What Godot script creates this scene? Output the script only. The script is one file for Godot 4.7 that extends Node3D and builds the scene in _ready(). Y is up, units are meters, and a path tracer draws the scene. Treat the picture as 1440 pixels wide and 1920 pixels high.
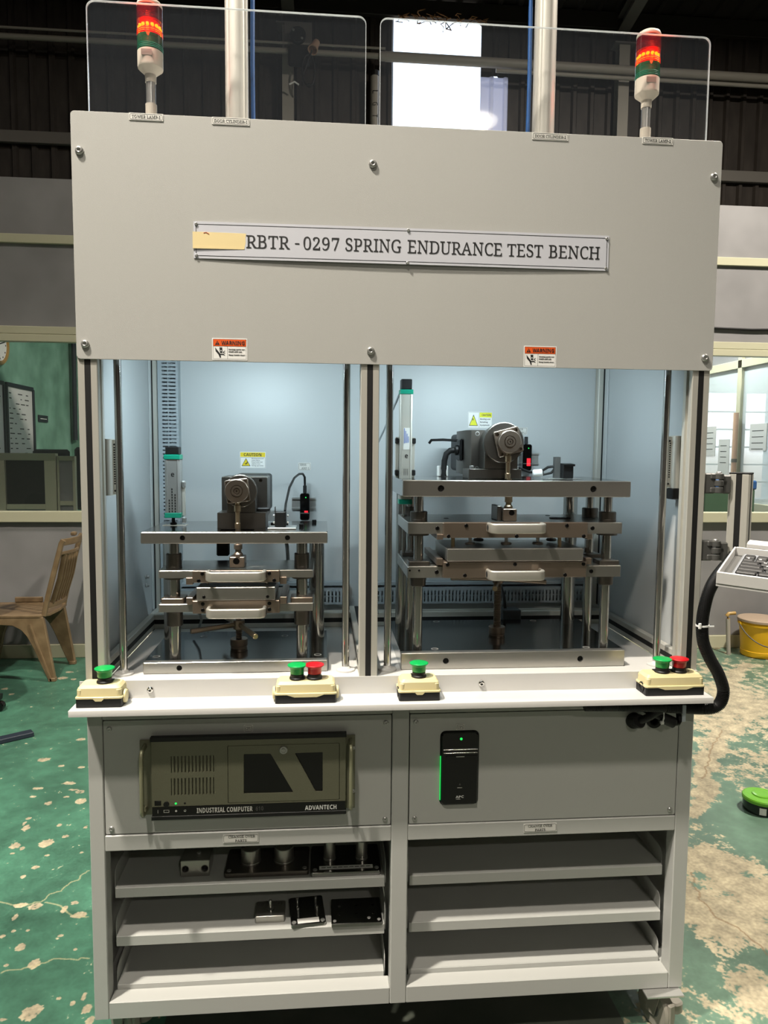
extends Node3D

# ---------------------------------------------------------------- mesh builder
class MB:
	var v := PackedVector3Array()
	var n := PackedVector3Array()
	var u := PackedVector2Array()
	var xf := Transform3D()

	func tri(a: Vector3, b: Vector3, c: Vector3, na: Vector3, nb: Vector3, nc: Vector3, ua := Vector2.ZERO, ub := Vector2.ZERO, uc := Vector2.ZERO) -> void:
		v.append(xf * a); v.append(xf * c); v.append(xf * b)
		n.append((xf.basis * na).normalized()); n.append((xf.basis * nc).normalized()); n.append((xf.basis * nb).normalized())
		u.append(ua); u.append(uc); u.append(ub)

	func face(p: Array, uv := []) -> void:
		var nn: Vector3 = (p[1] - p[0]).cross(p[2] - p[0])
		if nn.length_squared() < 1e-20 and p.size() > 3:
			nn = (p[2] - p[0]).cross(p[3] - p[0])
		nn = nn.normalized()
		for i in range(1, p.size() - 1):
			if uv.size() > 0:
				tri(p[0], p[i], p[i + 1], nn, nn, nn, uv[0], uv[i], uv[i + 1])
			else:
				tri(p[0], p[i], p[i + 1], nn, nn, nn)

	func oface(p: Array, c: Vector3) -> void:
		var nn: Vector3 = (p[1] - p[0]).cross(p[2] - p[0])
		var m := Vector3.ZERO
		for q in p: m += q
		m /= p.size()
		if nn.dot(m - c) < 0.0: p.reverse()
		face(p)

	func box(c: Vector3, s: Vector3, ch := 0.0) -> void:
		var h := s * 0.5
		ch = minf(ch, minf(h.x, minf(h.y, h.z)) * 0.9)
		var q := func(sg: Vector3, ax: int) -> Vector3:
			var r := Vector3(sg.x * (h.x - ch), sg.y * (h.y - ch), sg.z * (h.z - ch))
			r[ax] = sg[ax] * h[ax]
			return c + r
		for ax in 3:
			var b := (ax + 1) % 3
			var d := (ax + 2) % 3
			for s0 in [-1.0, 1.0]:
				var pts := []
				for k in [[-1, -1], [1, -1], [1, 1], [-1, 1]]:
					var sg := Vector3.ZERO
					sg[ax] = s0; sg[b] = k[0]; sg[d] = k[1]
					pts.append(q.call(sg, ax))
				oface(pts, c)
		if ch > 0.0:
			for ax in 3:
				var b := (ax + 1) % 3
				var d := (ax + 2) % 3
				for s1 in [-1.0, 1.0]:
					for s2 in [-1.0, 1.0]:
						var g0 := Vector3.ZERO
						var g1 := Vector3.ZERO
						g0[ax] = -1; g1[ax] = 1
						g0[b] = s1; g1[b] = s1; g0[d] = s2; g1[d] = s2
						oface([q.call(g0, b), q.call(g1, b), q.call(g1, d), q.call(g0, d)], c)
			for sx in [-1.0, 1.0]:
				for sy in [-1.0, 1.0]:
					for sz in [-1.0, 1.0]:
						var g := Vector3(sx, sy, sz)
						oface([q.call(g, 0), q.call(g, 1), q.call(g, 2)], c)

	func bx(x0: float, x1: float, y0: float, y1: float, z0: float, z1: float, ch := 0.0) -> void:
		box(Vector3((x0 + x1) / 2, (y0 + y1) / 2, (z0 + z1) / 2), Vector3(absf(x1 - x0), absf(y1 - y0), absf(z1 - z0)), ch)

	# outline in x and y, pushed along z; chamfer on the front; through: holes right through; blind: [[outline, depth], ...]
	func prism(poly: PackedVector2Array, z0: float, z1: float, ch := 0.0, through := [], blind := []) -> void:
		poly = MB.ccw(poly, true)
		var top := MB.inset(poly, ch) if ch > 0.0 else poly
		var hf := []
		for h in through: hf.append(MB.ccw(h, false))
		for h in blind: hf.append(MB.ccw(h[0], false))
		var tr := MB.cut(top, hf)
		var pts: PackedVector2Array = tr[0]
		for i in range(0, tr[1].size(), 3):
			var a: Vector2 = pts[tr[1][i]]
			var b: Vector2 = pts[tr[1][i + 1]]
			var c: Vector2 = pts[tr[1][i + 2]]
			tri(Vector3(a.x, a.y, z1), Vector3(b.x, b.y, z1), Vector3(c.x, c.y, z1), Vector3.BACK, Vector3.BACK, Vector3.BACK, a, b, c)
		var ht := []
		for h in through: ht.append(MB.ccw(h, false))
		tr = MB.cut(poly, ht)
		pts = tr[0]
		for i in range(0, tr[1].size(), 3):
			var a: Vector2 = pts[tr[1][i]]
			var b: Vector2 = pts[tr[1][i + 1]]
			var c: Vector2 = pts[tr[1][i + 2]]
			tri(Vector3(a.x, a.y, z0), Vector3(c.x, c.y, z0), Vector3(b.x, b.y, z0), Vector3.FORWARD, Vector3.FORWARD, Vector3.FORWARD, a, c, b)
		_wall(poly, z0, poly, z1 - ch)
		if ch > 0.0: _wall(poly, z1 - ch, top, z1)
		for h in through:
			var g := MB.ccw(h, false)
			_wall(g, z0, g, z1)
		for h in blind:
			var g := MB.ccw(h[0], false)
			_wall(g, z1 - h[1], g, z1)
			var f := []
			for k in range(g.size() - 1, -1, -1): f.append(Vector3(g[k].x, g[k].y, z1 - h[1]))
			face(f)

	func _wall(p0: PackedVector2Array, za: float, p1: PackedVector2Array, zb: float) -> void:
		var m := p0.size()
		var en := []
		for i in m:
			var d := p0[(i + 1) % m] - p0[i]
			var d1 := p1[(i + 1) % m] - p1[i]
			if d.length_squared() < 1e-14: d = d1
			var nn := Vector3(d.x, d.y, 0).cross(Vector3(p1[i].x - p0[i].x, p1[i].y - p0[i].y, zb - za)).normalized()
			en.append(nn)
		for i in m:
			var j := (i + 1) % m
			var na: Vector3 = en[i]
			var nb: Vector3 = en[i]
			var pv: Vector3 = en[(i + m - 1) % m]
			var nx: Vector3 = en[j]
			if na.dot(pv) > 0.75: na = (na + pv).normalized()
			if nb.dot(nx) > 0.75: nb = (nb + nx).normalized()
			var a := Vector3(p0[i].x, p0[i].y, za)
			var b := Vector3(p0[j].x, p0[j].y, za)
			var c := Vector3(p1[j].x, p1[j].y, zb)
			var d := Vector3(p1[i].x, p1[i].y, zb)
			tri(a, b, c, na, nb, nb)
			tri(a, c, d, na, nb, na)

	# profile: [Vector2(radius, height)], turned about the local y axis
	func lathe(pr: Array, seg := 24, smooth := false) -> void:
		var k := pr.size()
		var sn := []
		for i in range(k - 1):
			var d: Vector2 = pr[i + 1] - pr[i]
			sn.append(Vector2(d.y, -d.x).normalized())
		for i in range(k - 1):
			var n0: Vector2 = sn[i]
			var n1: Vector2 = sn[i]
			if smooth:
				if i > 0: n0 = (sn[i] + sn[i - 1]).normalized()
				if i < k - 2: n1 = (sn[i] + sn[i + 1]).normalized()
			for j in seg:
				var a0 := TAU * j / seg
				var a1 := TAU * (j + 1) / seg
				var c0 := Vector3(sin(a0), 0, cos(a0))
				var c1 := Vector3(sin(a1), 0, cos(a1))
				var up := Vector3.UP
				var a: Vector3 = c0 * pr[i].x + up * pr[i].y
				var b: Vector3 = c1 * pr[i].x + up * pr[i].y
				var c: Vector3 = c1 * pr[i + 1].x + up * pr[i + 1].y
				var d: Vector3 = c0 * pr[i + 1].x + up * pr[i + 1].y
				var ma := c0 * n0.x + up * n0.y
				var mb := c1 * n0.x + up * n0.y
				var mc := c1 * n1.x + up * n1.y
				var md := c0 * n1.x + up * n1.y
				if pr[i].x > 1e-7: tri(a, b, c, ma, mb, mc)
				if pr[i + 1].x > 1e-7: tri(a, c, d, ma, mc, md)

	func lathe_at(at: Vector3, axis: Vector3, pr: Array, seg := 24, smooth := false) -> void:
		var keep := xf
		xf = xf * Transform3D(MB.toward(axis), at)
		lathe(pr, seg, smooth)
		xf = keep

	func cyl(at: Vector3, axis: Vector3, r: float, h: float, ch := 0.0, seg := 24) -> void:
		if ch > 0.0:
			lathe_at(at, axis, [Vector2(0, 0), Vector2(r - ch, 0), Vector2(r, ch), Vector2(r, h - ch), Vector2(r - ch, h), Vector2(0, h)], seg)
		else:
			lathe_at(at, axis, [Vector2(0, 0), Vector2(r, 0), Vector2(r, h), Vector2(0, h)], seg)

	func rod(a: Vector3, b: Vector3, r: float, seg := 12, ch := 0.0) -> void:
		cyl(a, b - a, r, a.distance_to(b), ch, seg)

	# a section (x across, y up) carried along a path; up keeps the section upright
	func sweep(path: Array, sec: PackedVector2Array, up := Vector3.UP, caps := true) -> void:
		sec = MB.ccw(sec, true)
		var m := sec.size()
		var rings := []
		var nr := []
		for i in path.size():
			var t: Vector3
			if i == 0: t = path[1] - path[0]
			elif i == path.size() - 1: t = path[i] - path[i - 1]
			else: t = (path[i] - path[i - 1]).normalized() + (path[i + 1] - path[i]).normalized()
			t = t.normalized()
			var side := t.cross(up)
			if side.length() < 1e-4: side = t.cross(Vector3.BACK)
			side = side.normalized()
			var w := side.cross(t).normalized()
			var kx := 1.0
			if i > 0 and i < path.size() - 1:
				kx = 1.0 / maxf(0.5, t.dot((path[i + 1] - path[i]).normalized()))
			var ring := []
			var rn := []
			for j in m:
				ring.append(path[i] + side * sec[j].x * kx + w * sec[j].y)
				var e := (sec[(j + 1) % m] - sec[j]).normalized()
				var e0 := (sec[j] - sec[(j + m - 1) % m]).normalized()
				var o1 := Vector2(e.y, -e.x)
				var o0 := Vector2(e0.y, -e0.x)
				rn.append([side * o0.x + w * o0.y, side * o1.x + w * o1.y, o0.dot(o1) > 0.6])
			rings.append(ring); nr.append(rn)
		for i in range(path.size() - 1):
			for j in m:
				var k := (j + 1) % m
				var na: Vector3 = (nr[i][j][0] + nr[i][j][1]) if nr[i][j][2] else nr[i][j][1]
				var nb: Vector3 = (nr[i][k][0] + nr[i][k][1]) if nr[i][k][2] else nr[i][k][0]
				var nc: Vector3 = (nr[i + 1][k][0] + nr[i + 1][k][1]) if nr[i + 1][k][2] else nr[i + 1][k][0]
				var nd: Vector3 = (nr[i + 1][j][0] + nr[i + 1][j][1]) if nr[i + 1][j][2] else nr[i + 1][j][1]
				var a: Vector3 = rings[i][j]
				var b: Vector3 = rings[i][k]
				var c: Vector3 = rings[i + 1][k]
				var d: Vector3 = rings[i + 1][j]
				tri(a, c, b, na, nc, nb)
				tri(a, d, c, na, nd, nc)
		if caps:
			face(rings[0])
			var e: Array = rings[path.size() - 1].duplicate()
			e.reverse()
			face(e)

	func tube(path: Array, r: float, seg := 10) -> void:
		sweep(path, MB.circle(Vector2.ZERO, r, seg), Vector3(0.031, 1, 0.017).normalized())

	# outline in x and z, pushed up along y
	func plan(poly: PackedVector2Array, y0: float, y1: float, ch := 0.0, through := [], blind := []) -> void:
		var keep := xf
		xf = xf * Transform3D(Basis(Vector3.RIGHT, Vector3.FORWARD, Vector3.UP), Vector3.ZERO)
		var f := func(p):
			var o := PackedVector2Array()
			for q in p: o.append(Vector2(q.x, -q.y))
			return o
		var th := []
		for h in through: th.append(f.call(h))
		var bl := []
		for h in blind: bl.append([f.call(h[0]), h[1]])
		prism(f.call(poly), y0, y1, ch, th, bl)
		xf = keep

	# outline in z and y, pushed along x
	func side(poly: PackedVector2Array, x0: float, x1: float, ch := 0.0) -> void:
		var keep := xf
		xf = xf * Transform3D(Basis(Vector3.FORWARD, Vector3.UP, Vector3.RIGHT), Vector3.ZERO)
		var o := PackedVector2Array()
		for q in poly: o.append(Vector2(-q.x, q.y))
		prism(o, x0, x1, ch)
		xf = keep

	func mesh(m: Material) -> ArrayMesh:
		var a := []
		a.resize(Mesh.ARRAY_MAX)
		a[Mesh.ARRAY_VERTEX] = v
		a[Mesh.ARRAY_NORMAL] = n
		a[Mesh.ARRAY_TEX_UV] = u
		var r := ArrayMesh.new()
		r.add_surface_from_arrays(Mesh.PRIMITIVE_TRIANGLES, a)
		r.surface_set_material(0, m)
		return r

	static func toward(axis: Vector3) -> Basis:
		var y := axis.normalized()
		var x := y.cross(Vector3.BACK)
		if x.length() < 1e-3: x = y.cross(Vector3.RIGHT)
		x = x.normalized()
		return Basis(x, y, x.cross(y).normalized())

	static func area(p: PackedVector2Array) -> float:
		var s := 0.0
		for i in p.size(): s += p[i].cross(p[(i + 1) % p.size()])
		return s * 0.5

	static func ccw(p: PackedVector2Array, want: bool) -> PackedVector2Array:
		if (MB.area(p) > 0.0) != want:
			p = p.duplicate()
			p.reverse()
		return p

	static func inset(p: PackedVector2Array, d: float) -> PackedVector2Array:
		var out := PackedVector2Array()
		var m := p.size()
		for i in m:
			var e0 := (p[i] - p[(i + m - 1) % m]).normalized()
			var e1 := (p[(i + 1) % m] - p[i]).normalized()
			var n0 := Vector2(-e0.y, e0.x)
			var n1 := Vector2(-e1.y, e1.x)
			var s := n0 + n1
			out.append(p[i] + s * (d / maxf(0.3, 1.0 + n0.dot(n1))))
		return out

	static func rr(cx: float, cy: float, w: float, h: float, r := 0.0, seg := 4) -> PackedVector2Array:
		var o := PackedVector2Array()
		if r <= 0.0:
			return PackedVector2Array([Vector2(cx - w / 2, cy - h / 2), Vector2(cx + w / 2, cy - h / 2), Vector2(cx + w / 2, cy + h / 2), Vector2(cx - w / 2, cy + h / 2)])
		for k in 4:
			var cc := Vector2(cx + (w / 2 - r) * [1, -1, -1, 1][k], cy + (h / 2 - r) * [1, 1, -1, -1][k])
			for i in seg + 1:
				o.append(cc + Vector2.from_angle(PI / 2 * (k + float(i) / seg)) * r)
		return o

	static func circle(c: Vector2, r: float, seg := 16) -> PackedVector2Array:
		var o := PackedVector2Array()
		for i in seg: o.append(c + Vector2.from_angle(TAU * (i + 0.31) / seg) * r)
		return o

	# ear cutting of an outline with holes -> [points, indices]
	static func cut(outer: PackedVector2Array, holes: Array) -> Array:
		var p := outer.duplicate()
		var hs := holes.duplicate()
		hs.sort_custom(func(a, b):
			var ma := -1e9
			var mb := -1e9
			for q in a: ma = maxf(ma, q.x)
			for q in b: mb = maxf(mb, q.x)
			return ma > mb)
		for hi in hs.size():
			var h: PackedVector2Array = hs[hi]
			var bi := 0
			for i in h.size():
				if h[i].x > h[bi].x: bi = i
			var best := -1
			var bd := 1e18
			for i in p.size():
				var d := p[i].distance_squared_to(h[bi])
				if d < bd and MB._free(p, h[bi], p[i], hs, hi):
					bd = d
					best = i
			if best < 0: best = 0
			var q := PackedVector2Array()
			for i in best + 1: q.append(p[i])
			for i in h.size() + 1: q.append(h[(bi + i) % h.size()])
			for i in range(best, p.size()): q.append(p[i])
			p = q
		var idx := []
		for i in p.size(): idx.append(i)
		var q := PackedVector2Array() # in millimetres, so that the tests below stay well conditioned
		for i in p.size(): q.append(p[i] * 1000.0)
		var out := PackedInt32Array()
		while idx.size() > 3:
			var done := false
			var m := idx.size()
			for i in m:
				var a: Vector2 = q[idx[(i + m - 1) % m]]
				var b: Vector2 = q[idx[i]]
				var c: Vector2 = q[idx[(i + 1) % m]]
				var cr := (b - a).cross(c - b)
				if cr <= 1e-6: continue
				var ok := true
				for k in m:
					var t: Vector2 = q[idx[k]]
					if t == a or t == b or t == c: continue
					if (b - a).cross(t - a) > 1e-6 and (c - b).cross(t - b) > 1e-6 and (a - c).cross(t - c) > 1e-6:
						ok = false
						break
				if ok:
					for k in m:
						# no edge may cross the cut a-c
						var e0: Vector2 = q[idx[k]]
						var e1: Vector2 = q[idx[(k + 1) % m]]
						var s0 := (c - a).cross(e0 - a)
						var s1 := (c - a).cross(e1 - a)
						var s2 := (e1 - e0).cross(a - e0)
						var s3 := (e1 - e0).cross(c - e0)
						if minf(s0, s1) < -1e-5 and maxf(s0, s1) > 1e-5 and minf(s2, s3) < -1e-5 and maxf(s2, s3) > 1e-5:
							ok = false
							break
				if ok:
					out.append(idx[(i + m - 1) % m]); out.append(idx[i]); out.append(idx[(i + 1) % m])
					idx.remove_at(i)
					done = true
					break
			if not done:
				for i in m:
					var a: Vector2 = q[idx[(i + m - 1) % m]]
					var b: Vector2 = q[idx[i]]
					var c: Vector2 = q[idx[(i + 1) % m]]
					if absf((b - a).cross(c - b)) <= 1e-6:
						idx.remove_at(i)
						done = true
						break
			if not done:
				push_warning("an outline could not be cut into triangles")
				break
		if idx.size() == 3:
			for k in 3: out.append(idx[k])
		return [p, out]

	static func _free(p: PackedVector2Array, a: Vector2, b: Vector2, hs: Array, skip: int) -> bool:
		for i in p.size():
			var c := p[i]
			var d := p[(i + 1) % p.size()]
			if c == b or d == b: continue
			if Geometry2D.segment_intersects_segment(a, b, c, d) != null: return false
		for k in range(skip, hs.size()):
			var h: PackedVector2Array = hs[k]
			for i in h.size():
				var c := h[i]
				var d := h[(i + 1) % h.size()]
				if c == a or d == a: continue
				if Geometry2D.segment_intersects_segment(a, b, c, d) != null: return false
		return true


# ---------------------------------------------------------------- scene helpers
var M := {}
var taken := {}

func numbered(called: String) -> String:
	var k: int = taken.get(called, 0)
	taken[called] = k + 1
	return called if k == 0 else "%s_%03d" % [called, k]

func tag(o: Node3D, label: String, category: String, group := "") -> Node3D:
	o.set_meta("label", label)
	o.set_meta("category", category)
	if group: o.set_meta("group", group)
	return o

func thing(called: String, label: String, category: String, at := Vector3.ZERO, group := "") -> Node3D:
	var o := Node3D.new()
	o.name = numbered(called)
	o.position = at
	add_child(o)
	return tag(o, label, category, group)

func structure(called: String, label := "") -> Node3D:
	var o := Node3D.new()
	o.name = numbered(called)
	add_child(o)
	o.set_meta("kind", "structure")
	if label: o.set_meta("label", label)
	return o

# a mesh in scene coordinates as a part of its thing (or of a part)
func part(called: String, b: MB, m: Material, parent: Node3D, label := "") -> MeshInstance3D:
	var o := MeshInstance3D.new()
	o.name = called
	o.mesh = b.mesh(m)
	parent.add_child(o, true)
	var base := Vector3.ZERO
	var p: Node = parent
	while p != self:
		base += p.position
		p = p.get_parent()
	o.position = -base
	if label: o.set_meta("label", label)
	return o

func alone(called: String, b: MB, m: Material, label: String, category: String, group := "") -> MeshInstance3D:
	var o := MeshInstance3D.new()
	o.name = numbered(called)
	o.mesh = b.mesh(m)
	add_child(o)
	tag(o, label, category, group)
	return o

# lettering: w and h in metres (h 0: keep the letters' own proportions), centred at c, facing +z of the basis
func text(s: String, font: String, bold: bool, c: Vector3, w: float, h: float, m: Material, parent: Node3D, bs := Basis(), called := "lettering") -> MeshInstance3D:
	var f := SystemFont.new()
	f.font_names = PackedStringArray([font])
	f.font_weight = 700 if bold else 400
	var t := TextMesh.new()
	t.text = s
	t.font = f
	t.font_size = 48
	t.pixel_size = 0.001
	t.curve_step = 3.0 if h == 0.0 or h > 0.008 else 8.0
	t.depth = 0.0004
	t.material = m
	var o := MeshInstance3D.new()
	o.name = called
	o.mesh = t
	parent.add_child(o, true)
	var bb := t.get_aabb()
	var kx := w / maxf(bb.size.x, 1e-4)
	var ky := kx if h == 0.0 else h / maxf(bb.size.y, 1e-4)
	var base := Vector3.ZERO
	var p: Node = parent
	while p != self:
		base += p.position
		p = p.get_parent()
	var off := bb.get_center()
	o.transform = Transform3D(bs * Basis.from_scale(Vector3(kx, ky, 1)), Vector3.ZERO)
	o.position = c - base - (bs * Vector3(off.x * kx, off.y * ky, 0))
	return o

func hexcol(h: String) -> Color:
	return Color.html(h)

func mat(called: String, h: String, rough: float, metal := 0.0) -> StandardMaterial3D:
	var m := StandardMaterial3D.new()
	m.resource_name = called
	m.albedo_color = hexcol(h)
	m.roughness = rough
	m.metallic = metal
	M[called] = m
	return m

func noise_tex(seed_: int, freq: float, normal := false, strength := 4.0, size := 256, ramp: Gradient = null, oct := 3) -> NoiseTexture2D:
	var f := FastNoiseLite.new()
	f.seed = seed_
	f.frequency = freq
	f.fractal_octaves = oct
	var t := NoiseTexture2D.new()
	t.width = size
	t.height = size
	t.seamless = true
	t.noise = f
	t.as_normal_map = normal
	if normal: t.bump_strength = strength
	if ramp: t.color_ramp = ramp
	return t

func ramp(c0: Color, c1: Color, p0 := 0.0, p1 := 1.0) -> Gradient:
	var g := Gradient.new()
	g.set_color(0, c0)
	g.set_color(1, c1)
	g.set_offset(0, p0)
	g.set_offset(1, p1)
	return g

func grain(m: StandardMaterial3D, t: Texture2D, scale: float, k := 1.0) -> void:
	m.normal_enabled = true
	m.normal_texture = t
	m.normal_scale = k
	m.uv1_triplanar = true
	m.uv1_scale = Vector3.ONE * scale

func mottle(m: StandardMaterial3D, t: Texture2D, scale: Vector3) -> void:
	m.albedo_texture = t
	m.uv1_triplanar = true
	m.uv1_scale = scale

func circ(x: float, y: float, r: float, seg := 16) -> PackedVector2Array:
	return MB.circle(Vector2(x, y), r, seg)

func area_light(called: String, at: Vector3, look: Vector3, size: Vector2, color: Color, energy: float, parent: Node3D) -> void:
	var l := AreaLight3D.new()
	l.name = called
	l.area_size = size
	l.light_color = color
	l.light_energy = energy
	l.area_range = 40.0
	l.area_attenuation = 2.0
	l.shadow_enabled = true
	parent.add_child(l, true)
	var base := Vector3.ZERO
	var p: Node = parent
	while p != self:
		base += p.position
		p = p.get_parent()
	var up := Vector3.UP if absf(look.normalized().y) < 0.95 else Vector3.BACK
	l.transform = Transform3D(Basis.looking_at(look, up), at - base)

# ---------------------------------------------------------------- the scene
const HW := 0.6765      # half the bench's width
const YF := 0.8735      # the work chamber's floor
const TRAY := 0.837     # top of the operator's ledge
const ZB := -0.57       # the chamber's back panel
const BACK_Z := -5.9    # the hall's back wall

func _ready() -> void:
	var cam := Camera3D.new()
	cam.name = "camera"
	cam.fov = rad_to_deg(2.0 * atan(960.0 / 1353.6))
	cam.rotation_order = EULER_ORDER_YXZ
	cam.rotation = Vector3(-0.0837933, -0.0859550, 0.0087450)
	cam.position = Vector3(-0.1767443, 1.3672399, 1.5467198)
	cam.near = 0.02
	cam.far = 60.0
	add_child(cam)
	cam.current = true

	var env := Environment.new()
	env.background_mode = Environment.BG_SKY
	var sky := Sky.new()
	var sm := ProceduralSkyMaterial.new()
	sm.sky_top_color = Color(0.80, 0.88, 0.97)
	sm.sky_horizon_color = Color(0.96, 0.97, 0.98)
	sm.ground_horizon_color = Color(0.80, 0.79, 0.76)
	sm.ground_bottom_color = Color(0.55, 0.53, 0.50)
	sky.sky_material = sm
	env.sky = sky
	env.background_energy_multiplier = 3.2
	env.tonemap_mode = Environment.TONE_MAPPER_LINEAR
	env.tonemap_exposure = 1.0
	env.sdfgi_enabled = true
	env.ssao_enabled = true
	env.ssil_enabled = true
	var we := WorldEnvironment.new()
	we.name = "surroundings"
	we.environment = env
	add_child(we)

	materials()
	# the hall's lamps hang over the aisle and over the far bay, the last one added: [x, y, z, energy]
	high_bay(Vector3(-1.95, 5.8, 1.25), 58.0, "round high bay lamp above the aisle, nearest to the bench", 0.36)
	high_bay(Vector3(-1.0, 5.9, 2.4), 17.0, "round high bay lamp above the aisle, behind the camera", 0.36)
	high_bay(Vector3(1.5, 5.0, 6.6), 9.0, "round high bay lamp over the middle of the hall")
	high_bay(Vector3(3.1, 5.6, -0.7), 58.0, "round high bay lamp over the worn floor by the glass office")
	high_bay(Vector3(-4.2, 5.75, -2.6), 1.5, "unseen high bay lamp added to brighten the left bay")  # weak extra lamp, added to lift the dim left side
	hall()
	office()
	bench()
	station_small()
	station_large()
	fittings()
	signs()
	lower_units()
	changeover_parts()
	operator_arm()
	around()


func materials() -> void:
	var fine := noise_tex(3, 0.09, true, 3.0, 256, null, 2)
	var m := mat("grey_powder_coat", "#b1b1ad", 0.5, 0.0)
	grain(m, fine, 26.0, 0.3)
	m.roughness_texture = noise_tex(4, 0.16, false, 1.0, 256, ramp(Color(0.45, 0.45, 0.45), Color(1, 1, 1), 0.3, 0.7), 2)
	m = mat("white_powder_coat", "#c9c8c5", 0.4)
	grain(m, fine, 24.0, 0.06)
	m = mat("frame_paint", "#b6b7b3", 0.38)
	grain(m, fine, 20.0, 0.06)
	m = mat("inner_panel", "#b7bbbc", 0.4)
	grain(m, fine, 24.0, 0.06)
	m = mat("anodised", "#cbc9c0", 0.42, 0.45)
	m = mat("black_rubber", "#0b0b0b", 0.6)
	m = mat("black_plastic", "#0c0c0d", 0.5)
	m = mat("black_gloss", "#050506", 0.12)
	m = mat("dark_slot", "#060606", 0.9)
	# ground steel: streaks along the cut
	var st := noise_tex(11, 0.05, false, 1.0, 256, ramp(Color(0.84, 0.84, 0.84), Color(1, 1, 1)), 4)
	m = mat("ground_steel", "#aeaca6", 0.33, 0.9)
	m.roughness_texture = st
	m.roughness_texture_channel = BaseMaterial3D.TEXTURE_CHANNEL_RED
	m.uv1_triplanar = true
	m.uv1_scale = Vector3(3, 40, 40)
	m = mat("polished_plate", "#8a8a87", 0.15, 1.0)
	m.roughness_texture = st
	m.uv1_triplanar = true
	m.uv1_scale = Vector3(4, 4, 30)
	m = mat("chrome", "#d2d0cc", 0.1, 1.0)
	m = mat("steel_bar", "#c2c1bd", 0.14, 0.95)
	m = mat("dark_steel", "#6a655f", 0.4, 0.9)
	m.roughness_texture = st
	m.uv1_triplanar = true
	m.uv1_scale = Vector3(14, 30, 14)
	m = mat("brown_steel", "#96887b", 0.38, 0.88)
	m.roughness_texture = st
	m.uv1_triplanar = true
	m.uv1_scale = Vector3(4, 36, 4)
	m = mat("brass", "#a8957a", 0.34, 0.9)
	m = mat("cast_aluminium", "#c4c1b8", 0.42, 0.7)
	m = mat("black_screw", "#141313", 0.4, 0.6)
	m = mat("zinc", "#b9b9b6", 0.32, 0.75)
	m = mat("green_plastic", "#0f8d72", 0.4)
	m = mat("button_green", "#05a04a", 0.35)
	m = mat("button_red", "#c3101c", 0.35)
	m = mat("cream_plastic", "#dccf9f", 0.42)
	m = mat("ivory_plastic", "#c9c2b4", 0.4)
	m = mat("ink", "#141416", 0.6)
	m = mat("white_print", "#e9e9e6", 0.5)
	m = mat("label_white", "#dcdcd8", 0.5)
	m = mat("label_silver", "#d3d2cc", 0.45, 0.0)
	m = mat("sign_silver", "#c6c8d0", 0.4, 0.0)
	m = mat("orange_print", "#e0560f", 0.5)
	m = mat("yellow_print", "#e2c90d", 0.5)
	m = mat("lime_print", "#e1e00f", 0.5)
	m = mat("blue_print", "#3a62b5", 0.5)
	m = mat("red_print", "#b3151c", 0.5)
	m = mat("tape", "#e3cf9a", 0.6)
	m = mat("pc_olive", "#74745f", 0.5)
	grain(m, fine, 9.0, 0.25)
	m = mat("pc_handle", "#8f8e74", 0.35, 0.4)
	m = mat("blue_hose", "#164d8a", 0.4, 0.0)
	m = mat("grey_duct", "#9aa3a8", 0.5)
	m = mat("dark_duct", "#3a4044", 0.5)
	m = mat("hinge_grey", "#4b4b49", 0.5)
	m = mat("caster_tyre", "#8f8a80", 0.55)
	m = mat("cream_paint", "#b5b39a", 0.4)
	m = mat("partition_grey", "#898889", 0.5)
	mottle(m, noise_tex(21, 0.012, false, 1.0, 256, ramp(Color(0.90, 0.90, 0.90), Color(1, 1, 1))), Vector3.ONE * 0.8)
	m = mat("cladding", "#3b342e", 0.6, 0.1)
	mottle(m, noise_tex(22, 0.02, false, 1.0, 256, ramp(Color(0.7, 0.67, 0.64), Color(1, 1, 1))), Vector3(1.4, 0.5, 1.4))
	m = mat("roof_sheet", "#2b2620", 0.6, 0.1)
	m = mat("steel_section", "#6d6963", 0.6, 0.1)
	m = mat("brightened_plaster", "#c6d2cf", 0.7)  # paler wall colour stands in for the bright light in the right office
	m = mat("sensor_shell", "#a3a3a0", 0.38, 0.5)
	m = mat("hall_plaster", "#55514c", 0.7, 0.0)
	m = mat("green_plaster", "#8fc0aa", 0.7)
	mottle(m, noise_tex(23, 0.011, false, 1.0, 512, ramp(Color(0.72, 0.76, 0.74), Color(1, 1, 1)), 5), Vector3.ONE * 0.5)
	m = mat("chair_plastic", "#7f6b50", 0.42)
	mottle(m, noise_tex(24, 0.02, false, 1.0, 256, ramp(Color(0.8, 0.78, 0.75), Color(1, 1, 1))), Vector3.ONE * 2.0)
	m = mat("black_fabric", "#101011", 0.8)
	m = mat("bucket_yellow", "#d8a80f", 0.42)
	m = mat("bucket_lid", "#9d8b78", 0.55)
	m = mat("tin_green", "#62a02c", 0.3)
	m = mat("pvc_grey", "#9a958b", 0.5)
	m = mat("bulb_holder", "#c9a58c", 0.5)
	m = mat("dark_green_metal", "#35543a", 0.5)
	m = mat("navy", "#16202c", 0.6)
	m = mat("whiteboard", "#dededc", 0.35)
	m = mat("clock_rim", "#a8884d", 0.4)
	m = mat("paper", "#c9c9c6", 0.7)
	m = mat("cobweb", "#9a7149", 0.9)
	m = mat("key_grey", "#83868b", 0.45)
	# glass
	m = mat("acrylic", "#c9d6e6", 0.03)
	m.albedo_color.a = 0.012
	m.transparency = BaseMaterial3D.TRANSPARENCY_ALPHA
	m = mat("acrylic_edge", "#dfe6ea", 0.35)  # pale rim colour stands in for light piped to the sheet's edge
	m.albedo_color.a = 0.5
	m.transparency = BaseMaterial3D.TRANSPARENCY_ALPHA
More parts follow.
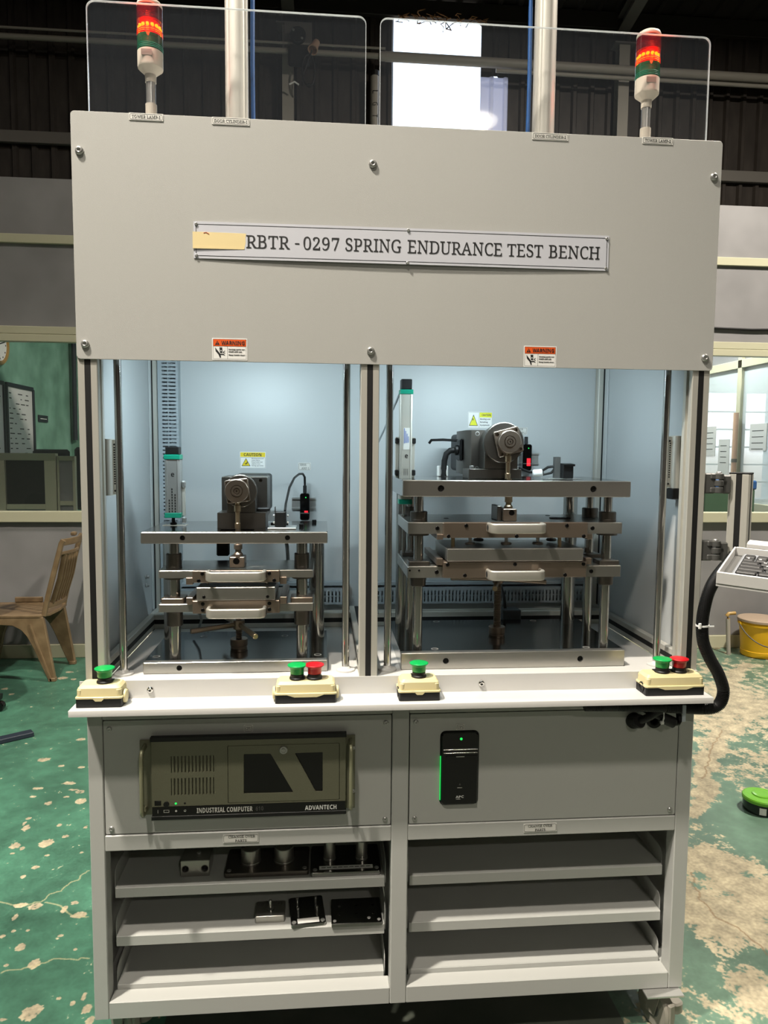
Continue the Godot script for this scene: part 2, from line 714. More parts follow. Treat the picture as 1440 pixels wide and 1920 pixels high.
	m = mat("office_glass", "#cfe0d8", 0.02)
	m.albedo_color.a = 0.015
	m.transparency = BaseMaterial3D.TRANSPARENCY_ALPHA
	m = mat("dusty_glass", "#d9e3e6", 0.3)
	m.albedo_color.a = 0.5
	m.transparency = BaseMaterial3D.TRANSPARENCY_ALPHA
	m = mat("translucent_sheet", "#dcdde4", 0.5)
	m.backlight_enabled = true
	m.backlight = Color(0.9, 0.9, 0.95)
	for q in [["lens_red", "#5c0412", 0.4], ["lens_green", "#0a5233", 0.4], ["lens_lit", "#c21500", 0.0]]:
		m = mat(q[0], q[1], 0.08)
		m.albedo_color.a = q[2] + 0.35
		m.transparency = BaseMaterial3D.TRANSPARENCY_ALPHA
	for q in [["led_amber", "#ffb010", 2.4], ["led_red_glow", "#ff1a00", 0.85], ["led_green", "#2cff6a", 0.95], ["led_red", "#ff2030", 1.2], ["led_strip", "#e6f2ff", 5.0], ["lamp_face", "#fff4e0", 6.0]]:
		m = mat(q[0], q[1], 0.5)
		m.albedo_color = m.albedo_color * 0.5
		m.albedo_color.a = 1.0
		m.emission_enabled = true
		m.emission = hexcol(q[1])
		m.emission_energy_multiplier = q[2]
	floor_materials()


func high_bay(at: Vector3, energy: float, label: String, added_shade := 0.0) -> void:
	var o := thing("high_bay_lamp", label, "lamp", at, "")
	var b := MB.new()
	b.lathe_at(at, Vector3.UP, [Vector2(0.0, 0.02), Vector2(0.26, 0.02), Vector2(0.30, 0.0), Vector2(0.31, 0.0), Vector2(0.25, 0.14), Vector2(0.08, 0.2), Vector2(0.0, 0.2)], 32)
	part("housing", b, M.steel_section, o)
	if added_shade > 0.0:
		b = MB.new()
		b.lathe_at(at - Vector3(0, added_shade, 0), Vector3.UP, [Vector2(0.335, 0.0), Vector2(0.34, 0.0), Vector2(0.315, added_shade), Vector2(0.31, added_shade), Vector2(0.335, 0.0)], 32)
		part("added_shade", b, M.steel_section, o)  # unseen skirt, added to cut off the lamp's sideways light
	b = MB.new()
	b.rod(at + Vector3(0, 0.2, 0), Vector3(at.x, roof_y(at.z) - 0.02, at.z), 0.012, 8)
	part("suspension_rod", b, M.steel_section, o)
	b = MB.new()
	b.lathe_at(at, Vector3.UP, [Vector2(0.0, 0.012), Vector2(0.25, 0.012), Vector2(0.25, 0.018), Vector2(0.0, 0.018)], 32)
	part("lens", b, M.lamp_face, o)
	area_light("lamp_light", at + Vector3(0, -0.01, 0), Vector3.DOWN, Vector2(0.26, 0.26), Color(1.0, 0.962, 0.905), energy, o)


func roof_y(z: float) -> float:
	return 5.75 + (z + 6.1) * 0.14


# worn green floor paint over concrete, computed per pixel
func floor_materials() -> void:
	var left := PackedFloat32Array([-1.40,-1.65,0.030,0.023,-1.21,-1.41,0.028,0.015,-1.17,-1.35,0.024,0.011,-1.14,-1.33,0.020,0.017,-1.23,-1.24,0.018,0.021,-1.11,-1.25,0.021,0.023,-1.18,-1.29,0.016,0.008,-1.32,-1.37,0.022,0.012,-1.21,-1.56,0.015,0.012,-1.30,-1.58,0.015,0.010,-1.31,-1.87,0.019,0.019,-1.24,-1.06,0.015,0.026,-1.13,-0.95,0.023,0.029,-1.23,-0.94,0.021,0.022,-1.08,-0.99,0.014,0.012,-1.13,-1.07,0.010,0.010,-1.26,-1.13,0.010,0.011,-1.11,-0.80,0.012,0.011,-1.13,-0.75,0.008,0.009,-1.03,-0.59,0.020,0.021,-1.08,-0.60,0.021,0.012,-1.07,-0.54,0.009,0.019,-0.92,-0.60,0.015,0.011,-0.89,-0.54,0.023,0.014,-0.94,-0.57,0.009,0.019,-1.00,-0.41,0.015,0.018,-0.91,-0.45,0.008,0.006,-0.94,-0.34,0.016,0.019,-0.77,-0.21,0.007,0.017,-0.79,-0.19,0.007,0.009,-0.88,-0.17,0.027,0.029,-0.75,-0.17,0.015,0.016,-0.73,-0.13,0.010,0.016,-1.01,-0.34,0.007,0.006,-1.03,-1.05,0.009,0.013,-0.99,-0.88,0.007,0.006,-1.10,-0.87,0.009,0.006,-1.22,-0.89,0.008,0.006,-1.20,-0.92,0.009,0.014,-1.31,-1.30,0.012,0.008,-1.26,-1.09,0.007,0.015,-1.90,-2.54,0.017,0.017,-1.98,-2.64,0.019,0.018,-1.72,-2.82,0.030,0.031,-1.72,-2.94,0.024,0.021,-1.65,-2.79,0.015,0.019,-1.01,-0.48,0.006,0.006,-1.07,-0.46,0.008,0.009,-1.05,-0.48,0.007,0.006,-0.85,-0.39,0.006,0.006,-0.83,-0.21,0.006,0.006,-0.94,-0.15,0.012,0.006])
	var right := PackedFloat32Array([2.15,-2.14,0.27,0.30,1.0,1.84,-1.92,0.17,0.17,0.7,2.32,-2.82,0.10,0.13,0.5,1.79,-1.46,0.11,0.13,0.5,1.12,-0.66,0.10,0.14,1.0,1.19,-0.57,0.10,0.16,0.8,0.96,-0.44,0.06,0.14,0.9,1.00,-0.37,0.13,0.11,0.9,1.07,-0.31,0.06,0.12,0.7,0.92,-0.12,0.08,0.07,0.7,1.32,-0.75,0.08,0.07,-0.7,1.21,-0.59,0.07,0.03,-0.8,1.05,-0.55,0.04,0.10,-0.7,1.02,-0.23,0.03,0.05,-1.0,0.83,-0.22,0.04,0.10,-0.9,0.83,-0.12,0.04,0.04,-0.4,1.37,-0.96,0.16,0.16,-1.0,1.21,-0.94,0.04,0.07,0.9,1.65,-1.31,0.08,0.07,0.4,1.86,-1.58,0.10,0.07,-0.4,1.44,-1.38,0.07,0.19,-0.6])
	var cracks_l := [[Vector2(-1.15, -0.62), Vector2(-1.1, -0.6), Vector2(-1.02, -0.61), Vector2(-1.0, -0.65), Vector2(-0.95, -0.72), Vector2(-0.93, -0.77)], [Vector2(-1.01, -0.61), Vector2(-0.96, -0.59), Vector2(-0.91, -0.54), Vector2(-0.86, -0.53)], [Vector2(-1.01, -0.31), Vector2(-0.95, -0.33), Vector2(-0.9, -0.35), Vector2(-0.8, -0.35)]]
	var zig := [[Vector2(1.81, -1.78), Vector2(1.67, -1.63), Vector2(1.66, -1.55), Vector2(1.53, -1.47), Vector2(1.54, -1.41), Vector2(1.44, -1.33), Vector2(1.42, -1.2), Vector2(1.34, -1.11), Vector2(1.22, -0.96)], [Vector2(2.6, -2.86), Vector2(2.41, -2.68), Vector2(2.24, -2.45), Vector2(2.16, -2.18)]]
	var cracks_r := [[Vector2(1.03, -0.62), Vector2(0.99, -0.48), Vector2(0.99, -0.39), Vector2(1.02, -0.35), Vector2(1.04, -0.27), Vector2(1.05, -0.22)], [Vector2(1.81, -1.78), Vector2(1.66, -1.6), Vector2(1.54, -1.44), Vector2(1.43, -1.27)]]
	floor_paint("floor_left", Rect2(-2.4, -3.3, 1.85, 3.75), Vector2i(1024, 2048), left, PackedFloat32Array(), [], cracks_l, 7)
	floor_paint("floor_right", Rect2(0.55, -3.4, 2.7, 3.85), Vector2i(1280, 1824), PackedFloat32Array(), right, zig, cracks_r, 19)
	var m := mat("floor_plain", "#4c4f47", 0.5, 0.0)
	mottle(m, noise_tex(31, 0.02, false, 1.0, 512, ramp(Color(0.8, 0.85, 0.82), Color(1, 1, 1)), 5), Vector3.ONE * 0.6)
	m.uv1_world_triplanar = true


func grey_noise(seed_: int, freq: float, size: Vector2i, oct: int) -> PackedByteArray:
	var f := FastNoiseLite.new()
	f.seed = seed_
	f.frequency = freq
	f.fractal_octaves = oct
	return f.get_image(size.x, size.y, false, false, false).get_data()


func floor_paint(called: String, area: Rect2, size: Vector2i, chips: PackedFloat32Array, blobs: PackedFloat32Array, zig: Array, cracks: Array, seed_: int) -> void:
	var px := size.x / area.size.x
	var pz := size.y / area.size.y
	var n_big := grey_noise(seed_, 0.006, size, 4)
	var n_mid := grey_noise(seed_ + 1, 0.025, size, 4)
	var n_fine := grey_noise(seed_ + 2, 0.13, size, 3)
	var cover := PackedFloat32Array()
	cover.resize(size.x * size.y)
	cover.fill(0.0)
	for i in range(0, chips.size(), 4):
		stamp(cover, area, size, chips[i], chips[i + 1], chips[i + 2], chips[i + 3], 1.25, true)
	for i in range(0, blobs.size(), 5):
		stamp(cover, area, size, blobs[i], blobs[i + 1], blobs[i + 2] * 1.15, blobs[i + 3] * 1.15, blobs[i + 4] * 0.9, false)
	for line in zig:
		for k in range(line.size() - 1):
			for s in 14:
				var p: Vector2 = line[k].lerp(line[k + 1], s / 14.0)
				var r := 0.028 + 0.016 * sin(s * 1.7 + k * 2.1)
				stamp(cover, area, size, p.x, p.y, r, r, 0.55, false)
	var crack := PackedByteArray()
	crack.resize(size.x * size.y)
	for line in cracks:
		for k in range(line.size() - 1):
			var steps := int(line[k].distance_to(line[k + 1]) * px * 1.5) + 1
			for s in steps:
				var p: Vector2 = line[k].lerp(line[k + 1], float(s) / steps)
				var wob := (n_mid[clampi(int((p.y - area.position.y) * pz), 0, size.y - 1) * size.x + clampi(int((p.x - area.position.x) * px), 0, size.x - 1)] - 128) / 128.0 * 0.014
				var cx := int((p.x + wob - area.position.x) * px)
				var cz := int((p.y + wob * 0.7 - area.position.y) * pz)
				for dz in range(-1, 2):
					for dx in range(-1, 2):
						var ix := cx + dx
						var iz := cz + dz
						if ix >= 0 and iz >= 0 and ix < size.x and iz < size.y:
							crack[iz * size.x + ix] = maxi(crack[iz * size.x + ix], 255 if dx == 0 and dz == 0 else 150)
	var is_left := blobs.size() == 0
	var out := PackedByteArray()
	out.resize(size.x * size.y * 3)
	var rough := PackedByteArray()
	rough.resize(size.x * size.y)
	for i in size.x * size.y:
		var a := n_big[i] / 255.0
		var b := n_mid[i] / 255.0
		var c := n_fine[i] / 255.0
		var t: float
		if is_left:
			t = cover[i] + (b - 0.5) * 1.7 + (c - 0.5) * 1.1 - 0.70
			t = maxf(t, (b - 0.80) * 3.0 + (c - 0.5) * 1.0 - 0.12)
		else:
			t = cover[i] * 1.1 + (a - 0.5) * 0.9 + (b - 0.5) * 2.0 + (c - 0.5) * 1.2 - 0.24
		t = clampf(t * (7.0 if is_left else 4.5) + 0.5, 0.0, 1.0)
		var g := 0.72 + 0.36 * a + (c - 0.5) * 0.14 + (b - 0.5) * 0.2
		var k := 0.80 + (b - 0.5) * 0.36 + (c - 0.5) * 0.24
		var r0 := 0.27 * g
		var g0 := 0.45 * g
		var b0 := 0.37 * g
		if not is_left:
			r0 = 0.36 * g
			g0 = 0.475 * g
			b0 = 0.40 * g
		var r := lerpf(r0, 0.735 * k, t)
		var gg := lerpf(g0, 0.69 * k, t)
		var bb := lerpf(b0, 0.575 * k, t)
		var q := crack[i] / 255.0
		if q > 0.0:
			if is_left:
				r = lerpf(r, 0.66, q * 0.8); gg = lerpf(gg, 0.62, q * 0.8); bb = lerpf(bb, 0.48, q * 0.8)
			else:
				r = lerpf(r, 0.42, q * 0.6); gg = lerpf(gg, 0.33, q * 0.6); bb = lerpf(bb, 0.23, q * 0.6)
		out[i * 3] = clampi(int(r * 255), 0, 255)
		out[i * 3 + 1] = clampi(int(gg * 255), 0, 255)
		out[i * 3 + 2] = clampi(int(bb * 255), 0, 255)
		rough[i] = int(255 * lerpf(0.42 + (c - 0.5) * 0.2, 0.78, t))
	var m := mat(called, "#ffffff", 1.0)
	m.albedo_texture = ImageTexture.create_from_image(Image.create_from_data(size.x, size.y, false, Image.FORMAT_RGB8, out))
	m.roughness_texture = ImageTexture.create_from_image(Image.create_from_data(size.x, size.y, false, Image.FORMAT_L8, rough))
	m.texture_repeat = false


func stamp(cover: PackedFloat32Array, area: Rect2, size: Vector2i, cx: float, cz: float, rx: float, rz: float, k: float, hard: bool) -> void:
	var px := size.x / area.size.x
	var pz := size.y / area.size.y
	var reach := 1.25 if hard else 2.0
	var x0 := maxi(0, int((cx - rx * reach - area.position.x) * px))
	var x1 := mini(size.x - 1, int((cx + rx * reach - area.position.x) * px))
	var z0 := maxi(0, int((cz - rz * reach - area.position.y) * pz))
	var z1 := mini(size.y - 1, int((cz + rz * reach - area.position.y) * pz))
	for z in range(z0, z1 + 1):
		var dz := (z / pz + area.position.y - cz) / rz
		for x in range(x0, x1 + 1):
			var dx := (x / px + area.position.x - cx) / rx
			var d := dx * dx + dz * dz
			var w := clampf(1.25 - 0.85 * d, 0.0, 1.0) if hard else exp(-d * 1.1)
			cover[z * size.x + x] += k * w


# ---------------------------------------------------------------- the hall
func uv_slab(r: Rect2, y0: float, y1: float) -> MB:
	var b := MB.new()
	var a := r.position
	var e := r.end
	b.face([Vector3(a.x, y1, e.y), Vector3(e.x, y1, e.y), Vector3(e.x, y1, a.y), Vector3(a.x, y1, a.y)], [Vector2(0, 1), Vector2(1, 1), Vector2(1, 0), Vector2(0, 0)])
	b.face([Vector3(a.x, y0, a.y), Vector3(e.x, y0, a.y), Vector3(e.x, y0, e.y), Vector3(a.x, y0, e.y)])
	for k in [[a.x, e.y, e.x, e.y], [e.x, e.y, e.x, a.y], [e.x, a.y, a.x, a.y], [a.x, a.y, a.x, e.y]]:
		b.face([Vector3(k[0], y0, k[1]), Vector3(k[2], y0, k[3]), Vector3(k[2], y1, k[3]), Vector3(k[0], y1, k[1])])
	return b

func ribbed(x0: float, x1: float, pitch: float, h: float, off: float) -> PackedVector2Array:
	var top := PackedVector2Array()
	var low := PackedVector2Array()
	var x := x0
	while x < x1 - 0.001:
		var e := minf(x + pitch, x1)
		top.append_array([Vector2(x, off), Vector2(minf(x + pitch * 0.62, e), off), Vector2(minf(x + pitch * 0.72, e), off + h), Vector2(minf(x + pitch * 0.90, e), off + h)])
		x = e
	top.append(Vector2(x1, off))
	var o := PackedVector2Array()
	for p in top:
		if o.size() == 0 or o[o.size() - 1].distance_to(p) > 0.002: o.append(p)
	for i in range(o.size() - 1, -1, -1): low.append(o[i] + Vector2(0, -0.006))
	o.append_array(low)
	return o

func hall() -> void:
	var fl := structure("floor", "green painted concrete floor with worn bare patches")
	part("floor_slab", uv_slab(Rect2(-2.4, -3.3, 1.85, 3.75), -0.2, 0.0), M.floor_left, fl)
	part("floor_slab", uv_slab(Rect2(0.55, -3.4, 2.7, 3.85), -0.2, 0.0), M.floor_right, fl)
	for r in [Rect2(-7, -6.1, 4.6, 15.6), Rect2(-2.4, -6.1, 1.85, 2.8), Rect2(-2.4, 0.45, 1.85, 9.05), Rect2(-0.55, -6.1, 1.1, 15.6), Rect2(0.55, -6.1, 2.7, 2.7), Rect2(0.55, 0.45, 2.7, 9.05), Rect2(3.25, -6.1, 4.75, 15.6)]:
		part("floor_slab", uv_slab(r, -0.2, 0.0), M.floor_plain, fl)

	var wb := structure("wall_back", "dark ribbed metal cladding above green plaster")
	var b := MB.new()
	b.prism(MB.rr(-2.9, 1.525, 8.2, 3.05), -6.1, BACK_Z)
	part("masonry", b, M.green_plaster, wb)
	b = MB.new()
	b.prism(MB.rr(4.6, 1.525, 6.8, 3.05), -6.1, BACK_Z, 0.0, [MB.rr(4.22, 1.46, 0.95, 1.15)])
	part("masonry", b, M.brightened_plaster, wb)  # right part of the wall, painted paler to look brightly lit
	for k in 5:
		b = MB.new()
		b.bx(3.745, 4.695, 1.06 + k * 0.19, 1.075 + k * 0.19, -6.02, -6.0)
		part("window_bar", b, M.steel_section, wb)
	var xs := []
	for k in 8: xs.append([-6.68 + 0.9 * k, -6.68 + 0.9 * (k + 1), 3.05])
	xs.append([1.40, 1.68, 5.115])
	for k in 7: xs.append([1.68 + 0.9 * k, minf(1.68 + 0.9 * (k + 1), 8.0), 3.05])
	xs.append([-7.0, -6.68, 3.05])
	for q in xs:
		b = MB.new()
		b.plan(ribbed(q[0], q[1], 0.18, 0.028, BACK_Z - 0.02), q[2], 5.78)
		part("cladding_sheet", b, M.cladding, wb)
	b = MB.new()
	b.plan(ribbed(1.40, 1.68, 0.14, 0.02, BACK_Z - 0.02), 3.05, 5.115)
	part("translucent_sheet", b, M.translucent_sheet, wb, "pale translucent roof light sheet beside the bright opening")
	# horizontal rails and the two stanchions
	for q in [[5.60, 5.76, M.roof_sheet], [4.26, 4.37, M.steel_section]]:
		b = MB.new()
		if q[0] > 5.0:
			b.bx(-7, 8, q[0], q[1], BACK_Z + 0.01, BACK_Z + 0.07, 0.004)
		else:
			b.bx(-7, 0.5, q[0], q[1], BACK_Z + 0.01, BACK_Z + 0.06, 0.004)
			b.bx(1.7, 8, q[0] - 0.08, q[1] - 0.08, BACK_Z + 0.01, BACK_Z + 0.06, 0.004)
		part("cladding_rail", b, q[2], wb)
	var wl := structure("wall_left")
	b = MB.new()
	b.bx(-7.2, -7.0, 0, 7.9, -6.1, 9.5)
	part("masonry", b, M.hall_plaster, wl)
	var wr := structure("wall_right")
	b = MB.new()
	b.bx(8.0, 8.2, 0, 7.9, -6.1, 9.5)
	part("masonry", b, M.hall_plaster, wr)
	var wf := structure("wall_front")
	b = MB.new()
	b.bx(-7.2, 8.2, 0, 7.9, 9.5, 9.7)
	part("masonry", b, M.hall_plaster, wf)

	var ce := structure("ceiling", "dark ribbed metal roof sheets on steel rafters")
	for k in 15:
		b = MB.new()
		var x0 := -7.0 + k
		b.xf = Transform3D(Basis(Vector3.RIGHT, -atan(0.14)), Vector3(0, roof_y(-6.1), -6.1))
		var o := PackedVector2Array()
		for p in ribbed(x0, x0 + 1.0, 0.2, 0.03, 0.0): o.append(Vector2(p.x, -p.y))
		b.prism(o, 0.0, 15.9)
		part("roof_sheet", b, M.roof_sheet, ce)
	for x in [-5.4, -0.51, 2.82, 6.2]:
		b = MB.new()
		b.xf = Transform3D(Basis(Vector3.RIGHT, -atan(0.14)), Vector3(0, roof_y(-5.9) - 0.05, -5.85))
		b.bx(x - 0.06, x + 0.06, -0.16, -0.145, 0, 15.2)
		b.bx(x - 0.06, x + 0.06, -0.03, -0.015, 0, 15.2)
		b.bx(x - 0.006, x + 0.006, -0.145, -0.03, 0, 15.2)
		part("rafter", b, M.steel_section, ce)
	for k in 8:
		b = MB.new()
		var z := -5.0 + k * 1.6
		b.bx(-7, 8, roof_y(z) - 0.06, roof_y(z) - 0.02, z, z + 0.06)
		part("purlin", b, M.steel_section, ce)
	for x in [-0.51, 2.82]:
		var cl := structure("column", "grey painted steel stanchion against the cladding")
		b = MB.new()
		b.bx(x - 0.054, x + 0.054, 0.0, 5.42, BACK_Z + 0.12, BACK_Z + 0.132)
		b.bx(x - 0.054, x + 0.054, 0.0, 5.42, BACK_Z + 0.02, BACK_Z + 0.032)
		b.bx(x - 0.005, x + 0.005, 0.0, 5.42, BACK_Z + 0.032, BACK_Z + 0.12)
		part("section", b, M.pvc_grey, cl)
		b = MB.new()
		b.bx(x - 0.11, x + 0.11, 5.42, 5.435, BACK_Z + 0.0, BACK_Z + 0.16)
		part("cap_plate", b, M.steel_section, cl)

	# services along the wall
	var zp := BACK_Z + 0.2
	b = MB.new()
	b.rod(Vector3(-7, 5.13, zp), Vector3(0.42, 5.145, zp), 0.026, 12)
	b.rod(Vector3(0.36, 5.145, zp), Vector3(0.48, 5.145, zp), 0.042, 12, 0.004)
	b.rod(Vector3(0.42, 5.145, zp), Vector3(8, 5.12, zp), 0.045, 12)
	alone("wall_pipe", b, M.pvc_grey, "thick grey pipe running along the cladding, thinner at its left end", "pipe")
	b = MB.new()
	b.rod(Vector3(-7, 5.20, zp + 0.03), Vector3(0.42, 5.20, zp + 0.03), 0.012, 8)
	alone("thin_conduit", b, M.pvc_grey, "thin pale conduit just above the wall pipe, left of the bright opening", "conduit")
	b = MB.new()
	b.rod(Vector3(1.5, 5.06, zp + 0.02), Vector3(8, 5.03, zp + 0.02), 0.02, 8)
	alone("lower_conduit", b, M.pvc_grey, "slim conduit just below the thick pipe, right of the bright opening", "conduit")
	b = MB.new()
	b.rod(Vector3(0.325, 3.05, zp - 0.05), Vector3(0.325, 4.98, zp - 0.05), 0.04, 14)
	var o := alone("down_pipe", b, M.pvc_grey, "upright grey plastic pipe with black stamped characters beside the bright opening", "pipe")
	b = MB.new()
	b.cyl(Vector3(0.325, 4.98, zp - 0.05), Vector3.UP, 0.043, 0.05, 0.004, 14)
	part("dark_end", b, M.black_plastic, o)
	for k in 5:
		text(["L", "G", "T", "B", "D"][k], "Droid Sans", false, Vector3(0.33, 4.82 - k * 0.11, zp - 0.0095), 0.03, 0.05, M.ink, o, Basis(Vector3.BACK, -PI / 2), "stamp")
	# junction box with a hanging lamp holder and a coil of cable
	var j := thing("junction_box", "round black junction box where the conduit crosses the left stanchion", "junction box", Vector3(-0.41, 5.18, zp + 0.05))
	b = MB.new()
	b.cyl(Vector3(-0.41, 5.25, zp + 0.05), Vector3.BACK, 0.075, 0.05, 0.008)
	part("body", b, M.black_plastic, j)
	for q in [Vector3(-0.45, 5.285, zp + 0.1), Vector3(-0.37, 5.215, zp + 0.1)]:
		b = MB.new()
		b.cyl(q, Vector3.BACK, 0.012, 0.006, 0.002, 10)
		part("screw", b, M.zinc, j)
	b = MB.new()
	b.bx(-0.54, -0.28, 5.15, 5.42, zp - 0.02, zp - 0.012, 0.002)
	b.xf = Transform3D()
	part("mounting_board", b, M.steel_section, j, "stained mounting board behind the box")
	b = MB.new()
	b.bx(-0.5, -0.3, 4.98, 5.18, zp + 0.03, zp + 0.07, 0.02)
	part("clamp", b, M.black_plastic, j)
	var h := thing("lamp_holder", "pale tubular lamp holder pointing down beside the black junction box", "lamp holder", Vector3(-0.26, 5.1, zp + 0.12))
	b = MB.new()
	b.lathe_at(Vector3(-0.235, 5.205, zp + 0.06), Vector3(-0.03, -0.09, 0.06), [Vector2(0, 0), Vector2(0.032, 0), Vector2(0.036, 0.06), Vector2(0.046, 0.12), Vector2(0.048, 0.135), Vector2(0.040, 0.135), Vector2(0.034, 0.05), Vector2(0, 0.05)], 20)
	part("socket", b, M.bulb_holder, h)
	b = MB.new()
	var path := []
	for k in 22:
		var a := -0.5 + TAU * 1.15 * k / 21.0
		path.append(Vector3(-0.30 + 0.055 * sin(a) - 0.02 * k / 21.0, 4.93 - 0.14 * cos(a), zp + 0.08 + 0.002 * k))
	b.tube(path, 0.009, 8)
	b.tube([Vector3(-0.275, 5.10, zp + 0.12), Vector3(-0.31, 5.02, zp + 0.1), Vector3(-0.36, 4.9, zp + 0.08), Vector3(-0.37, 4.8, zp + 0.08)], 0.007, 8)
	part("cable_coil", b, M.black_plastic, h, "black coil of cable")
	b = MB.new()
	b.tube([Vector3(-0.40, 4.80, zp + 0.09), Vector3(-0.44, 4.825, zp + 0.09), Vector3(-0.49, 4.80, zp + 0.09)], 0.008, 8)
	part("cable_end", b, M.white_print, h, "white cable end")
	# old cobwebs under the eaves over the opening
	var rng := RandomNumberGenerator.new()
	rng.seed = 5
	b = MB.new()
	for k in 26:
		var p := Vector3(0.55 + 0.034 * k + rng.randf_range(-0.03, 0.03), 5.595, BACK_Z + 0.09)
		var pts := [p]
		for s in 4:
			p += Vector3(rng.randf_range(-0.07, 0.07), rng.randf_range(-0.05, 0.02), rng.randf_range(-0.01, 0.02))
			pts.append(p)
		b.tube(pts, 0.003 + rng.randf() * 0.003, 5)
	var cw := alone("cobweb", b, M.cobweb, "dusty brown cobwebs hanging under the eaves over the bright opening", "cobweb")
	cw.set_meta("kind", "stuff")


func frame_bar(x0: float, x1: float, y0: float, y1: float, z0: float, z1: float, parent: Node3D, called := "rail", m: Material = null) -> void:
	var b := MB.new()
	b.bx(x0, x1, y0, y1, z0, z1, 0.003)
	part(called, b, m if m else M.cream_paint, parent)

func office() -> void:
	var z := -3.26
	var w := structure("wall_partition", "grey panelled office partition with cream rails and glass")
	frame_bar(-5.0, 5.0, 0.0, 0.09, z - 0.03, z + 0.012, w, "skirting")
	frame_bar(-5.0, 5.0, 0.895, 0.965, z - 0.04, z + 0.035, w, "sill")
	frame_bar(-5.0, 5.0, 2.036, 2.082, z - 0.03, z + 0.025, w)
	frame_bar(-5.0, 5.0, 2.084, 2.132, z - 0.03, z + 0.02, w)
	frame_bar(-5.0, 5.0, 2.64, 2.695, z - 0.03, z + 0.02, w)
	for x in [-5.0, -3.4, -1.2, 1.2, 3.45, 5.0]:
		frame_bar(x - 0.025, x + 0.025, 0.965, 2.036, z - 0.025, z + 0.018, w, "mullion")
	for q in [[-5.0, -1.2], [-1.2, 1.2], [1.2, 5.0]]:
		for y in [[0.09, 0.895], [2.132, 2.64], [2.695, 3.04]]:
			frame_bar(q[0] + 0.001, q[1] - 0.001, y[0], y[1], z - 0.012, z, w, "panel", M.partition_grey)
	var n := 0
	for q in [[-5.0, -3.4], [-3.4, -1.2], [1.2, 3.45], [3.45, 5.0]]:
		n += 1
		var win := structure("window_%d" % n)
		var b := MB.new()
		b.bx(q[0] + 0.026, q[1] - 0.026, 0.966, 2.035, z - 0.006, z)
		part("pane", b, M.office_glass, win)
	frame_bar(-1.174, 1.174, 0.966, 2.035, z - 0.012, z, w, "panel", M.partition_grey)
	var b := MB.new()
	b.tube([Vector3(1.6, 2.21, z + 0.012), Vector3(2.4, 2.225, z + 0.012), Vector3(2.75, 2.218, z + 0.012), Vector3(3.2, 2.228, z + 0.012), Vector3(4.6, 2.22, z + 0.012)], 0.009, 8)
	alone("wall_cable", b, M.black_plastic, "black cable strung across the grey partition right of the bench", "cable")

	# left office: green side wall with boards and a clock
	var wo := structure("wall_office_left", "stained green plaster side wall of the office")
	b = MB.new()
	b.bx(-2.76, -2.66, 0.0, 3.0, BACK_Z, z - 0.035)
	part("masonry", b, M.green_plaster, wo)
	var ck := thing("wall_clock", "round wall clock with a tan rim on the green wall", "clock", Vector3(-2.655, 2.16, -4.28))
	b = MB.new()
	b.lathe_at(Vector3(-2.659, 2.16, -4.28), Vector3.RIGHT, [Vector2(0, 0), Vector2(0.16, 0), Vector2(0.16, 0.03), Vector2(0.15, 0.04), Vector2(0.135, 0.04), Vector2(0.13, 0.025), Vector2(0, 0.025)], 36)
	part("rim", b, M.clock_rim, ck)
	b = MB.new()
	b.cyl(Vector3(-2.636, 2.16, -4.28), Vector3.RIGHT, 0.128, 0.004, 0.0, 36)
	var dial := part("dial", b, M.white_print, ck)
	for k in 12:
		b = MB.new()
		var a := TAU * k / 12
		b.box(Vector3(-2.6315, 2.16 + cos(a) * 0.11, -4.28 + sin(a) * 0.11), Vector3(0.002, 0.012, 0.012))
		part("hour_mark", b, M.ink, dial)
	for q in [[0.07, 0.9], [0.1, -1.3]]:
		b = MB.new()
		b.rod(Vector3(-2.629, 2.16, -4.28), Vector3(-2.629, 2.16 + cos(q[1]) * q[0], -4.28 + sin(q[1]) * q[0]), 0.004, 6)
		part("hand", b, M.ink, ck)
	var lay := [[-4.93, -4.41, 1.20, 1.865, "white writing board full of handwritten lines, nearer the pipe corner"], [-4.355, -3.80, 1.20, 1.865, "white writing board cut by the photo's left edge, under the clock"]]
	for q in lay:
		var o := thing("whiteboard", q[4], "whiteboard", Vector3(-2.655, q[2], (q[0] + q[1]) / 2), "boards on the green wall")
		b = MB.new()
		b.bx(-2.659, -2.648, q[2], q[3], q[0], q[1])
		part("board", b, M.whiteboard, o)
		for e in [[q[0] - 0.02, q[0] + 0.012, q[2], q[3]], [q[1] - 0.012, q[1] + 0.02, q[2], q[3]], [q[0], q[1], q[3] - 0.012, q[3] + 0.02], [q[0], q[1], q[2] - 0.02, q[2] + 0.012]]:
			b = MB.new()
			b.bx(-2.659, -2.636, e[2], e[3], e[0], e[1], 0.003)
			part("frame", b, M.navy, o)
		var rng := RandomNumberGenerator.new()
		rng.seed = 40 + int(q[0] * 10)
		b = MB.new()
		for r in 15:
			var zz: float = q[1] - 0.05
			while zz > q[0] + 0.1:
				var l := rng.randf_range(0.02, 0.09)
				if rng.randf() < 0.62:
					var y: float = q[3] - 0.06 - r * 0.04
					b.bx(-2.648, -2.6472, y - 0.004, y + 0.004, zz - l, zz)
				zz -= l + rng.randf_range(0.02, 0.08)
		part("handwriting", b, M.ink, o)
	b = MB.new()
	b.bx(-2.659, -2.648, 1.60, 1.66, -5.27, -5.06, 0.002)
	var sg := alone("door_sign", b, M.navy, "small dark sign with a pale line beside the whiteboard", "sign")
	b = MB.new()
	b.bx(-2.648, -2.6475, 1.625, 1.632, -5.24, -5.09)
	part("lettering", b, M.white_print, sg)
	b = MB.new()
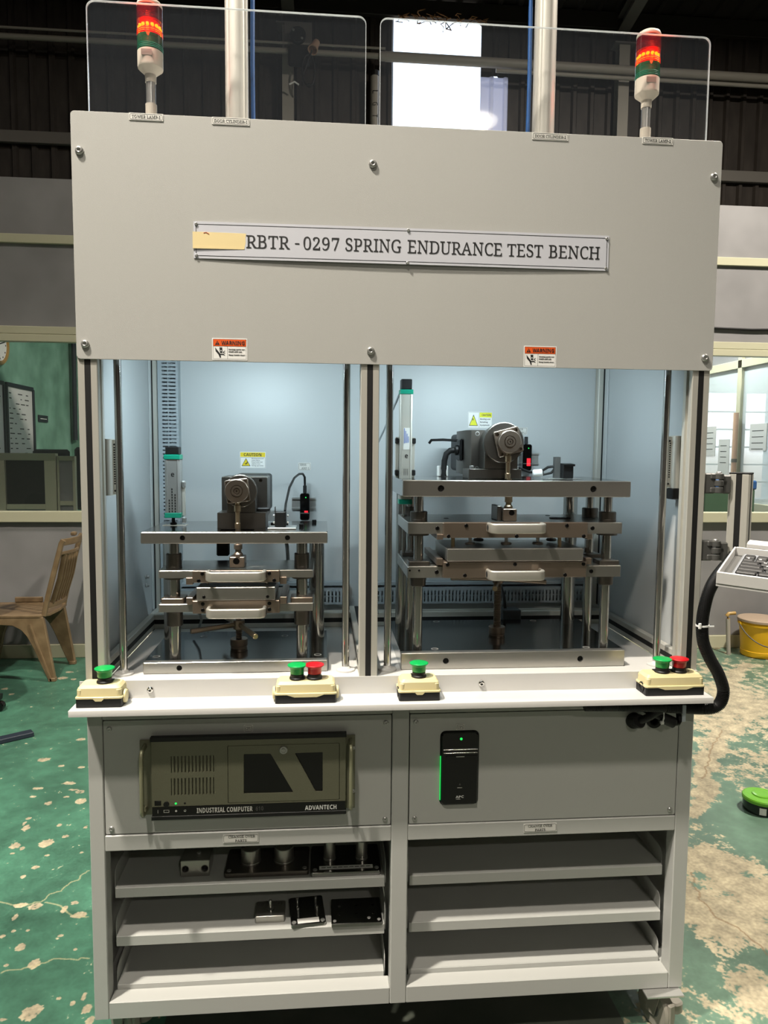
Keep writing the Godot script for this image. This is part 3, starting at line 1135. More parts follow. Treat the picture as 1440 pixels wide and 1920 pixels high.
	b.rod(Vector3(-2.612, 1.45, BACK_Z + 0.03), Vector3(-2.60, 2.9, BACK_Z + 0.03), 0.022, 10)
	alone("corner_pipe", b, M.navy, "dark upright pipe in the corner of the green office", "pipe")
	# pinned sheets on the back wall of the office
	var nb := thing("notice_board", "grey notice board with dark tool drawings, on the green back wall", "notice board", Vector3(-2.5, 1.3, BACK_Z + 0.01))
	b = MB.new()
	b.bx(-2.56, -2.30, 1.25, 1.60, BACK_Z + 0.001, BACK_Z + 0.02, 0.004)
	part("board", b, M.paper, nb)
	b = MB.new()
	for q in [[-2.50, 1.45], [-2.46, 1.40], [-2.40, 1.52], [-2.38, 1.5], [-2.35, 1.47]]:
		b.bx(q[0], q[0] + 0.018, 1.32, q[1], BACK_Z + 0.02, BACK_Z + 0.021)
	part("drawing", b, M.navy, nb)
	# low glazed counter in the office
	var lp := thing("low_partition", "low cream framed counter with a dark pane, seen through the left glass", "counter", Vector3(-2.4, 0, -4.2))
	frame_bar(-2.64, -2.205, 1.275, 1.33, -4.23, -4.17, lp)
	frame_bar(-2.29, -2.205, 0.0, 1.275, -4.23, -4.17, lp, "post")
	frame_bar(-2.64, -2.58, 0.0, 1.275, -4.23, -4.17, lp, "post")
	frame_bar(-2.58, -2.29, 0.90, 0.94, -4.22, -4.18, lp)
	b = MB.new()
	b.bx(-2.58, -2.29, 0.94, 1.275, -4.204, -4.196)
	part("pane", b, M.dark_slot, lp)
	b = MB.new()
	b.bx(-2.58, -2.29, 0.0, 0.90, -4.21, -4.19)
	part("panel", b, M.partition_grey, lp)
	var dr := thing("counter_gate", "narrow cream framed gate beside the low counter", "gate", Vector3(-2.13, 0, -4.2))
	frame_bar(-2.20, -2.185, 0.0, 1.31, -4.22, -4.18, dr, "stile")
	frame_bar(-2.085, -2.065, 0.0, 1.31, -4.22, -4.18, dr, "stile")
	frame_bar(-2.185, -2.085, 1.275, 1.31, -4.22, -4.18, dr)
	frame_bar(-2.185, -2.085, 0.93, 0.965, -4.22, -4.18, dr)
	b = MB.new()
	b.bx(-2.185, -2.085, 0.965, 1.275, -4.205, -4.195)
	b.bx(-2.185, -2.085, 0.0, 0.93, -4.205, -4.195)
	part("panel", b, M.partition_grey, dr)
	for q in [[-2.46, 1.36, "dark blue chair back behind the counter at the photo's left edge"], [-2.12, 1.38, "dark blue chair back standing beside the counter gate"]]:
		var oc := thing("visitor_chair", q[2], "chair", Vector3(q[0], 0, -4.75), "dark chairs in the office")
		b = MB.new()
		b.bx(q[0] - 0.14, q[0] + 0.16, 0.85, q[1], -4.80, -4.75, 0.02)
		part("backrest", b, M.navy, oc)
		b = MB.new()
		b.bx(q[0] - 0.16, q[0] + 0.18, 0.42, 0.48, -4.75, -4.36, 0.02)
		part("seat", b, M.navy, oc)
		for e in [[-0.14, -4.74], [0.16, -4.74], [-0.14, -4.38], [0.16, -4.38]]:
			b = MB.new()
			b.rod(Vector3(q[0] + e[0], 0, e[1]), Vector3(q[0] + e[0], 0.42, e[1]), 0.012, 8)
			part("leg", b, M.black_plastic, oc)
		for e in [-0.14, 0.16]:
			b = MB.new()
			b.rod(Vector3(q[0] + e, 0.42, -4.74), Vector3(q[0] + e, 0.9, -4.775), 0.012, 8)
			part("back_post", b, M.black_plastic, oc)

	# right office: a second glazed partition running away from the camera
	var x := 3.4
	var ws := structure("wall_office_right", "cream framed glass side partition of the right office")
	for y in [[0.0, 0.09], [0.895, 0.965], [2.10, 2.17], [2.95, 3.0]]:
		frame_bar(x - 0.03, x + 0.03, y[0], y[1], BACK_Z, z - 0.04, ws)
	for zz in [-5.85, -4.41, -3.36]:
		frame_bar(x - 0.03, x + 0.03, 0.09, 2.95, zz - 0.03, zz + 0.03, ws, "post")
	frame_bar(x - 0.006, x + 0.006, 0.09, 0.895, BACK_Z, z - 0.04, ws, "panel", M.partition_grey)
	for q in [[-5.82, -4.44], [-4.38, -3.39]]:
		for y in [[0.965, 2.10], [2.17, 2.95]]:
			var win := structure("window_%d" % (n + 1))
			n += 1
			b = MB.new()
			b.bx(x - 0.003, x + 0.003, y[0], y[1], q[0], q[1])
			part("pane", b, M.dusty_glass if y[0] < 1.0 else M.partition_grey, win)
	for q in [[-4.72, -4.55, 1.16, 1.50, "grey paper sheet taped low on the right office glass"], [-5.3, -4.78, 1.35, 1.62, "pale poster strip on the right office glass, left of the grey sheet"], [-4.25, -4.02, 1.40, 1.62, "pale paper on the right office glass beside the photo's right edge"]]:
		b = MB.new()
		b.bx(x - 0.008, x - 0.004, q[2], q[3], q[0], q[1])
		var o := alone("paper_sheet", b, M.paper, q[4], "paper", "papers on the right office glass")
		b = MB.new()
		for k in 4: b.bx(x - 0.0085, x - 0.008, q[3] - 0.06 - k * 0.05, q[3] - 0.054 - k * 0.05, q[0] + 0.03, q[1] - 0.04)
		part("print", b, M.ink, o)
	b = MB.new()
	b.rod(Vector3(3.33, 0.965, -4.36), Vector3(3.33, 1.72, -4.36), 0.022, 10)
	var rl := alone("rolled_chart", b, M.bulb_holder, "tan rolled chart standing against the right office post", "rolled chart")
	b = MB.new()
	b.cyl(Vector3(3.33, 1.30, -4.36), Vector3.UP, 0.0235, 0.03, 0.0, 12)
	part("band", b, M.steel_section, rl)
	var tl := thing("added_tube_lamp", "unseen white tube lamp added to brighten the right office", "lamp", Vector3(2.7, 2.9, -4.4))
	b = MB.new()
	b.bx(2.67, 2.73, 2.92, 2.97, -5.0, -3.8, 0.004)
	b.bx(2.70, 3.38, 2.955, 2.968, -4.41, -4.395)
	part("housing", b, M.white_print, tl)
	b = MB.new()
	b.rod(Vector3(2.7, 2.905, -4.98), Vector3(2.7, 2.905, -3.82), 0.013, 10)
	part("tube", b, M.led_strip, tl)
	area_light("lamp_light", Vector3(2.7, 2.885, -4.4), Vector3.DOWN, Vector2(0.05, 1.1), Color(0.97, 1.0, 0.98), 6.0, tl)  # added light in place of the office's daylight
	var cb := thing("steel_cabinet", "dark green steel cabinet with a blue top, behind the right glass", "cabinet", Vector3(3.0, 0, -3.9))
	b = MB.new()
	b.bx(2.72, 3.12, 0.0, 1.10, -4.1, -3.7, 0.006)
	part("body", b, M.dark_green_metal, cb)
	b = MB.new()
	b.bx(2.71, 3.13, 1.10, 1.17, -4.11, -3.69, 0.01)
	part("top", b, M.blue_hose, cb)
	b = MB.new()
	b.bx(2.90, 2.915, 0.5, 0.62, -3.7, -3.685, 0.003)
	part("handle", b, M.zinc, cb)
	b = MB.new()
	b.bx(2.50, 2.70, 0.0, 1.19, -4.1, -3.7, 0.006)
	var c2 := alone("grey_locker", b, M.hinge_grey, "dark grey locker beside the green steel cabinet", "locker")
	b = MB.new()
	b.bx(2.67, 2.682, 0.6, 0.7, -3.7, -3.688, 0.003)
	part("handle", b, M.zinc, c2)


# ---------------------------------------------------------------- the test bench
# a 40 mm slotted aluminium section along the local z axis
func tslot(s := 0.04, w := 0.0125, d := 0.006) -> PackedVector2Array:
	var h := s / 2
	var o := PackedVector2Array()
	for k in 4:
		var r := Transform2D(PI / 2 * k, Vector2.ZERO)
		for p in [Vector2(h, -h + 0.0015), Vector2(h, -w / 2), Vector2(h - d, -w / 2), Vector2(h - d, w / 2), Vector2(h, w / 2), Vector2(h, h - 0.0015)]:
			o.append(r * p)
	return o

func rail(a: Vector3, b: Vector3, parent: Node3D, called: String, covers := []) -> void:
	var m := MB.new()
	var ax := (b - a).normalized()
	var bs: Basis
	if absf(ax.y) > 0.9: bs = Basis(Vector3.RIGHT, Vector3.FORWARD, Vector3.UP)
	elif absf(ax.x) > 0.9: bs = Basis(Vector3.FORWARD, Vector3.UP, Vector3.RIGHT)
	else: bs = Basis(Vector3.RIGHT, Vector3.UP, Vector3.BACK)
	m.xf = Transform3D(bs, a)
	m.prism(tslot(), 0.0, a.distance_to(b), 0.0006)
	var o := part(called, m, M.anodised, parent)
	for side in covers:
		m = MB.new()
		var off: Vector3 = side * 0.0172
		var c := (a + b) / 2 + off
		var s := Vector3(0.0124, 0.0124, 0.0124)
		for k in 3:
			if absf(side[k]) > 0.5: s[k] = 0.0055
			if absf(ax[k]) > 0.5: s[k] = a.distance_to(b) - 0.002
		m.box(c, s)
		part("slot_cover", m, M.black_rubber, o)

func button_head(b: MB, at: Vector3, axis: Vector3, r: float) -> void:
	b.lathe_at(at, axis, [Vector2(r, 0), Vector2(r, r * 0.18), Vector2(r * 0.88, r * 0.5), Vector2(r * 0.62, r * 0.66), Vector2(r * 0.36, r * 0.7), Vector2(r * 0.3, r * 0.35), Vector2(0, r * 0.35)], 18, true)

func screw(at: Vector3, r: float, parent: Node3D, axis := Vector3.BACK, m: Material = null) -> void:
	var b := MB.new()
	button_head(b, at, axis, r)
	part("screw", b, m if m else M.zinc, parent)

func bench() -> void:
	var t := thing("test_bench", "tall grey spring test bench on casters with a slotted aluminium work chamber", "test bench")
	# ---- welded base
	var b := MB.new()
	var e := 0.002
	for x in [[-HW, -0.645], [-0.0205, 0.017], [0.642, HW]]:
		b.bx(x[0], x[1], 0.105, 0.8335, -0.04, 0, e)
	for x in [[-0.645, -0.0205], [0.017, 0.642]]:
		b.bx(x[0], x[1], 0.4945, 0.5305, -0.04, -0.0003, e)
		b.bx(x[0], x[1], 0.105, 0.1455, -0.04, -0.0003, e)
		b.bx(x[0], x[1], 0.7885, 0.8333, -0.04, -0.0003, e)
	for x in [[-HW, -0.6365], [0.6365, HW]]:
		b.bx(x[0], x[1], 0.105, 0.8335, -0.57, -0.532, e)
		for y in [[0.105, 0.143], [0.4945, 0.5305], [0.795, 0.833]]:
			b.bx(x[0], x[1], y[0], y[1], -0.5315, -0.0405, e)
	b.bx(-0.636, 0.636, 0.105, 0.143, -0.57, -0.532, e)
	part("base_frame", b, M.frame_paint, t, "pale grey welded square tube base frame")
	b = MB.new()
	for x in [-0.674, 0.672]: b.bx(x, x + 0.002, 0.143, 0.795, -0.53, -0.041)
	b.bx(-0.636, 0.636, 0.143, 0.83, -0.556, -0.554)
	b.bx(-0.636, 0.636, 0.512, 0.514, -0.553, -0.042)
	b.bx(-0.0025, -0.0005, 0.146, 0.511, -0.553, -0.042)
	part("cabinet_lining", b, M.frame_paint, t)
	# ---- front covers
	for q in [[-0.6435, -0.0225, 0.533, 0.7865], [0.0192, 0.6405, 0.5325, 0.7862]]:
		var holes := []
		if q[0] < 0: holes.append(MB.rr(-0.3325, 0.6605, 0.416, 0.178))
		else:
			holes.append(MB.rr(0.1315, 0.66, 0.0885, 0.1725, 0.012))
			holes.append(circ(0.533, 0.7605, 0.015))
			holes.append(circ(0.581, 0.7594, 0.015))
		b = MB.new()
		b.prism(MB.rr((q[0] + q[1]) / 2, (q[2] + q[3]) / 2, q[1] - q[0], q[3] - q[2], 0.003, 2), -0.006, -0.002, 0.0006, holes)
		var fp := part("front_cover", b, M.frame_paint, t)
		for x in [q[0] + 0.0125, q[1] - 0.0125]:
			for y in [q[2] + 0.013, q[3] - 0.018]:
				if x > 0.5 and y > 0.7: continue
				screw(Vector3(x, y, -0.002), 0.0058, fp)
		if q[0] > 0:
			for x in [0.533, 0.581]:
				b = MB.new()
				b.lathe_at(Vector3(x, 0.76, -0.004), Vector3.BACK, [Vector2(0.0095, -0.01), Vector2(0.0095, 0.004), Vector2(0.012, 0.006), Vector2(0.0185, 0.006), Vector2(0.0185, 0.002), Vector2(0.0149, 0.002), Vector2(0.0149, -0.008)], 24)
				part("cable_grommet", b, M.black_rubber, fp)
	# ---- sliding sheet metal shelves
	for col in [[-0.6375, -0.031], [0.0265, 0.636]]:
		for y in [0.3862, 0.2715, 0.1565]:
			b = MB.new()
			b.bx(col[0], col[1], y - 0.0022, y, -0.5, -0.042)
			b.bx(col[0], col[1], y - 0.0235, y, -0.0422, -0.040, 0.0008)
			var sh := part("shelf", b, M.frame_paint, t)
			for s in [0, 1]:
				b = MB.new()
				var x0: float = col[s] - (0.0032 if s == 0 else -0.0015)
				b.side(PackedVector2Array([Vector2(-0.5, y - 0.02), Vector2(-0.05, y - 0.02), Vector2(-0.05, y + 0.025), Vector2(-0.056, y + 0.034), Vector2(-0.068, y + 0.038), Vector2(-0.5, y + 0.038)]), x0, x0 + 0.0017)
				part("side_runner", b, M.frame_paint, sh)
	# ---- chamber floor, rails and posts
	b = MB.new()
	b.bx(-0.636, 0.636, YF - 0.004, YF, -0.545, -0.001, 0.0008)
	part("chamber_floor", b, M.white_powder_coat, t, "pale sheet metal chamber floor")
	b = MB.new()
	b.bx(-0.6365, 0.6365, 0.8335, YF - 0.0041, -0.53, -0.003)
	part("floor_support", b, M.frame_paint, t)
	var up := Vector3.UP
	for x in [-0.6565, -0.0755, 0.6565]:
		var cov := [Vector3.BACK]
		rail(Vector3(x, 0.835 if absf(x) > 0.1 else YF, -0.02), Vector3(x, 2.0, -0.02), t, "front_post", cov)
	for x in [-0.6565, 0.6565]:
		rail(Vector3(x, 0.835, -0.565), Vector3(x, 2.0, -0.565), t, "rear_post", [Vector3.BACK])
		rail(Vector3(x, YF + 0.02, -0.5445), Vector3(x, YF + 0.02, -0.0405), t, "bottom_rail", [Vector3(-signf(x), 0, 0)])
	rail(Vector3(-0.636, YF + 0.02, -0.475), Vector3(-0.0965, YF + 0.02, -0.475), t, "bottom_rail", [Vector3.BACK])
	rail(Vector3(-0.0555, YF + 0.02, -0.475), Vector3(0.636, YF + 0.02, -0.475), t, "bottom_rail", [Vector3.BACK])
	rail(Vector3(-0.076, YF + 0.02, -0.544), Vector3(-0.076, YF + 0.02, -0.0405), t, "bottom_rail", [Vector3.LEFT, Vector3.UP])
	for s in [-1.0, 1.0]:
		b = MB.new()
		b.bx(s * 0.6575, s * 0.6545, YF + 0.0345, 1.995, -0.5445, -0.0405)
		var sp := part("side_panel", b, M.inner_panel, t)
		b = MB.new()
		b.bx(s * 0.6543, s * 0.6505, YF + 0.042, 1.99, -0.530, -0.512, 0.001)
		part("edge_fold", b, M.inner_panel, sp)
	b = MB.new()
	b.bx(-0.636, 0.636, 0.835, 1.995, ZB - 0.003, ZB)
	part("back_panel", b, M.inner_panel, t)
	b = MB.new()
	b.bx(-0.676, 0.676, 2.0005, 2.0035, -0.585, -0.0385)
	b.bx(-0.676, 0.676, 2.0005, 2.0035, -0.0315, -0.0005)
	part("roof_panel", b, M.grey_powder_coat, t)
	b = MB.new()
	b.bx(-0.636, 0.636, 1.92, 1.924, -0.545, -0.06)
	part("chamber_ceiling", b, M.inner_panel, t)
	# ---- header
	b = MB.new()
	b.prism(MB.rr(0.0015, 1.7935, 1.356, 0.4868, 0.008), 0.0005, 0.0035, 0.0006)
	var hp := part("header_panel", b, M.grey_powder_coat, t, "wide warm grey textured header panel")
	for p in [Vector2(-0.6604, 1.9600), Vector2(-0.0733, 1.9585), Vector2(0.6623, 1.962), Vector2(-0.6586, 1.5803), Vector2(-0.075, 1.5782), Vector2(0.6603, 1.5781)]:
		screw(Vector3(p.x, p.y, 0.0035), 0.0085, hp)
	# ---- operator's ledge: an upright with a shelf folded from it
	b = MB.new()
	b.side(PackedVector2Array([Vector2(0.0008, 0.8755), Vector2(0.0008, TRAY - 0.0025), Vector2(0.0725, TRAY - 0.0025), Vector2(0.0725, TRAY - 0.013), Vector2(0.0745, TRAY - 0.013), Vector2(0.0752, TRAY - 0.001), Vector2(0.0745, TRAY), Vector2(0.0032, TRAY), Vector2(0.0032, 0.8755)]), -0.6885, 0.6775)
	var tr := part("operator_ledge", b, M.white_powder_coat, t, "pale folded sheet metal ledge")
	for x in [-0.542, 0.177]: screw(Vector3(x, 0.8555, 0.0032), 0.0072, tr, Vector3.BACK, M.chrome)
	for x in [-0.463, -0.315, -0.205, 0.07, 0.134, 0.36]:
		b = MB.new()
		b.rod(Vector3(x, TRAY - 0.0215, 0.03), Vector3(x, TRAY - 0.0026, 0.03), 0.004, 8)
		part("stud", b, M.white_powder_coat, tr)
	# ---- door guide rods
	for q in [[-0.6105, "left"], [-0.1233, ""], [-0.0288, ""], [0.604, ""]]:
		b = MB.new()
		b.rod(Vector3(q[0], YF + 0.003, -0.05), Vector3(q[0], 1.99, -0.05), 0.0082, 18)
		var o := part("guide_rod", b, M.steel_bar, t)
		b = MB.new()
		b.lathe_at(Vector3(q[0], YF + 0.0001, -0.05), up, [Vector2(0, 0), Vector2(0.021, 0), Vector2(0.021, 0.0035), Vector2(0.019, 0.0045), Vector2(0.012, 0.0055), Vector2(0.0084, 0.0105)], 24)
		part("flange", b, M.white_powder_coat, o)
	# ---- clear doors, raised
	for q in [[-0.652, -0.0865], [-0.0575, 0.662]]:
		var w: float = q[1] - q[0]
		b = MB.new()
		b.prism(MB.rr((q[0] + q[1]) / 2, 1.955, w - 0.0026, 0.6234, 0.0147, 5), -0.0373, -0.0327)
		var d := part("clear_door", b, M.acrylic, t, "clear acrylic sliding door raised above the header")
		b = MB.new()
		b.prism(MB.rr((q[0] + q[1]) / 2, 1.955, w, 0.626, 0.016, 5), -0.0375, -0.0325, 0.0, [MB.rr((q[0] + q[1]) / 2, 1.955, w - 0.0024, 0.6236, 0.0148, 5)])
		part("edge_glow", b, M.acrylic_edge, d)  # rim painted pale for the glow along the edge
	# ---- wiring ducts on the back panel
	duct(Vector3(-0.606, 1.385, ZB), 0.056, 1.17, true, M.grey_duct, t)
	duct(Vector3(-0.365, 0.945, ZB), 0.048, 0.525, false, M.grey_duct, t)
	duct(Vector3(0.3, 0.945, ZB), 0.048, 0.64, false, M.grey_duct, t)
	for q in [[-0.628, -0.10], [-0.05, 0.628]]:
		b = MB.new()
		b.bx(q[0], q[1], 0.975, 0.985, ZB + 0.0002, ZB + 0.03, 0.001)
		part("duct_cover_strip", b, M.grey_duct, t)
	# ---- light bars hidden behind the header
	for q in [[-0.37, 0.2], [0.27, 0.24]]:
		b = MB.new()
		b.bx(q[0] - q[1] / 2 - 0.01, q[0] + q[1] / 2 + 0.01, 1.5815, 1.602, -0.085, -0.045, 0.003)
		var lb := part("light_bar", b, M.white_print, t)
		b = MB.new()
		b.bx(q[0] - q[1] / 2, q[0] + q[1] / 2, 1.578, 1.5815, -0.080, -0.050)
		part("diffuser", b, M.led_strip, lb)
		area_light("chamber_light", Vector3(q[0], 1.574, -0.068), Vector3(0, -0.75, -1), Vector2(q[1], 0.02), Color(0.88, 0.97, 1.0), 0.36, lb)
	# ---- cable bolts on the left wall, small cut-out at the right
	for y in [1.022, 0.999]:
		b = MB.new()
		b.cyl(Vector3(-0.6543, y, -0.44), Vector3.RIGHT, 0.006, 0.004, 0.001, 10)
		b.cyl(Vector3(-0.6503, y, -0.44), Vector3.RIGHT, 0.0045, 0.007, 0.001, 6)
		part("wall_bolt", b, M.zinc, t)
	# ---- casters
	for q in [[0.625, -0.02, 0.35], [-0.63, -0.07, 0.8], [0.62, -0.5, 0.2], [-0.62, -0.5, 0.5]]:
		caster(q[0], q[1], q[2], t)


func duct(c: Vector3, w: float, l: float, upright: bool, m: Material, parent: Node3D) -> void:
	var bs := Basis() if upright else Basis(Vector3.BACK, -PI / 2)
	var b := MB.new()
	b.xf = Transform3D(bs, c)
	b.bx(-w / 2, w / 2, -l / 2, l / 2, 0.0004, 0.004)
	var o := part("wiring_duct", b, m, parent)
	b = MB.new()
	b.xf = Transform3D(bs, c)
	var z1 := 0.036
	for x in [[-w / 2, -w * 0.30], [-w * 0.02, w * 0.02], [w * 0.38, w / 2]]: b.bx(x[0], x[1], -l / 2, l / 2, 0.004, z1)
	var n := int(l / 0.0105)
	for k in n:
		var y := -l / 2 + 0.0105 * k
		for x in [[-w * 0.30, -w * 0.02], [w * 0.02, w * 0.38]]: b.bx(x[0], x[1], y, y + 0.0066, z1 - 0.003, z1 - 0.0002)
	part("slotted_face", b, m, o)


func caster(x: float, z: float, turn: float, parent: Node3D) -> void:
	var c := Vector3(x, 0.048, z)
	var bs := Basis(Vector3.UP, turn)
	var b := MB.new()
	b.xf = Transform3D(bs, c)
	b.lathe_at(Vector3(-0.014, 0, 0), Vector3.RIGHT, [Vector2(0.02, 0.0), Vector2(0.042, 0.0), Vector2(0.048, 0.004), Vector2(0.048, 0.024), Vector2(0.042, 0.028), Vector2(0.02, 0.028)], 32)
	var o := part("caster", b, M.caster_tyre, parent)
	b = MB.new()
	b.xf = Transform3D(bs, c)
	b.cyl(Vector3(-0.016, 0, 0), Vector3.RIGHT, 0.021, 0.032, 0.002)
	part("hub", b, M.hinge_grey, o)
	b = MB.new()
	b.xf = Transform3D(bs, c)
	for s in [-1.0, 1.0]:
		b.side(PackedVector2Array([Vector2(-0.012, -0.012), Vector2(0.012, -0.012), Vector2(0.028, 0.05), Vector2(-0.02, 0.05)]), s * 0.019 - 0.0015, s * 0.019 + 0.0015)
	b.bx(-0.024, 0.024, 0.047, 0.052, -0.03, 0.034, 0.001)
	b.bx(-0.009, 0.009, -0.028, 0.034, 0.040, 0.050, 0.003)
	part("fork", b, M.caster_tyre, o)
	b = MB.new()
	b.xf = Transform3D(bs, c)
	b.plan(MB.rr(0.038, 0.012, 0.034, 0.05, 0.014), -0.008, 0.016, 0.004)
	part("brake_pedal", b, M.caster_tyre, o)
	b = MB.new()
	b.bx(x - 0.045, x + 0.045, 0.1, 0.1048, z - 0.045, z + 0.045, 0.0008)
	part("top_plate", b, M.zinc, o)


# ---------------------------------------------------------------- the two spring presses
func slab(x0: float, x1: float, z0: float, z1: float, y0: float, y1: float, r: float, through := [], front_holes := [], hr := 0.006) -> MB:
	# a plate lying flat; front_holes: x positions of tapped holes drilled into its front edge
	var b := MB.new()
	if front_holes.size() == 0:
		b.plan(MB.rr((x0 + x1) / 2, (z0 + z1) / 2, x1 - x0, z1 - z0, r), y0, y1, 0.0012, through)
		return b
	# the drilled front edge is added by lit_front_edge()
	b.plan(MB.rr((x0 + x1) / 2, (z0 + z1 - 0.018) / 2, x1 - x0, z1 - 0.018 - z0, 0.0), y0, y1, 0.0, through)
	return b

func lit_front_edge(t: Node3D, x0: float, x1: float, z1: float, y0: float, y1: float, front_holes: Array, hr: float) -> void:
	# front edge with tapped holes; paler steel stands in for light it catches
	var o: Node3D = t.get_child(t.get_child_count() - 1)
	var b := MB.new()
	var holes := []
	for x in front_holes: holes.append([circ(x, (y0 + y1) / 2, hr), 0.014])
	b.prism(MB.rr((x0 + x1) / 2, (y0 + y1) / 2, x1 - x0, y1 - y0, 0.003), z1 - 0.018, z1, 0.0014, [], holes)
	part("lit_front_edge", b, M.ground_steel, o)

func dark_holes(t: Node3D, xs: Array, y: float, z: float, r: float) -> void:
	# black discs stand in for the shade inside the tapped holes
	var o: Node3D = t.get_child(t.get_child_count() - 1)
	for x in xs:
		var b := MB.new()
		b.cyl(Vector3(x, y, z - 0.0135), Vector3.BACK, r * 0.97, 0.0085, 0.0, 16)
		part("hole_shade", b, M.dark_slot, o)

func handle(b: MB, x0: float, x1: float, y: float, h: float, zf: float, out: float) -> void:
	# cast bow handle: flat section on a U-shaped path
	var r := 0.014
	var path := [Vector3(x0, y, zf)]
	path.append(Vector3(x0, y, zf + out - r))
	for k in range(1, 6):
		var a := PI / 2 * k / 5.0
		path.append(Vector3(x0 + r - r * cos(a), y, zf + out - r + r * sin(a)))
	for k in range(0, 5):
		var a := PI / 2 * k / 5.0
		path.append(Vector3(x1 - r + r * sin(a), y, zf + out - r + r * cos(a)))
	path.append(Vector3(x1, y, zf + out - r))
	path.append(Vector3(x1, y, zf))
	b.sweep(path, MB.rr(0, 0, 0.0085, h, 0.0038), Vector3.UP)

func socket(at: Vector3, r: float, parent: Node3D, axis := Vector3.BACK) -> void:
	var b := MB.new()
	b.lathe_at(at, axis, [Vector2(r, 0), Vector2(r, r * 0.3), Vector2(r * 0.85, r * 0.45), Vector2(r * 0.5, r * 0.45), Vector2(r * 0.45, 0.0002), Vector2(0, 0.0002)], 12)
	part("socket_screw", b, M.black_screw, parent)

func column_bar(x: float, z: float, r: float, y0: float, y1: float, t: Node3D, m: Material, called := "guide_column") -> void:
	var b := MB.new()
	b.rod(Vector3(x, y0, z), Vector3(x, y1, z), r, 28)
	part(called, b, m, t)

func bush(x: float, z: float, r0: float, r: float, y0: float, y1: float, fl: float, t: Node3D, called := "guide_bush") -> void:
	# a sleeve round the column, with a flange at the y0 end
	var b := MB.new()
	var s := signf(y1 - y0)
	var h := absf(y1 - y0)
	b.lathe_at(Vector3(x, y0, z), Vector3(0, s, 0), [Vector2(r0, 0), Vector2(fl, 0), Vector2(fl, 0.005), Vector2(r, 0.0055), Vector2(r, h - 0.0015), Vector2(r - 0.0015, h), Vector2(r0, h)], 28)
	part(called, b, M.dark_steel, t)

func thread(x: float, z: float, r: float, y0: float, y1: float, t: Node3D) -> void:
	var b := MB.new()
	var pr := []
	var y := y0
	while y < y1:
		pr.append(Vector2(r, y))
		pr.append(Vector2(r, y + 0.0008))
		pr.append(Vector2(r * 0.74, y + 0.0018))
		y += 0.0034
	pr.append(Vector2(r, y1))
	b.lathe_at(Vector3(x, 0, z), Vector3.UP, pr, 20)
	part("lead_screw", b, M.brown_steel, t)

func crank(t: Node3D, c: Vector3, rd: float, flange: float, turn: float, off: Vector2, rb: float, rod_y: float) -> void:
	var b := MB.new()
	b.lathe_at(c, Vector3.BACK, [Vector2(0, 0), Vector2(rd - 0.001, 0), Vector2(rd, 0.001), Vector2(rd, 0.015), Vector2(rd - 0.002, 0.0165), Vector2(0, 0.0165)], 40)
	var o := part("crank_disc", b, M.dark_steel, t)
	var q := c + Vector3(off.x, off.y, 0.0166)
	b = MB.new()
	b.xf = Transform3D(Basis(Vector3.BACK, turn), q)
	var h := []
	for k in 4: h.append([circ(flange * 0.37 * [1, -1, -1, 1][k], flange * 0.37 * [1, 1, -1, -1][k], flange * 0.075, 12), 0.006])
	b.prism(MB.rr(0, 0, flange, flange, flange * 0.09), 0, 0.009, 0.0012, [], h)
	part("bearing_flange", b, M.brown_steel, o)
	b = MB.new()
	b.lathe_at(q + Vector3(0, 0, 0.0091), Vector3.BACK, [Vector2(0, 0), Vector2(rb, 0), Vector2(rb, 0.011), Vector2(rb - 0.0015, 0.0125), Vector2(rb * 0.52, 0.0125), Vector2(rb * 0.50, 0.0105), Vector2(rb * 0.46, 0.0105), Vector2(rb * 0.44, 0.0135), Vector2(rb * 0.28, 0.0135), Vector2(rb * 0.26, 0.0115), Vector2(rb * 0.22, 0.0115), Vector2(rb * 0.2, 0.013), Vector2(rb * 0.08, 0.013), Vector2(rb * 0.07, 0.009), Vector2(0, 0.009)], 40)
	part("bearing_housing", b, M.brown_steel, o)
	var zr := q.z + 0.006
	b = MB.new()
	var top := q.y - rb * 0.92
	b.lathe_at(Vector3(q.x, rod_y, zr), Vector3.UP, [Vector2(0, 0), Vector2(0.0068, 0), Vector2(0.0068, 0.012), Vector2(0.0055, 0.014), Vector2(0.0055, top - rod_y - 0.024), Vector2(0.0078, top - rod_y - 0.022), Vector2(0.0078, top - rod_y - 0.008), Vector2(0.0055, top - rod_y - 0.006), Vector2(0.0055, top - rod_y)], 18)
	part("push_rod", b, M.brass, o)

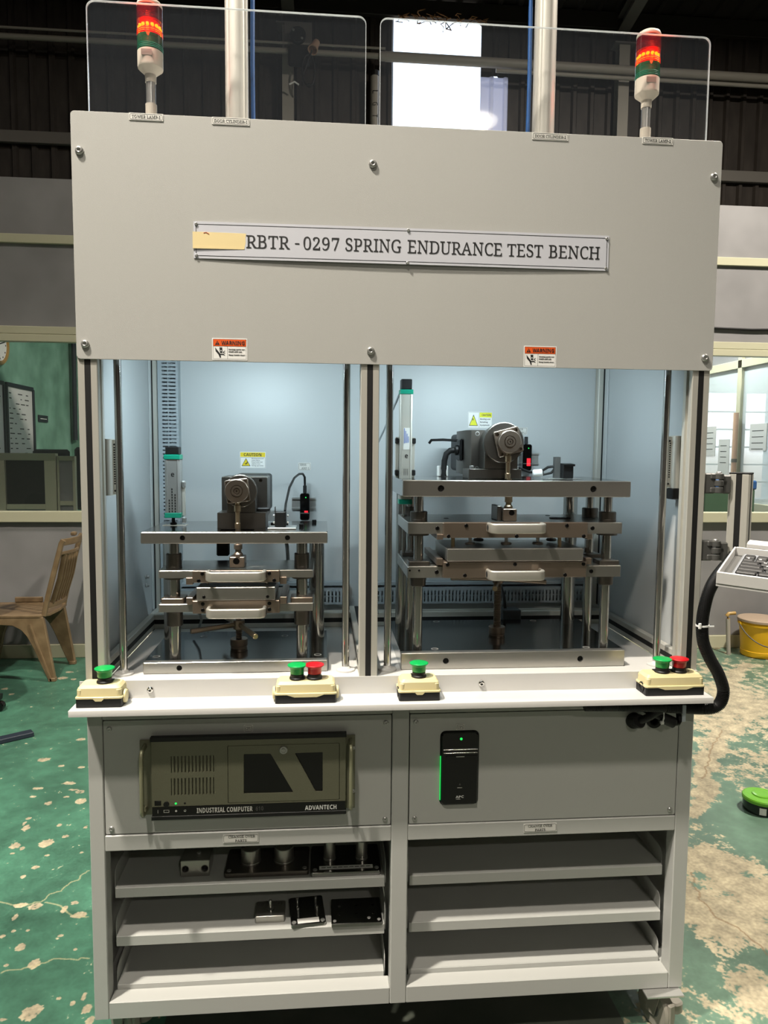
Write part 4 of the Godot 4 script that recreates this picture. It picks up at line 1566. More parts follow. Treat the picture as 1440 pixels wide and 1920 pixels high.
func station_small() -> void:
	var t := thing("spring_press", "smaller spring press in the left chamber, low top plate and short tool plates", "press", Vector3(-0.3665, YF, -0.18))
	var x0 := -0.5685
	var x1 := -0.1645
	part("base_plate", slab(x0, x1, -0.315, -0.045, YF, 0.8995, 0.006, [], [-0.4903], 0.0062), M.polished_plate, t)
	lit_front_edge(t, x0, x1, -0.045, YF, 0.8995, [-0.4903], 0.0062)
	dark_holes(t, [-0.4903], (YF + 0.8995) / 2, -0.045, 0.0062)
	var bp: Node3D = t.get_child(0)
	for q in [[-0.55, -0.092], [-0.186, -0.088], [-0.472, -0.268], [-0.27, -0.263]]:
		var b := MB.new()
		b.lathe_at(Vector3(q[0], 0.8995, q[1]), Vector3.UP, [Vector2(0.0088, 0.0002), Vector2(0.0088, 0.0008), Vector2(0.006, 0.0008), Vector2(0.005, -0.004), Vector2(0, -0.004)], 18)
		part("bolt_seat", b, M.zinc, bp)
	part("top_plate", slab(x0, x1, -0.30, -0.045, 1.163, 1.188, 0.006, [MB.rr(-0.3665, -0.09, 0.075, 0.03)], [-0.4793, -0.2525], 0.0058), M.polished_plate, t)
	lit_front_edge(t, x0, x1, -0.045, 1.163, 1.188, [-0.4793, -0.2525], 0.0058)
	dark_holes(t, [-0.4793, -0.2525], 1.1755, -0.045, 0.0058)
	for x in [-0.507, -0.222]:
		column_bar(x, -0.09, 0.0128, 0.8996, 1.1628, t, M.steel_bar)
		bush(x, -0.09, 0.013, 0.0172, 1.1018, 1.136, 0.0174, t)
		bush(x, -0.09, 0.013, 0.0172, 1.0842, 1.078, 0.0225, t, "bush_flange")
		bush(x, -0.09, 0.013, 0.0178, 1.0082, 0.972, 0.018, t)
		var b := MB.new()
		b.plan(MB.rr(x, -0.09, 0.05, 0.05, 0.004), 1.0268, 1.038, 0.001, [circ(x, -0.09, 0.013)])
		part("bush_flange", b, M.brown_steel, t)
	for x in [-0.545, -0.190]: column_bar(x, -0.245, 0.0190, 0.8996, 1.1628, t, M.steel_bar, "support_pillar")
	var hol := [circ(-0.507, -0.09, 0.0131), circ(-0.222, -0.09, 0.0131)]
	part("upper_moving_plate", slab(-0.5365, -0.1953, -0.21, -0.06, 1.0845, 1.1015, 0.005, hol), M.ground_steel, t)
	part("lower_moving_plate", slab(-0.5370, -0.1953, -0.21, -0.06, 1.0085, 1.0265, 0.005, hol), M.ground_steel, t)
	# tool plates with bow handles
	for q in [[1.0767, 1.1033, 1, 1.0712, 1.0868], [1.0080, 1.0362, 0, 1.0272, 1.0424]]:
		var b := MB.new()
		b.bx(-0.4595, -0.2705, q[0], q[1], -0.0598, -0.045, 0.001)
		if q[2] == 1: b.bx(-0.4595, -0.2705, q[0], 1.0843, -0.2, -0.06)
		else: b.bx(-0.4595, -0.2705, 1.0267, q[1], -0.2, -0.06)
		var o := part("tool_plate", b, M.brown_steel, t)
		b = MB.new()
		var hy: float = 1.095 if q[2] == 1 else 1.0142
		handle(b, -0.4235, -0.3025, hy, 0.0215, -0.0448, 0.033)
		part("handle", b, M.cast_aluminium, o)
		for x in [-0.4235, -0.3025]:
			b = MB.new()
			b.cyl(Vector3(x + 0.0041, hy, -0.0335), Vector3.RIGHT, 0.0064, 0.0008, 0.0, 14)
			part("recess_shade", b, M.dark_slot, o)  # black disc stands in for the shade inside a handle opening
		for x in [-0.4375, -0.2925]:
			socket(Vector3(x, q[1] - 0.0065, -0.045), 0.0042, o)
			socket(Vector3(x - 0.008 * (1.0 if x < -0.35 else -1.35) * q[2], q[0] + (0.0045 if q[2] == 1 else 0.008), -0.045), 0.0042, o)
		for s in [-0.467, -0.2625]:
			b = MB.new()
			b.bx(s - 0.0075, s + 0.0075, q[3], q[4], -0.2, -0.052, 0.0008)
			part("guide_strip", b, M.brown_steel, t)
	var b := MB.new()
	b.bx(-0.4502, -0.2797, 1.0383, 1.067, -0.17, -0.040, 0.0012)
	var blk := part("test_block", b, M.ground_steel, t, "plain ground steel block on the lower tool plate")
	for x in [-0.434, -0.296]: socket(Vector3(x, 1.046, -0.04), 0.0036, blk)
	for x in [-0.43, -0.3]:
		b = MB.new()
		b.rod(Vector3(x, 1.0675, -0.07), Vector3(x, 1.0764, -0.07), 0.003, 8)
		part("ejector_pin", b, M.steel_bar, t)
	# lead screw with capstan bars
	thread(-0.3727, -0.16, 0.0078, 0.921, 1.0078, t)
	b = MB.new()
	b.lathe_at(Vector3(-0.3727, 0.8997, -0.16), Vector3.UP, [Vector2(0, 0), Vector2(0.0195, 0), Vector2(0.0195, 0.0055), Vector2(0.018, 0.0058), Vector2(0.018, 0.0068), Vector2(0.0205, 0.007), Vector2(0.0205, 0.0215), Vector2(0.0195, 0.0225), Vector2(0, 0.0225)], 32)
	part("thrust_collar", b, M.brown_steel, t)
	capstan(t, Vector3(-0.3727, 0.956, -0.16), 2.70, 0.115, 0.0062, [0, 1, 3])
	# crank, gearbox and motor on the top plate
	b = MB.new()
	b.side(PackedVector2Array([Vector2(-0.20, 1.1882), Vector2(-0.125, 1.1882), Vector2(-0.125, 1.2237), Vector2(-0.20, 1.2237)]), -0.4155, -0.306, 0.001)
	b.bx(-0.394, -0.3295, 1.2238, 1.275, -0.185, -0.128, 0.001)
	b.cyl(Vector3(-0.3617, 1.2745, -0.185), Vector3.BACK, 0.0322, 0.057, 0.001, 32)
	part("crank_pedestal", b, M.dark_steel, t)
	b = MB.new()
	b.prism(MB.rr(-0.3615, 1.256, 0.108, 0.096, 0.004), -0.30, -0.2003, 0.0015, [], [[circ(-0.3231, 1.2953, 0.0042, 12), 0.01], [circ(-0.3260, 1.2145, 0.0042, 12), 0.01]])
	part("gearbox", b, M.dark_steel, t)
	b = MB.new()
	b.prism(MB.rr(-0.355, 1.258, 0.088, 0.096, 0.008), -0.42, -0.3004, 0.002)
	part("motor", b, M.black_plastic, t)
	crank(t, Vector3(-0.3617, 1.2745, -0.1278), 0.0375, 0.053, 0.12, Vector2(-0.0055, 0.001), 0.0268, 1.1895)
	b = MB.new()
	b.bx(-0.330, -0.300, 1.2241, 1.232, -0.19, -0.165, 0.002)
	part("terminal_block", b, M.black_plastic, t)
	# rod below the plate, clevis on the moving plate
	b = MB.new()
	b.lathe_at(Vector3(-0.3665, 1.1262, -0.105), Vector3.UP, [Vector2(0, 0), Vector2(0.011, 0.0), Vector2(0.011, 0.006), Vector2(0.007, 0.010), Vector2(0.007, 0.016), Vector2(0.0095, 0.017), Vector2(0.0095, 0.027), Vector2(0.006, 0.029), Vector2(0.006, 0.064)], 18)
	part("rod_end", b, M.brown_steel, t)
	b = MB.new()
	b.prism(MB.rr(-0.3685, 1.1138, 0.034, 0.0242, 0.002), -0.135, -0.095, 0.001, [], [[circ(-0.3700, 1.1165, 0.0075), 0.014]])
	var cv := part("clevis", b, M.brown_steel, t)
	b = MB.new()
	b.cyl(Vector3(-0.37, 1.1165, -0.108), Vector3.BACK, 0.0072, 0.009, 0.0, 16)
	part("pin", b, M.black_screw, cv)
	# behind: black cable guard and grey flexible hose
	b = MB.new()
	b.bx(-0.440, -0.409, 1.102, 1.1625, -0.295, -0.275, 0.003)
	part("cable_guard", b, M.black_plastic, t)
	b = MB.new()
	b.tube([Vector3(-0.285, 1.165, -0.31), Vector3(-0.272, 1.15, -0.312), Vector3(-0.266, 1.12, -0.314), Vector3(-0.264, 1.08, -0.316), Vector3(-0.264, 1.03, -0.32)], 0.0048, 10)
	part("flexible_hose", b, M.grey_duct, t)
	b = MB.new()
	b.tube([Vector3(-0.44, 1.06, -0.072), Vector3(-0.455, 1.05, -0.11), Vector3(-0.47, 1.035, -0.15), Vector3(-0.475, 1.0, -0.19), Vector3(-0.468, 0.955, -0.21), Vector3(-0.48, 0.925, -0.24), Vector3(-0.50, 0.915, -0.28)], 0.003, 8)
	part("sensor_wire", b, M.grey_duct, t)
	for q in [[-0.293, -0.18], [-0.262, -0.18], [-0.225, -0.15], [-0.196, -0.25]]:
		b = MB.new()
		b.cyl(Vector3(q[0], 1.1881, q[1]), Vector3.UP, 0.0055, 0.008, 0.0006, 14)
		part("cap_screw", b, M.black_screw, t)

func capstan(t: Node3D, c: Vector3, a0: float, l: float, r: float, bars: Array) -> void:
	var b := MB.new()
	b.cyl(c + Vector3(0, -0.011, 0), Vector3.UP, 0.0135, 0.022, 0.001, 24)
	var o := part("capstan_hub", b, M.brown_steel, t)
	for k in bars:
		b = MB.new()
		var d := Vector3(cos(a0 + k * PI / 2), 0.0, sin(a0 + k * PI / 2))
		b.rod(c + d * 0.012, c + d * l + Vector3(0, -0.004, 0), r, 16, 0.0012)
		part("capstan_bar", b, M.brass if k % 2 else M.brown_steel, o)

func station_large() -> void:
	var t := thing("spring_press", "larger spring press in the right chamber, tall with wide tool plates and long block", "press", Vector3(0.264, YF, -0.2))
	var x0 := 0.0018
	var x1 := 0.5254
	part("base_plate", slab(x0, x1, -0.36, -0.045, YF, 0.912, 0.004, [], [0.1048, 0.4193], 0.007), M.polished_plate, t)
	lit_front_edge(t, x0, x1, -0.045, YF, 0.912, [0.1048, 0.4193], 0.007)
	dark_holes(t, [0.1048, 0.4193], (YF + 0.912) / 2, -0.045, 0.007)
	var bp: Node3D = t.get_child(0)
	for q in [[0.084, -0.077], [0.4425, -0.071], [0.13, -0.345], [0.395, -0.342]]:
		var b := MB.new()
		b.lathe_at(Vector3(q[0], 0.912, q[1]), Vector3.UP, [Vector2(0.0088, 0.0002), Vector2(0.0088, 0.0008), Vector2(0.006, 0.0008), Vector2(0.005, -0.004), Vector2(0, -0.004)], 18)
		part("bolt_seat", b, M.zinc, bp)
	part("top_plate", slab(x0, x1, -0.345, -0.045, 1.2675, 1.304, 0.006, [MB.rr(0.0245, -0.2, 0.036, 0.036), MB.rr(0.253, -0.085, 0.075, 0.03)], [0.0876, 0.4377], 0.0075), M.polished_plate, t)
	lit_front_edge(t, x0, x1, -0.045, 1.2675, 1.304, [0.0876, 0.4377], 0.0075)
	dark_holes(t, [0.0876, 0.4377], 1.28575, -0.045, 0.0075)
	for x in [0.0445, 0.4905]:
		for z in [-0.09, -0.2]:
			if z < -0.1 and x < 0.1: z = -0.235
			column_bar(x, z, 0.0112, 0.9121, 1.2673, t, M.steel_bar)
			bush(x, z, 0.0113, 0.0198, 1.2082, 1.2315, 0.02, t)
			bush(x, z, 0.0113, 0.0178, 1.0805, 1.059, 0.019, t)
			bush(x, z, 0.0113, 0.018, 1.1817, 1.176, 0.024, t, "bush_flange")
			var b := MB.new()
			b.plan(MB.rr(x, z, 0.048, 0.044, 0.003), 1.1084, 1.118, 0.001, [circ(x, z, 0.0113)])
			part("bush_flange", b, M.dark_steel, t)
	for x in [0.034, 0.480]: column_bar(x, -0.315, 0.0185, 0.9121, 1.2673, t, M.steel_bar, "support_pillar")
	var hol := [circ(0.0445, -0.09, 0.0113), circ(0.4905, -0.09, 0.0113), circ(0.0445, -0.235, 0.0113), circ(0.4905, -0.2, 0.0113)]
	for q in [[1.1822, 1.208, 1], [1.0818, 1.1080, 0]]:
		part("upper_moving_plate" if q[2] else "lower_moving_plate", slab(0.0161, 0.5152, -0.28, -0.06, q[0], q[1], 0.003, hol), M.ground_steel, t)
		var o: Node3D = t.get_child(t.get_child_count() - 1)
		for x in [0.083, 0.444]: socket(Vector3(x, (q[0] + q[1]) / 2, -0.06), 0.0048, o)
		if q[2] == 0:
			for x in [0.0215, 0.0425]: socket(Vector3(x, 1.099, -0.06), 0.0024, o)
	for q in [[1.1748, 1.2095, 1, 1.1702, 1.182], [1.0838, 1.1198, 0, 1.112, 1.127]]:
		var b := MB.new()
		b.bx(0.0955, 0.4272, q[0], q[1], -0.0598, -0.045, 0.0012)
		if q[2] == 1: b.bx(0.0955, 0.4272, q[0], 1.1818, -0.25, -0.06)
		else: b.bx(0.0955, 0.4272, 1.1083, q[1], -0.25, -0.06)
		var o := part("tool_plate", b, M.brown_steel, t)
		b = MB.new()
		var hy: float = 1.1992 if q[2] == 1 else 1.0938
		handle(b, 0.197, 0.3185, hy, 0.0225, -0.0448, 0.034)
		part("handle", b, M.cast_aluminium, o)
		for x in [0.197, 0.3185]:
			b = MB.new()
			b.cyl(Vector3(x - 0.0041, hy, -0.0335), Vector3.LEFT, 0.0068, 0.0008, 0.0, 14)
			part("recess_shade", b, M.dark_slot, o)  # black disc painted as the shaded opening of the handle
		var dots := [[0.146, 1.2025], [0.378, 1.2025], [0.106, 1.1785], [0.262, 1.1785], [0.418, 1.1785]] if q[2] == 1 else [[0.105, 1.1145], [0.26, 1.1145], [0.4195, 1.1145], [0.145, 1.0895], [0.377, 1.0895]]
		for d in dots: socket(Vector3(d[0], d[1], -0.045), 0.0044, o)
		for s in [0.0885, 0.4345]:
			b = MB.new()
			b.bx(s - 0.007, s + 0.007, q[3], q[4], -0.25, -0.052, 0.0008)
			part("guide_strip", b, M.brown_steel, t)
	var b := MB.new()
	b.bx(0.1031, 0.4168, 1.1220, 1.1505, -0.21, -0.040, 0.0014)
	part("test_block", b, M.ground_steel, t, "long milled steel block with tool marks")
	for q in [[0.165, -0.09], [0.25, -0.09], [0.325, -0.09], [0.2, -0.16], [0.38, -0.16]]:
		b = MB.new()
		b.lathe_at(Vector3(q[0], 1.1515, q[1]), Vector3.UP, [Vector2(0, 0.002), Vector2(0.011, 0.002), Vector2(0.013, 0.005), Vector2(0.011, 0.008), Vector2(0.004, 0.009), Vector2(0.004, 0.0232), Vector2(0, 0.0232)], 20)
		part("spring_seat", b, M.zinc, t)
	for x in [0.122, 0.372]:
		b = MB.new()
		b.rod(Vector3(x, 1.1508, -0.075), Vector3(x, 1.1745, -0.075), 0.0045, 12)
		part("stop_pin", b, M.brass, t)
	thread(0.2600, -0.20, 0.0095, 0.934, 1.0816, t)
	b = MB.new()
	b.lathe_at(Vector3(0.2600, 0.9123, -0.20), Vector3.UP, [Vector2(0, 0), Vector2(0.0195, 0), Vector2(0.0195, 0.004), Vector2(0.018, 0.0043), Vector2(0.018, 0.0052), Vector2(0.0205, 0.0055), Vector2(0.0205, 0.0205), Vector2(0.0195, 0.0215), Vector2(0, 0.0215)], 32)
	part("thrust_collar", b, M.brown_steel, t)
	capstan(t, Vector3(0.2600, 1.054, -0.20), 0.30, 0.118, 0.0062, [0, 1, 2])
	# crank, pedestal, gearbox and motor
	b = MB.new()
	b.bx(0.1690, 0.2965, 1.3042, 1.3278, -0.215, -0.14, 0.001)
	b.bx(0.2067, 0.2870, 1.3279, 1.39, -0.205, -0.142, 0.001)
	b.cyl(Vector3(0.2468, 1.39, -0.205), Vector3.BACK, 0.040, 0.063, 0.001, 32)
	var pd := part("crank_pedestal", b, M.dark_steel, t)
	for q in [[0.179, -0.155], [0.288, -0.155]]:
		b = MB.new()
		b.cyl(Vector3(q[0], 1.328, q[1]), Vector3.UP, 0.0052, 0.007, 0.0006, 12)
		part("cap_screw", b, M.zinc, pd)
	b = MB.new()
	b.plan(PackedVector2Array([Vector2(0.177, -0.345), Vector2(0.177, -0.222), Vector2(0.188, -0.2065), Vector2(0.29, -0.2065), Vector2(0.3, -0.222), Vector2(0.3, -0.345)]), 1.312, 1.4214, 0.001)
	b.xf = Transform3D()
	var gb := part("gearbox", b, M.dark_steel, t)
	for y in [1.4125, 1.327]:
		b = MB.new()
		b.lathe_at(Vector3(0.2025, y, -0.2064), Vector3.BACK, [Vector2(0.0055, 0.0), Vector2(0.0055, 0.0006), Vector2(0.004, 0.0008), Vector2(0.0038, -0.003), Vector2(0, -0.003)], 14)
		part("tapped_hole", b, M.zinc, gb)
	b = MB.new()
	b.prism(MB.rr(0.235, 1.366, 0.1, 0.1, 0.01), -0.47, -0.3455, 0.002)
	part("motor", b, M.black_plastic, t)
	crank(t, Vector3(0.2487, 1.390, -0.1416), 0.0480, 0.0615, 0.26, Vector2(0.0088, 0.002), 0.0268, 1.3055)
	b = MB.new()
	b.bx(0.168, 0.1765, 1.345, 1.40, -0.30, -0.25, 0.004)
	b.cyl(Vector3(0.1585, 1.372, -0.275), Vector3.RIGHT, 0.013, 0.01, 0.002, 16)
	part("plug", b, M.black_plastic, t)
	b = MB.new()
	b.tube([Vector3(0.1590, 1.372, -0.275), Vector3(0.148, 1.371, -0.275), Vector3(0.138, 1.362, -0.276), Vector3(0.134, 1.345, -0.278), Vector3(0.133, 1.325, -0.28), Vector3(0.133, 1.3055, -0.28)], 0.0075, 12)
	part("motor_cable", b, M.black_rubber, t)
	b = MB.new()
	b.bx(0.118, 0.146, 1.3042, 1.332, -0.30, -0.288, 0.002)
	part("cable_clip", b, M.white_print, t)
	b = MB.new()
	b.tube([Vector3(0.176, 1.397, -0.32), Vector3(0.14, 1.399, -0.34), Vector3(0.112, 1.398, -0.36), Vector3(0.107, 1.39, -0.365)], 0.0035, 8)
	part("thin_cable", b, M.black_rubber, t)
	b = MB.new()
	b.lathe_at(Vector3(0.2575, 1.2372, -0.105), Vector3.UP, [Vector2(0, 0), Vector2(0.010, 0.0), Vector2(0.010, 0.005), Vector2(0.0065, 0.009), Vector2(0.0065, 0.014), Vector2(0.009, 0.015), Vector2(0.009, 0.027), Vector2(0.006, 0.029), Vector2(0.006, 0.069)], 18)
	part("rod_end", b, M.brass, t)
	b = MB.new()
	b.prism(MB.rr(0.2565, 1.2226, 0.032, 0.029, 0.0025), -0.135, -0.085, 0.001, [], [[circ(0.2605, 1.2285, 0.0068), 0.014]])
	var cv := part("clevis", b, M.brown_steel, t)
	b = MB.new()
	b.cyl(Vector3(0.2605, 1.2285, -0.098), Vector3.BACK, 0.0065, 0.009, 0.0, 16)
	part("pin", b, M.black_screw, cv)
	b = MB.new()
	b.bx(0.230, 0.2403, 1.2082, 1.243, -0.16, -0.1, 0.001)
	part("clevis_cheek", b, M.dark_steel, t)
	b = MB.new()
	b.plan(MB.rr(0.40, -0.16, 0.05, 0.02, 0.006), 1.2082, 1.2105, 0.0005)
	part("sensor_plate", b, M.black_plastic, t)
	for q in [[0.06, -0.22, 1.208], [0.12, -0.16, 1.208], [0.395, -0.24, 1.208]]:
		b = MB.new()
		b.cyl(Vector3(q[0], q[2] + 0.0001, q[1]), Vector3.UP, 0.006, 0.001, 0.0, 14)
		part("bolt_seat", b, M.black_screw, t)


# ---------------------------------------------------------------- things fitted to the bench
func fittings() -> void:
	# linear position sensors
	sensor(-0.527, -0.20, 1.2065, 1.344, 1.3735, true)
	sensor(0.0245, -0.20, 1.24, 1.504, 1.540, false)
	# proximity sensor blocks on the top plates
	var o := thing("sensor_block", "small black sensor block with a cable, on the left press's top plate", "sensor", Vector3(-0.2725, 1.188, -0.13), "sensor blocks")
	var b := MB.new()
	b.bx(-0.284, -0.2595, 1.1915, 1.2265, -0.150, -0.120, 0.0015)
	part("body", b, M.black_plastic, o)
	b = MB.new()
	b.bx(-0.300, -0.236, 1.1881, 1.1915, -0.16, -0.1, 0.0008)
	part("bracket", b, M.zinc, o)
	b = MB.new()
	b.bx(-0.2855, -0.2842, 1.1915, 1.237, -0.150, -0.126)
	part("upright", b, M.dark_steel, o)
	for q in [[-0.2855, 1.217], [-0.2855, 1.2005], [-0.2575, 1.217], [-0.2575, 1.2005]]:
		b = MB.new()
		b.cyl(Vector3(q[0], q[1], -0.132), Vector3(-1 if q[0] < -0.27 else 1, 0, 0), 0.0028, 0.0035, 0.0004, 10)
		part("screw", b, M.zinc, o)
	b = MB.new()
	b.tube([Vector3(-0.2625, 1.2265, -0.14), Vector3(-0.262, 1.242, -0.17), Vector3(-0.258, 1.275, -0.27), Vector3(-0.250, 1.295, -0.38), Vector3(-0.240, 1.303, -0.46), Vector3(-0.231, 1.302, -0.51), Vector3(-0.2262, 1.292, -0.534), Vector3(-0.226, 1.266, -0.54)], 0.0030, 8)
	part("cable", b, M.black_rubber, o)
	o = thing("sensor_block", "black sensor block with a hooded end, on the right press's top plate", "sensor", Vector3(0.41, 1.304, -0.17), "sensor blocks")
	b = MB.new()
	b.prism(MB.rr(0.4195, 1.3215, 0.0255, 0.033, 0.0025), -0.19, -0.165, 0.001)
	b.side(PackedVector2Array([Vector2(-0.19, 1.335), Vector2(-0.16, 1.335), Vector2(-0.158, 1.340), Vector2(-0.19, 1.342)]), 0.4067, 0.4345, 0.001)
	part("body", b, M.black_plastic, o)
	b = MB.new()
	b.bx(0.392, 0.4065, 1.3042, 1.3575, -0.20, -0.185, 0.0008)
	part("upright", b, M.hinge_grey, o)
	b = MB.new()
	b.bx(0.365, 0.45, 1.3041, 1.3052, -0.21, -0.15, 0.0004)
	part("bracket", b, M.zinc, o)
	b = MB.new()
	b.tube([Vector3(0.392, 1.334, -0.192), Vector3(0.380, 1.332, -0.2), Vector3(0.368, 1.322, -0.21), Vector3(0.372, 1.313, -0.21), Vector3(0.388, 1.318, -0.2), Vector3(0.402, 1.335, -0.194)], 0.0034, 8)
	b.tube([Vector3(0.362, 1.319, -0.215), Vector3(0.345, 1.318, -0.24), Vector3(0.332, 1.330, -0.32), Vector3(0.322, 1.350, -0.42), Vector3(0.314, 1.375, -0.51), Vector3(0.312, 1.39, -0.532)], 0.0032, 8)
	part("cable", b, M.black_rubber, o)
	b = MB.new()
	b.cyl(Vector3(0.346, 1.3155, -0.215), Vector3(1, 0.1, 0.2), 0.0095, 0.024, 0.002, 16)
	part("cable_connector", b, M.white_print, o)
	# sensor amplifiers clipped to short rails on the back panel
	amplifier(-0.226, 1.2070, -0.2297, 1.2135, "left press")
	amplifier(0.420, 1.353, 0.432, 1.349, "right press")
	# short silver rounded housings on the inner side walls
	for q in [[-0.6398, 1.2665, 1.389, 1.0, false, "silver half round housing on the left inner wall, printed flange, no cap"], [0.6402, 1.288, 1.409, -1.0, true, "silver half round housing on the right inner wall with a black lower cap"]]:
		o = thing("silver_housing", q[5], "housing", Vector3(q[0], q[1], -0.06), "silver housings")
		b = MB.new()
		var x: float = q[0]
		var s: float = q[3]
		var poly := PackedVector2Array()
		for k in 13:
			var a := PI * k / 12.0
			poly.append(Vector2(x + 0.0098 * cos(a), -0.068 + 0.0105 * sin(a)))
		poly.append_array([Vector2(x - 0.0098, -0.088), Vector2(x + 0.0098, -0.088)])
		b.plan(poly, q[1], q[2], 0.001)
		b.xf = Transform3D()
		part("body", b, M.anodised, o)
		b = MB.new()
		var e: float = x + s * 0.0100
		b.bx(e, e + s * 0.0078, q[1] + 0.002, q[2] - 0.002, -0.072, -0.0695, 0.0004)
		var fl := part("flange", b, M.anodised, o)
		b = MB.new()
		for k in 16: b.bx(e + s * 0.002, e + s * 0.0055, q[1] + 0.024 + k * 0.0052, q[1] + 0.027 + k * 0.0052, -0.0695, -0.0693)
		part("print", b, M.ink, fl)
		for y in [q[1] + 0.01, q[2] - 0.012]:
			b = MB.new()
			b.cyl(Vector3(e + s * 0.004, y, -0.0695), Vector3(s, 0, 0.4) if q[4] else Vector3.BACK, 0.0022, 0.0085 if q[4] else 0.0008, 0.0003, 10)
			part("screw", b, M.black_screw, fl)
		if q[4]:
			b = MB.new()
			b.bx(x - 0.0095, x + 0.0095, q[1] - 0.026, q[1] - 0.0004, -0.088, -0.058, 0.002)
			part("end_cap", b, M.black_plastic, o)
	b = MB.new()
	b.bx(0.322, 0.374, YF + 0.0002, 0.932, -0.43, -0.385, 0.002)
	o = alone("terminal_box", b, M.dark_duct, "small dark grey terminal box on the chamber floor behind the larger press", "box")
	b = MB.new()
	b.tube([Vector3(0.335, 0.9322, -0.41), Vector3(0.334, 0.96, -0.42), Vector3(0.33, 1.0, -0.46), Vector3(0.325, 1.05, -0.52)], 0.004, 8)
	part("cable", b, M.black_rubber, o)
	# push button boxes on the ledge
	button_box(-0.6335, 0.095, [[0.006, "green"]], [1], "cream and black box with one green button, at the ledge's left end")
	button_box(-0.2105, 0.131, [[-0.0185, "green"], [0.0185, "red"]], [-1, 1], "cream and black box with green and red buttons, left of the centre post")
	button_box(0.0315, 0.091, [[0.001, "green"]], [-2], "cream and black box with one green button, right of the centre post")
	button_box(0.5985, 0.137, [[-0.0195, "green"], [0.0195, "red"]], [-2], "cream and black box with green and red buttons, at the ledge's right end")
	# stack lights on the roof
	tower_lamp(-0.5395, "left", "stack light with lit amber tier, standing behind the TOWER LAMP-1 plate", 0.0)
	tower_lamp(0.5475, "right", "stack light with lit amber tier, standing behind the TOWER LAMP-2 plate", 0.0)
	# door cylinders
	for q in [[-0.361, "aluminium door cylinder rising behind the DOOR CYLINDER-1 plate", 1.0], [0.3165, "aluminium door cylinder rising behind the DOOR CYLINDER-2 plate", -1.0]]:
		o = thing("door_cylinder", q[1], "cylinder", Vector3(q[0], 2.0035, -0.105), "door cylinders")
		b = MB.new()
		b.plan(barrel(q[0], -0.105, 0.0245), 2.0037, 2.62, 0.001)
		b.xf = Transform3D()
		part("barrel", b, M.anodised, o)
		for y in [[2.0036, 2.03], [2.62, 2.655]]:
			b = MB.new()
			b.plan(MB.rr(q[0], -0.105, 0.054, 0.054, 0.005), y[0], y[1], 0.001, [barrel(q[0], -0.105, 0.0247)] if y[0] < 2.3 else [])
			part("end_block", b, M.cast_aluminium, o)
		b = MB.new()
		var x: float = q[0] + q[2] * 0.034
		b.tube([Vector3(x + q[2] * 0.004, 2.0037, -0.108), Vector3(x, 2.08, -0.108), Vector3(x - q[2] * 0.001, 2.2, -0.108), Vector3(x, 2.35, -0.108), Vector3(x, 2.61, -0.108), Vector3(x - q[2] * 0.004, 2.628, -0.108)], 0.0048, 10)
		alone("air_hose", b, M.blue_hose, "blue air hose running up beside the %s door cylinder" % ("left" if q[0] < 0 else "right"), "hose", "blue air hoses")


func barrel(x: float, z: float, r: float) -> PackedVector2Array:
	# a cylinder barrel with shallow switch grooves
	var o := PackedVector2Array()
	for k in 48:
		var a := TAU * k / 48
		var g := 0.9 if k % 12 in [5, 6] else 1.0
		o.append(Vector2(x, z) + Vector2.from_angle(a) * r * g)
	return o


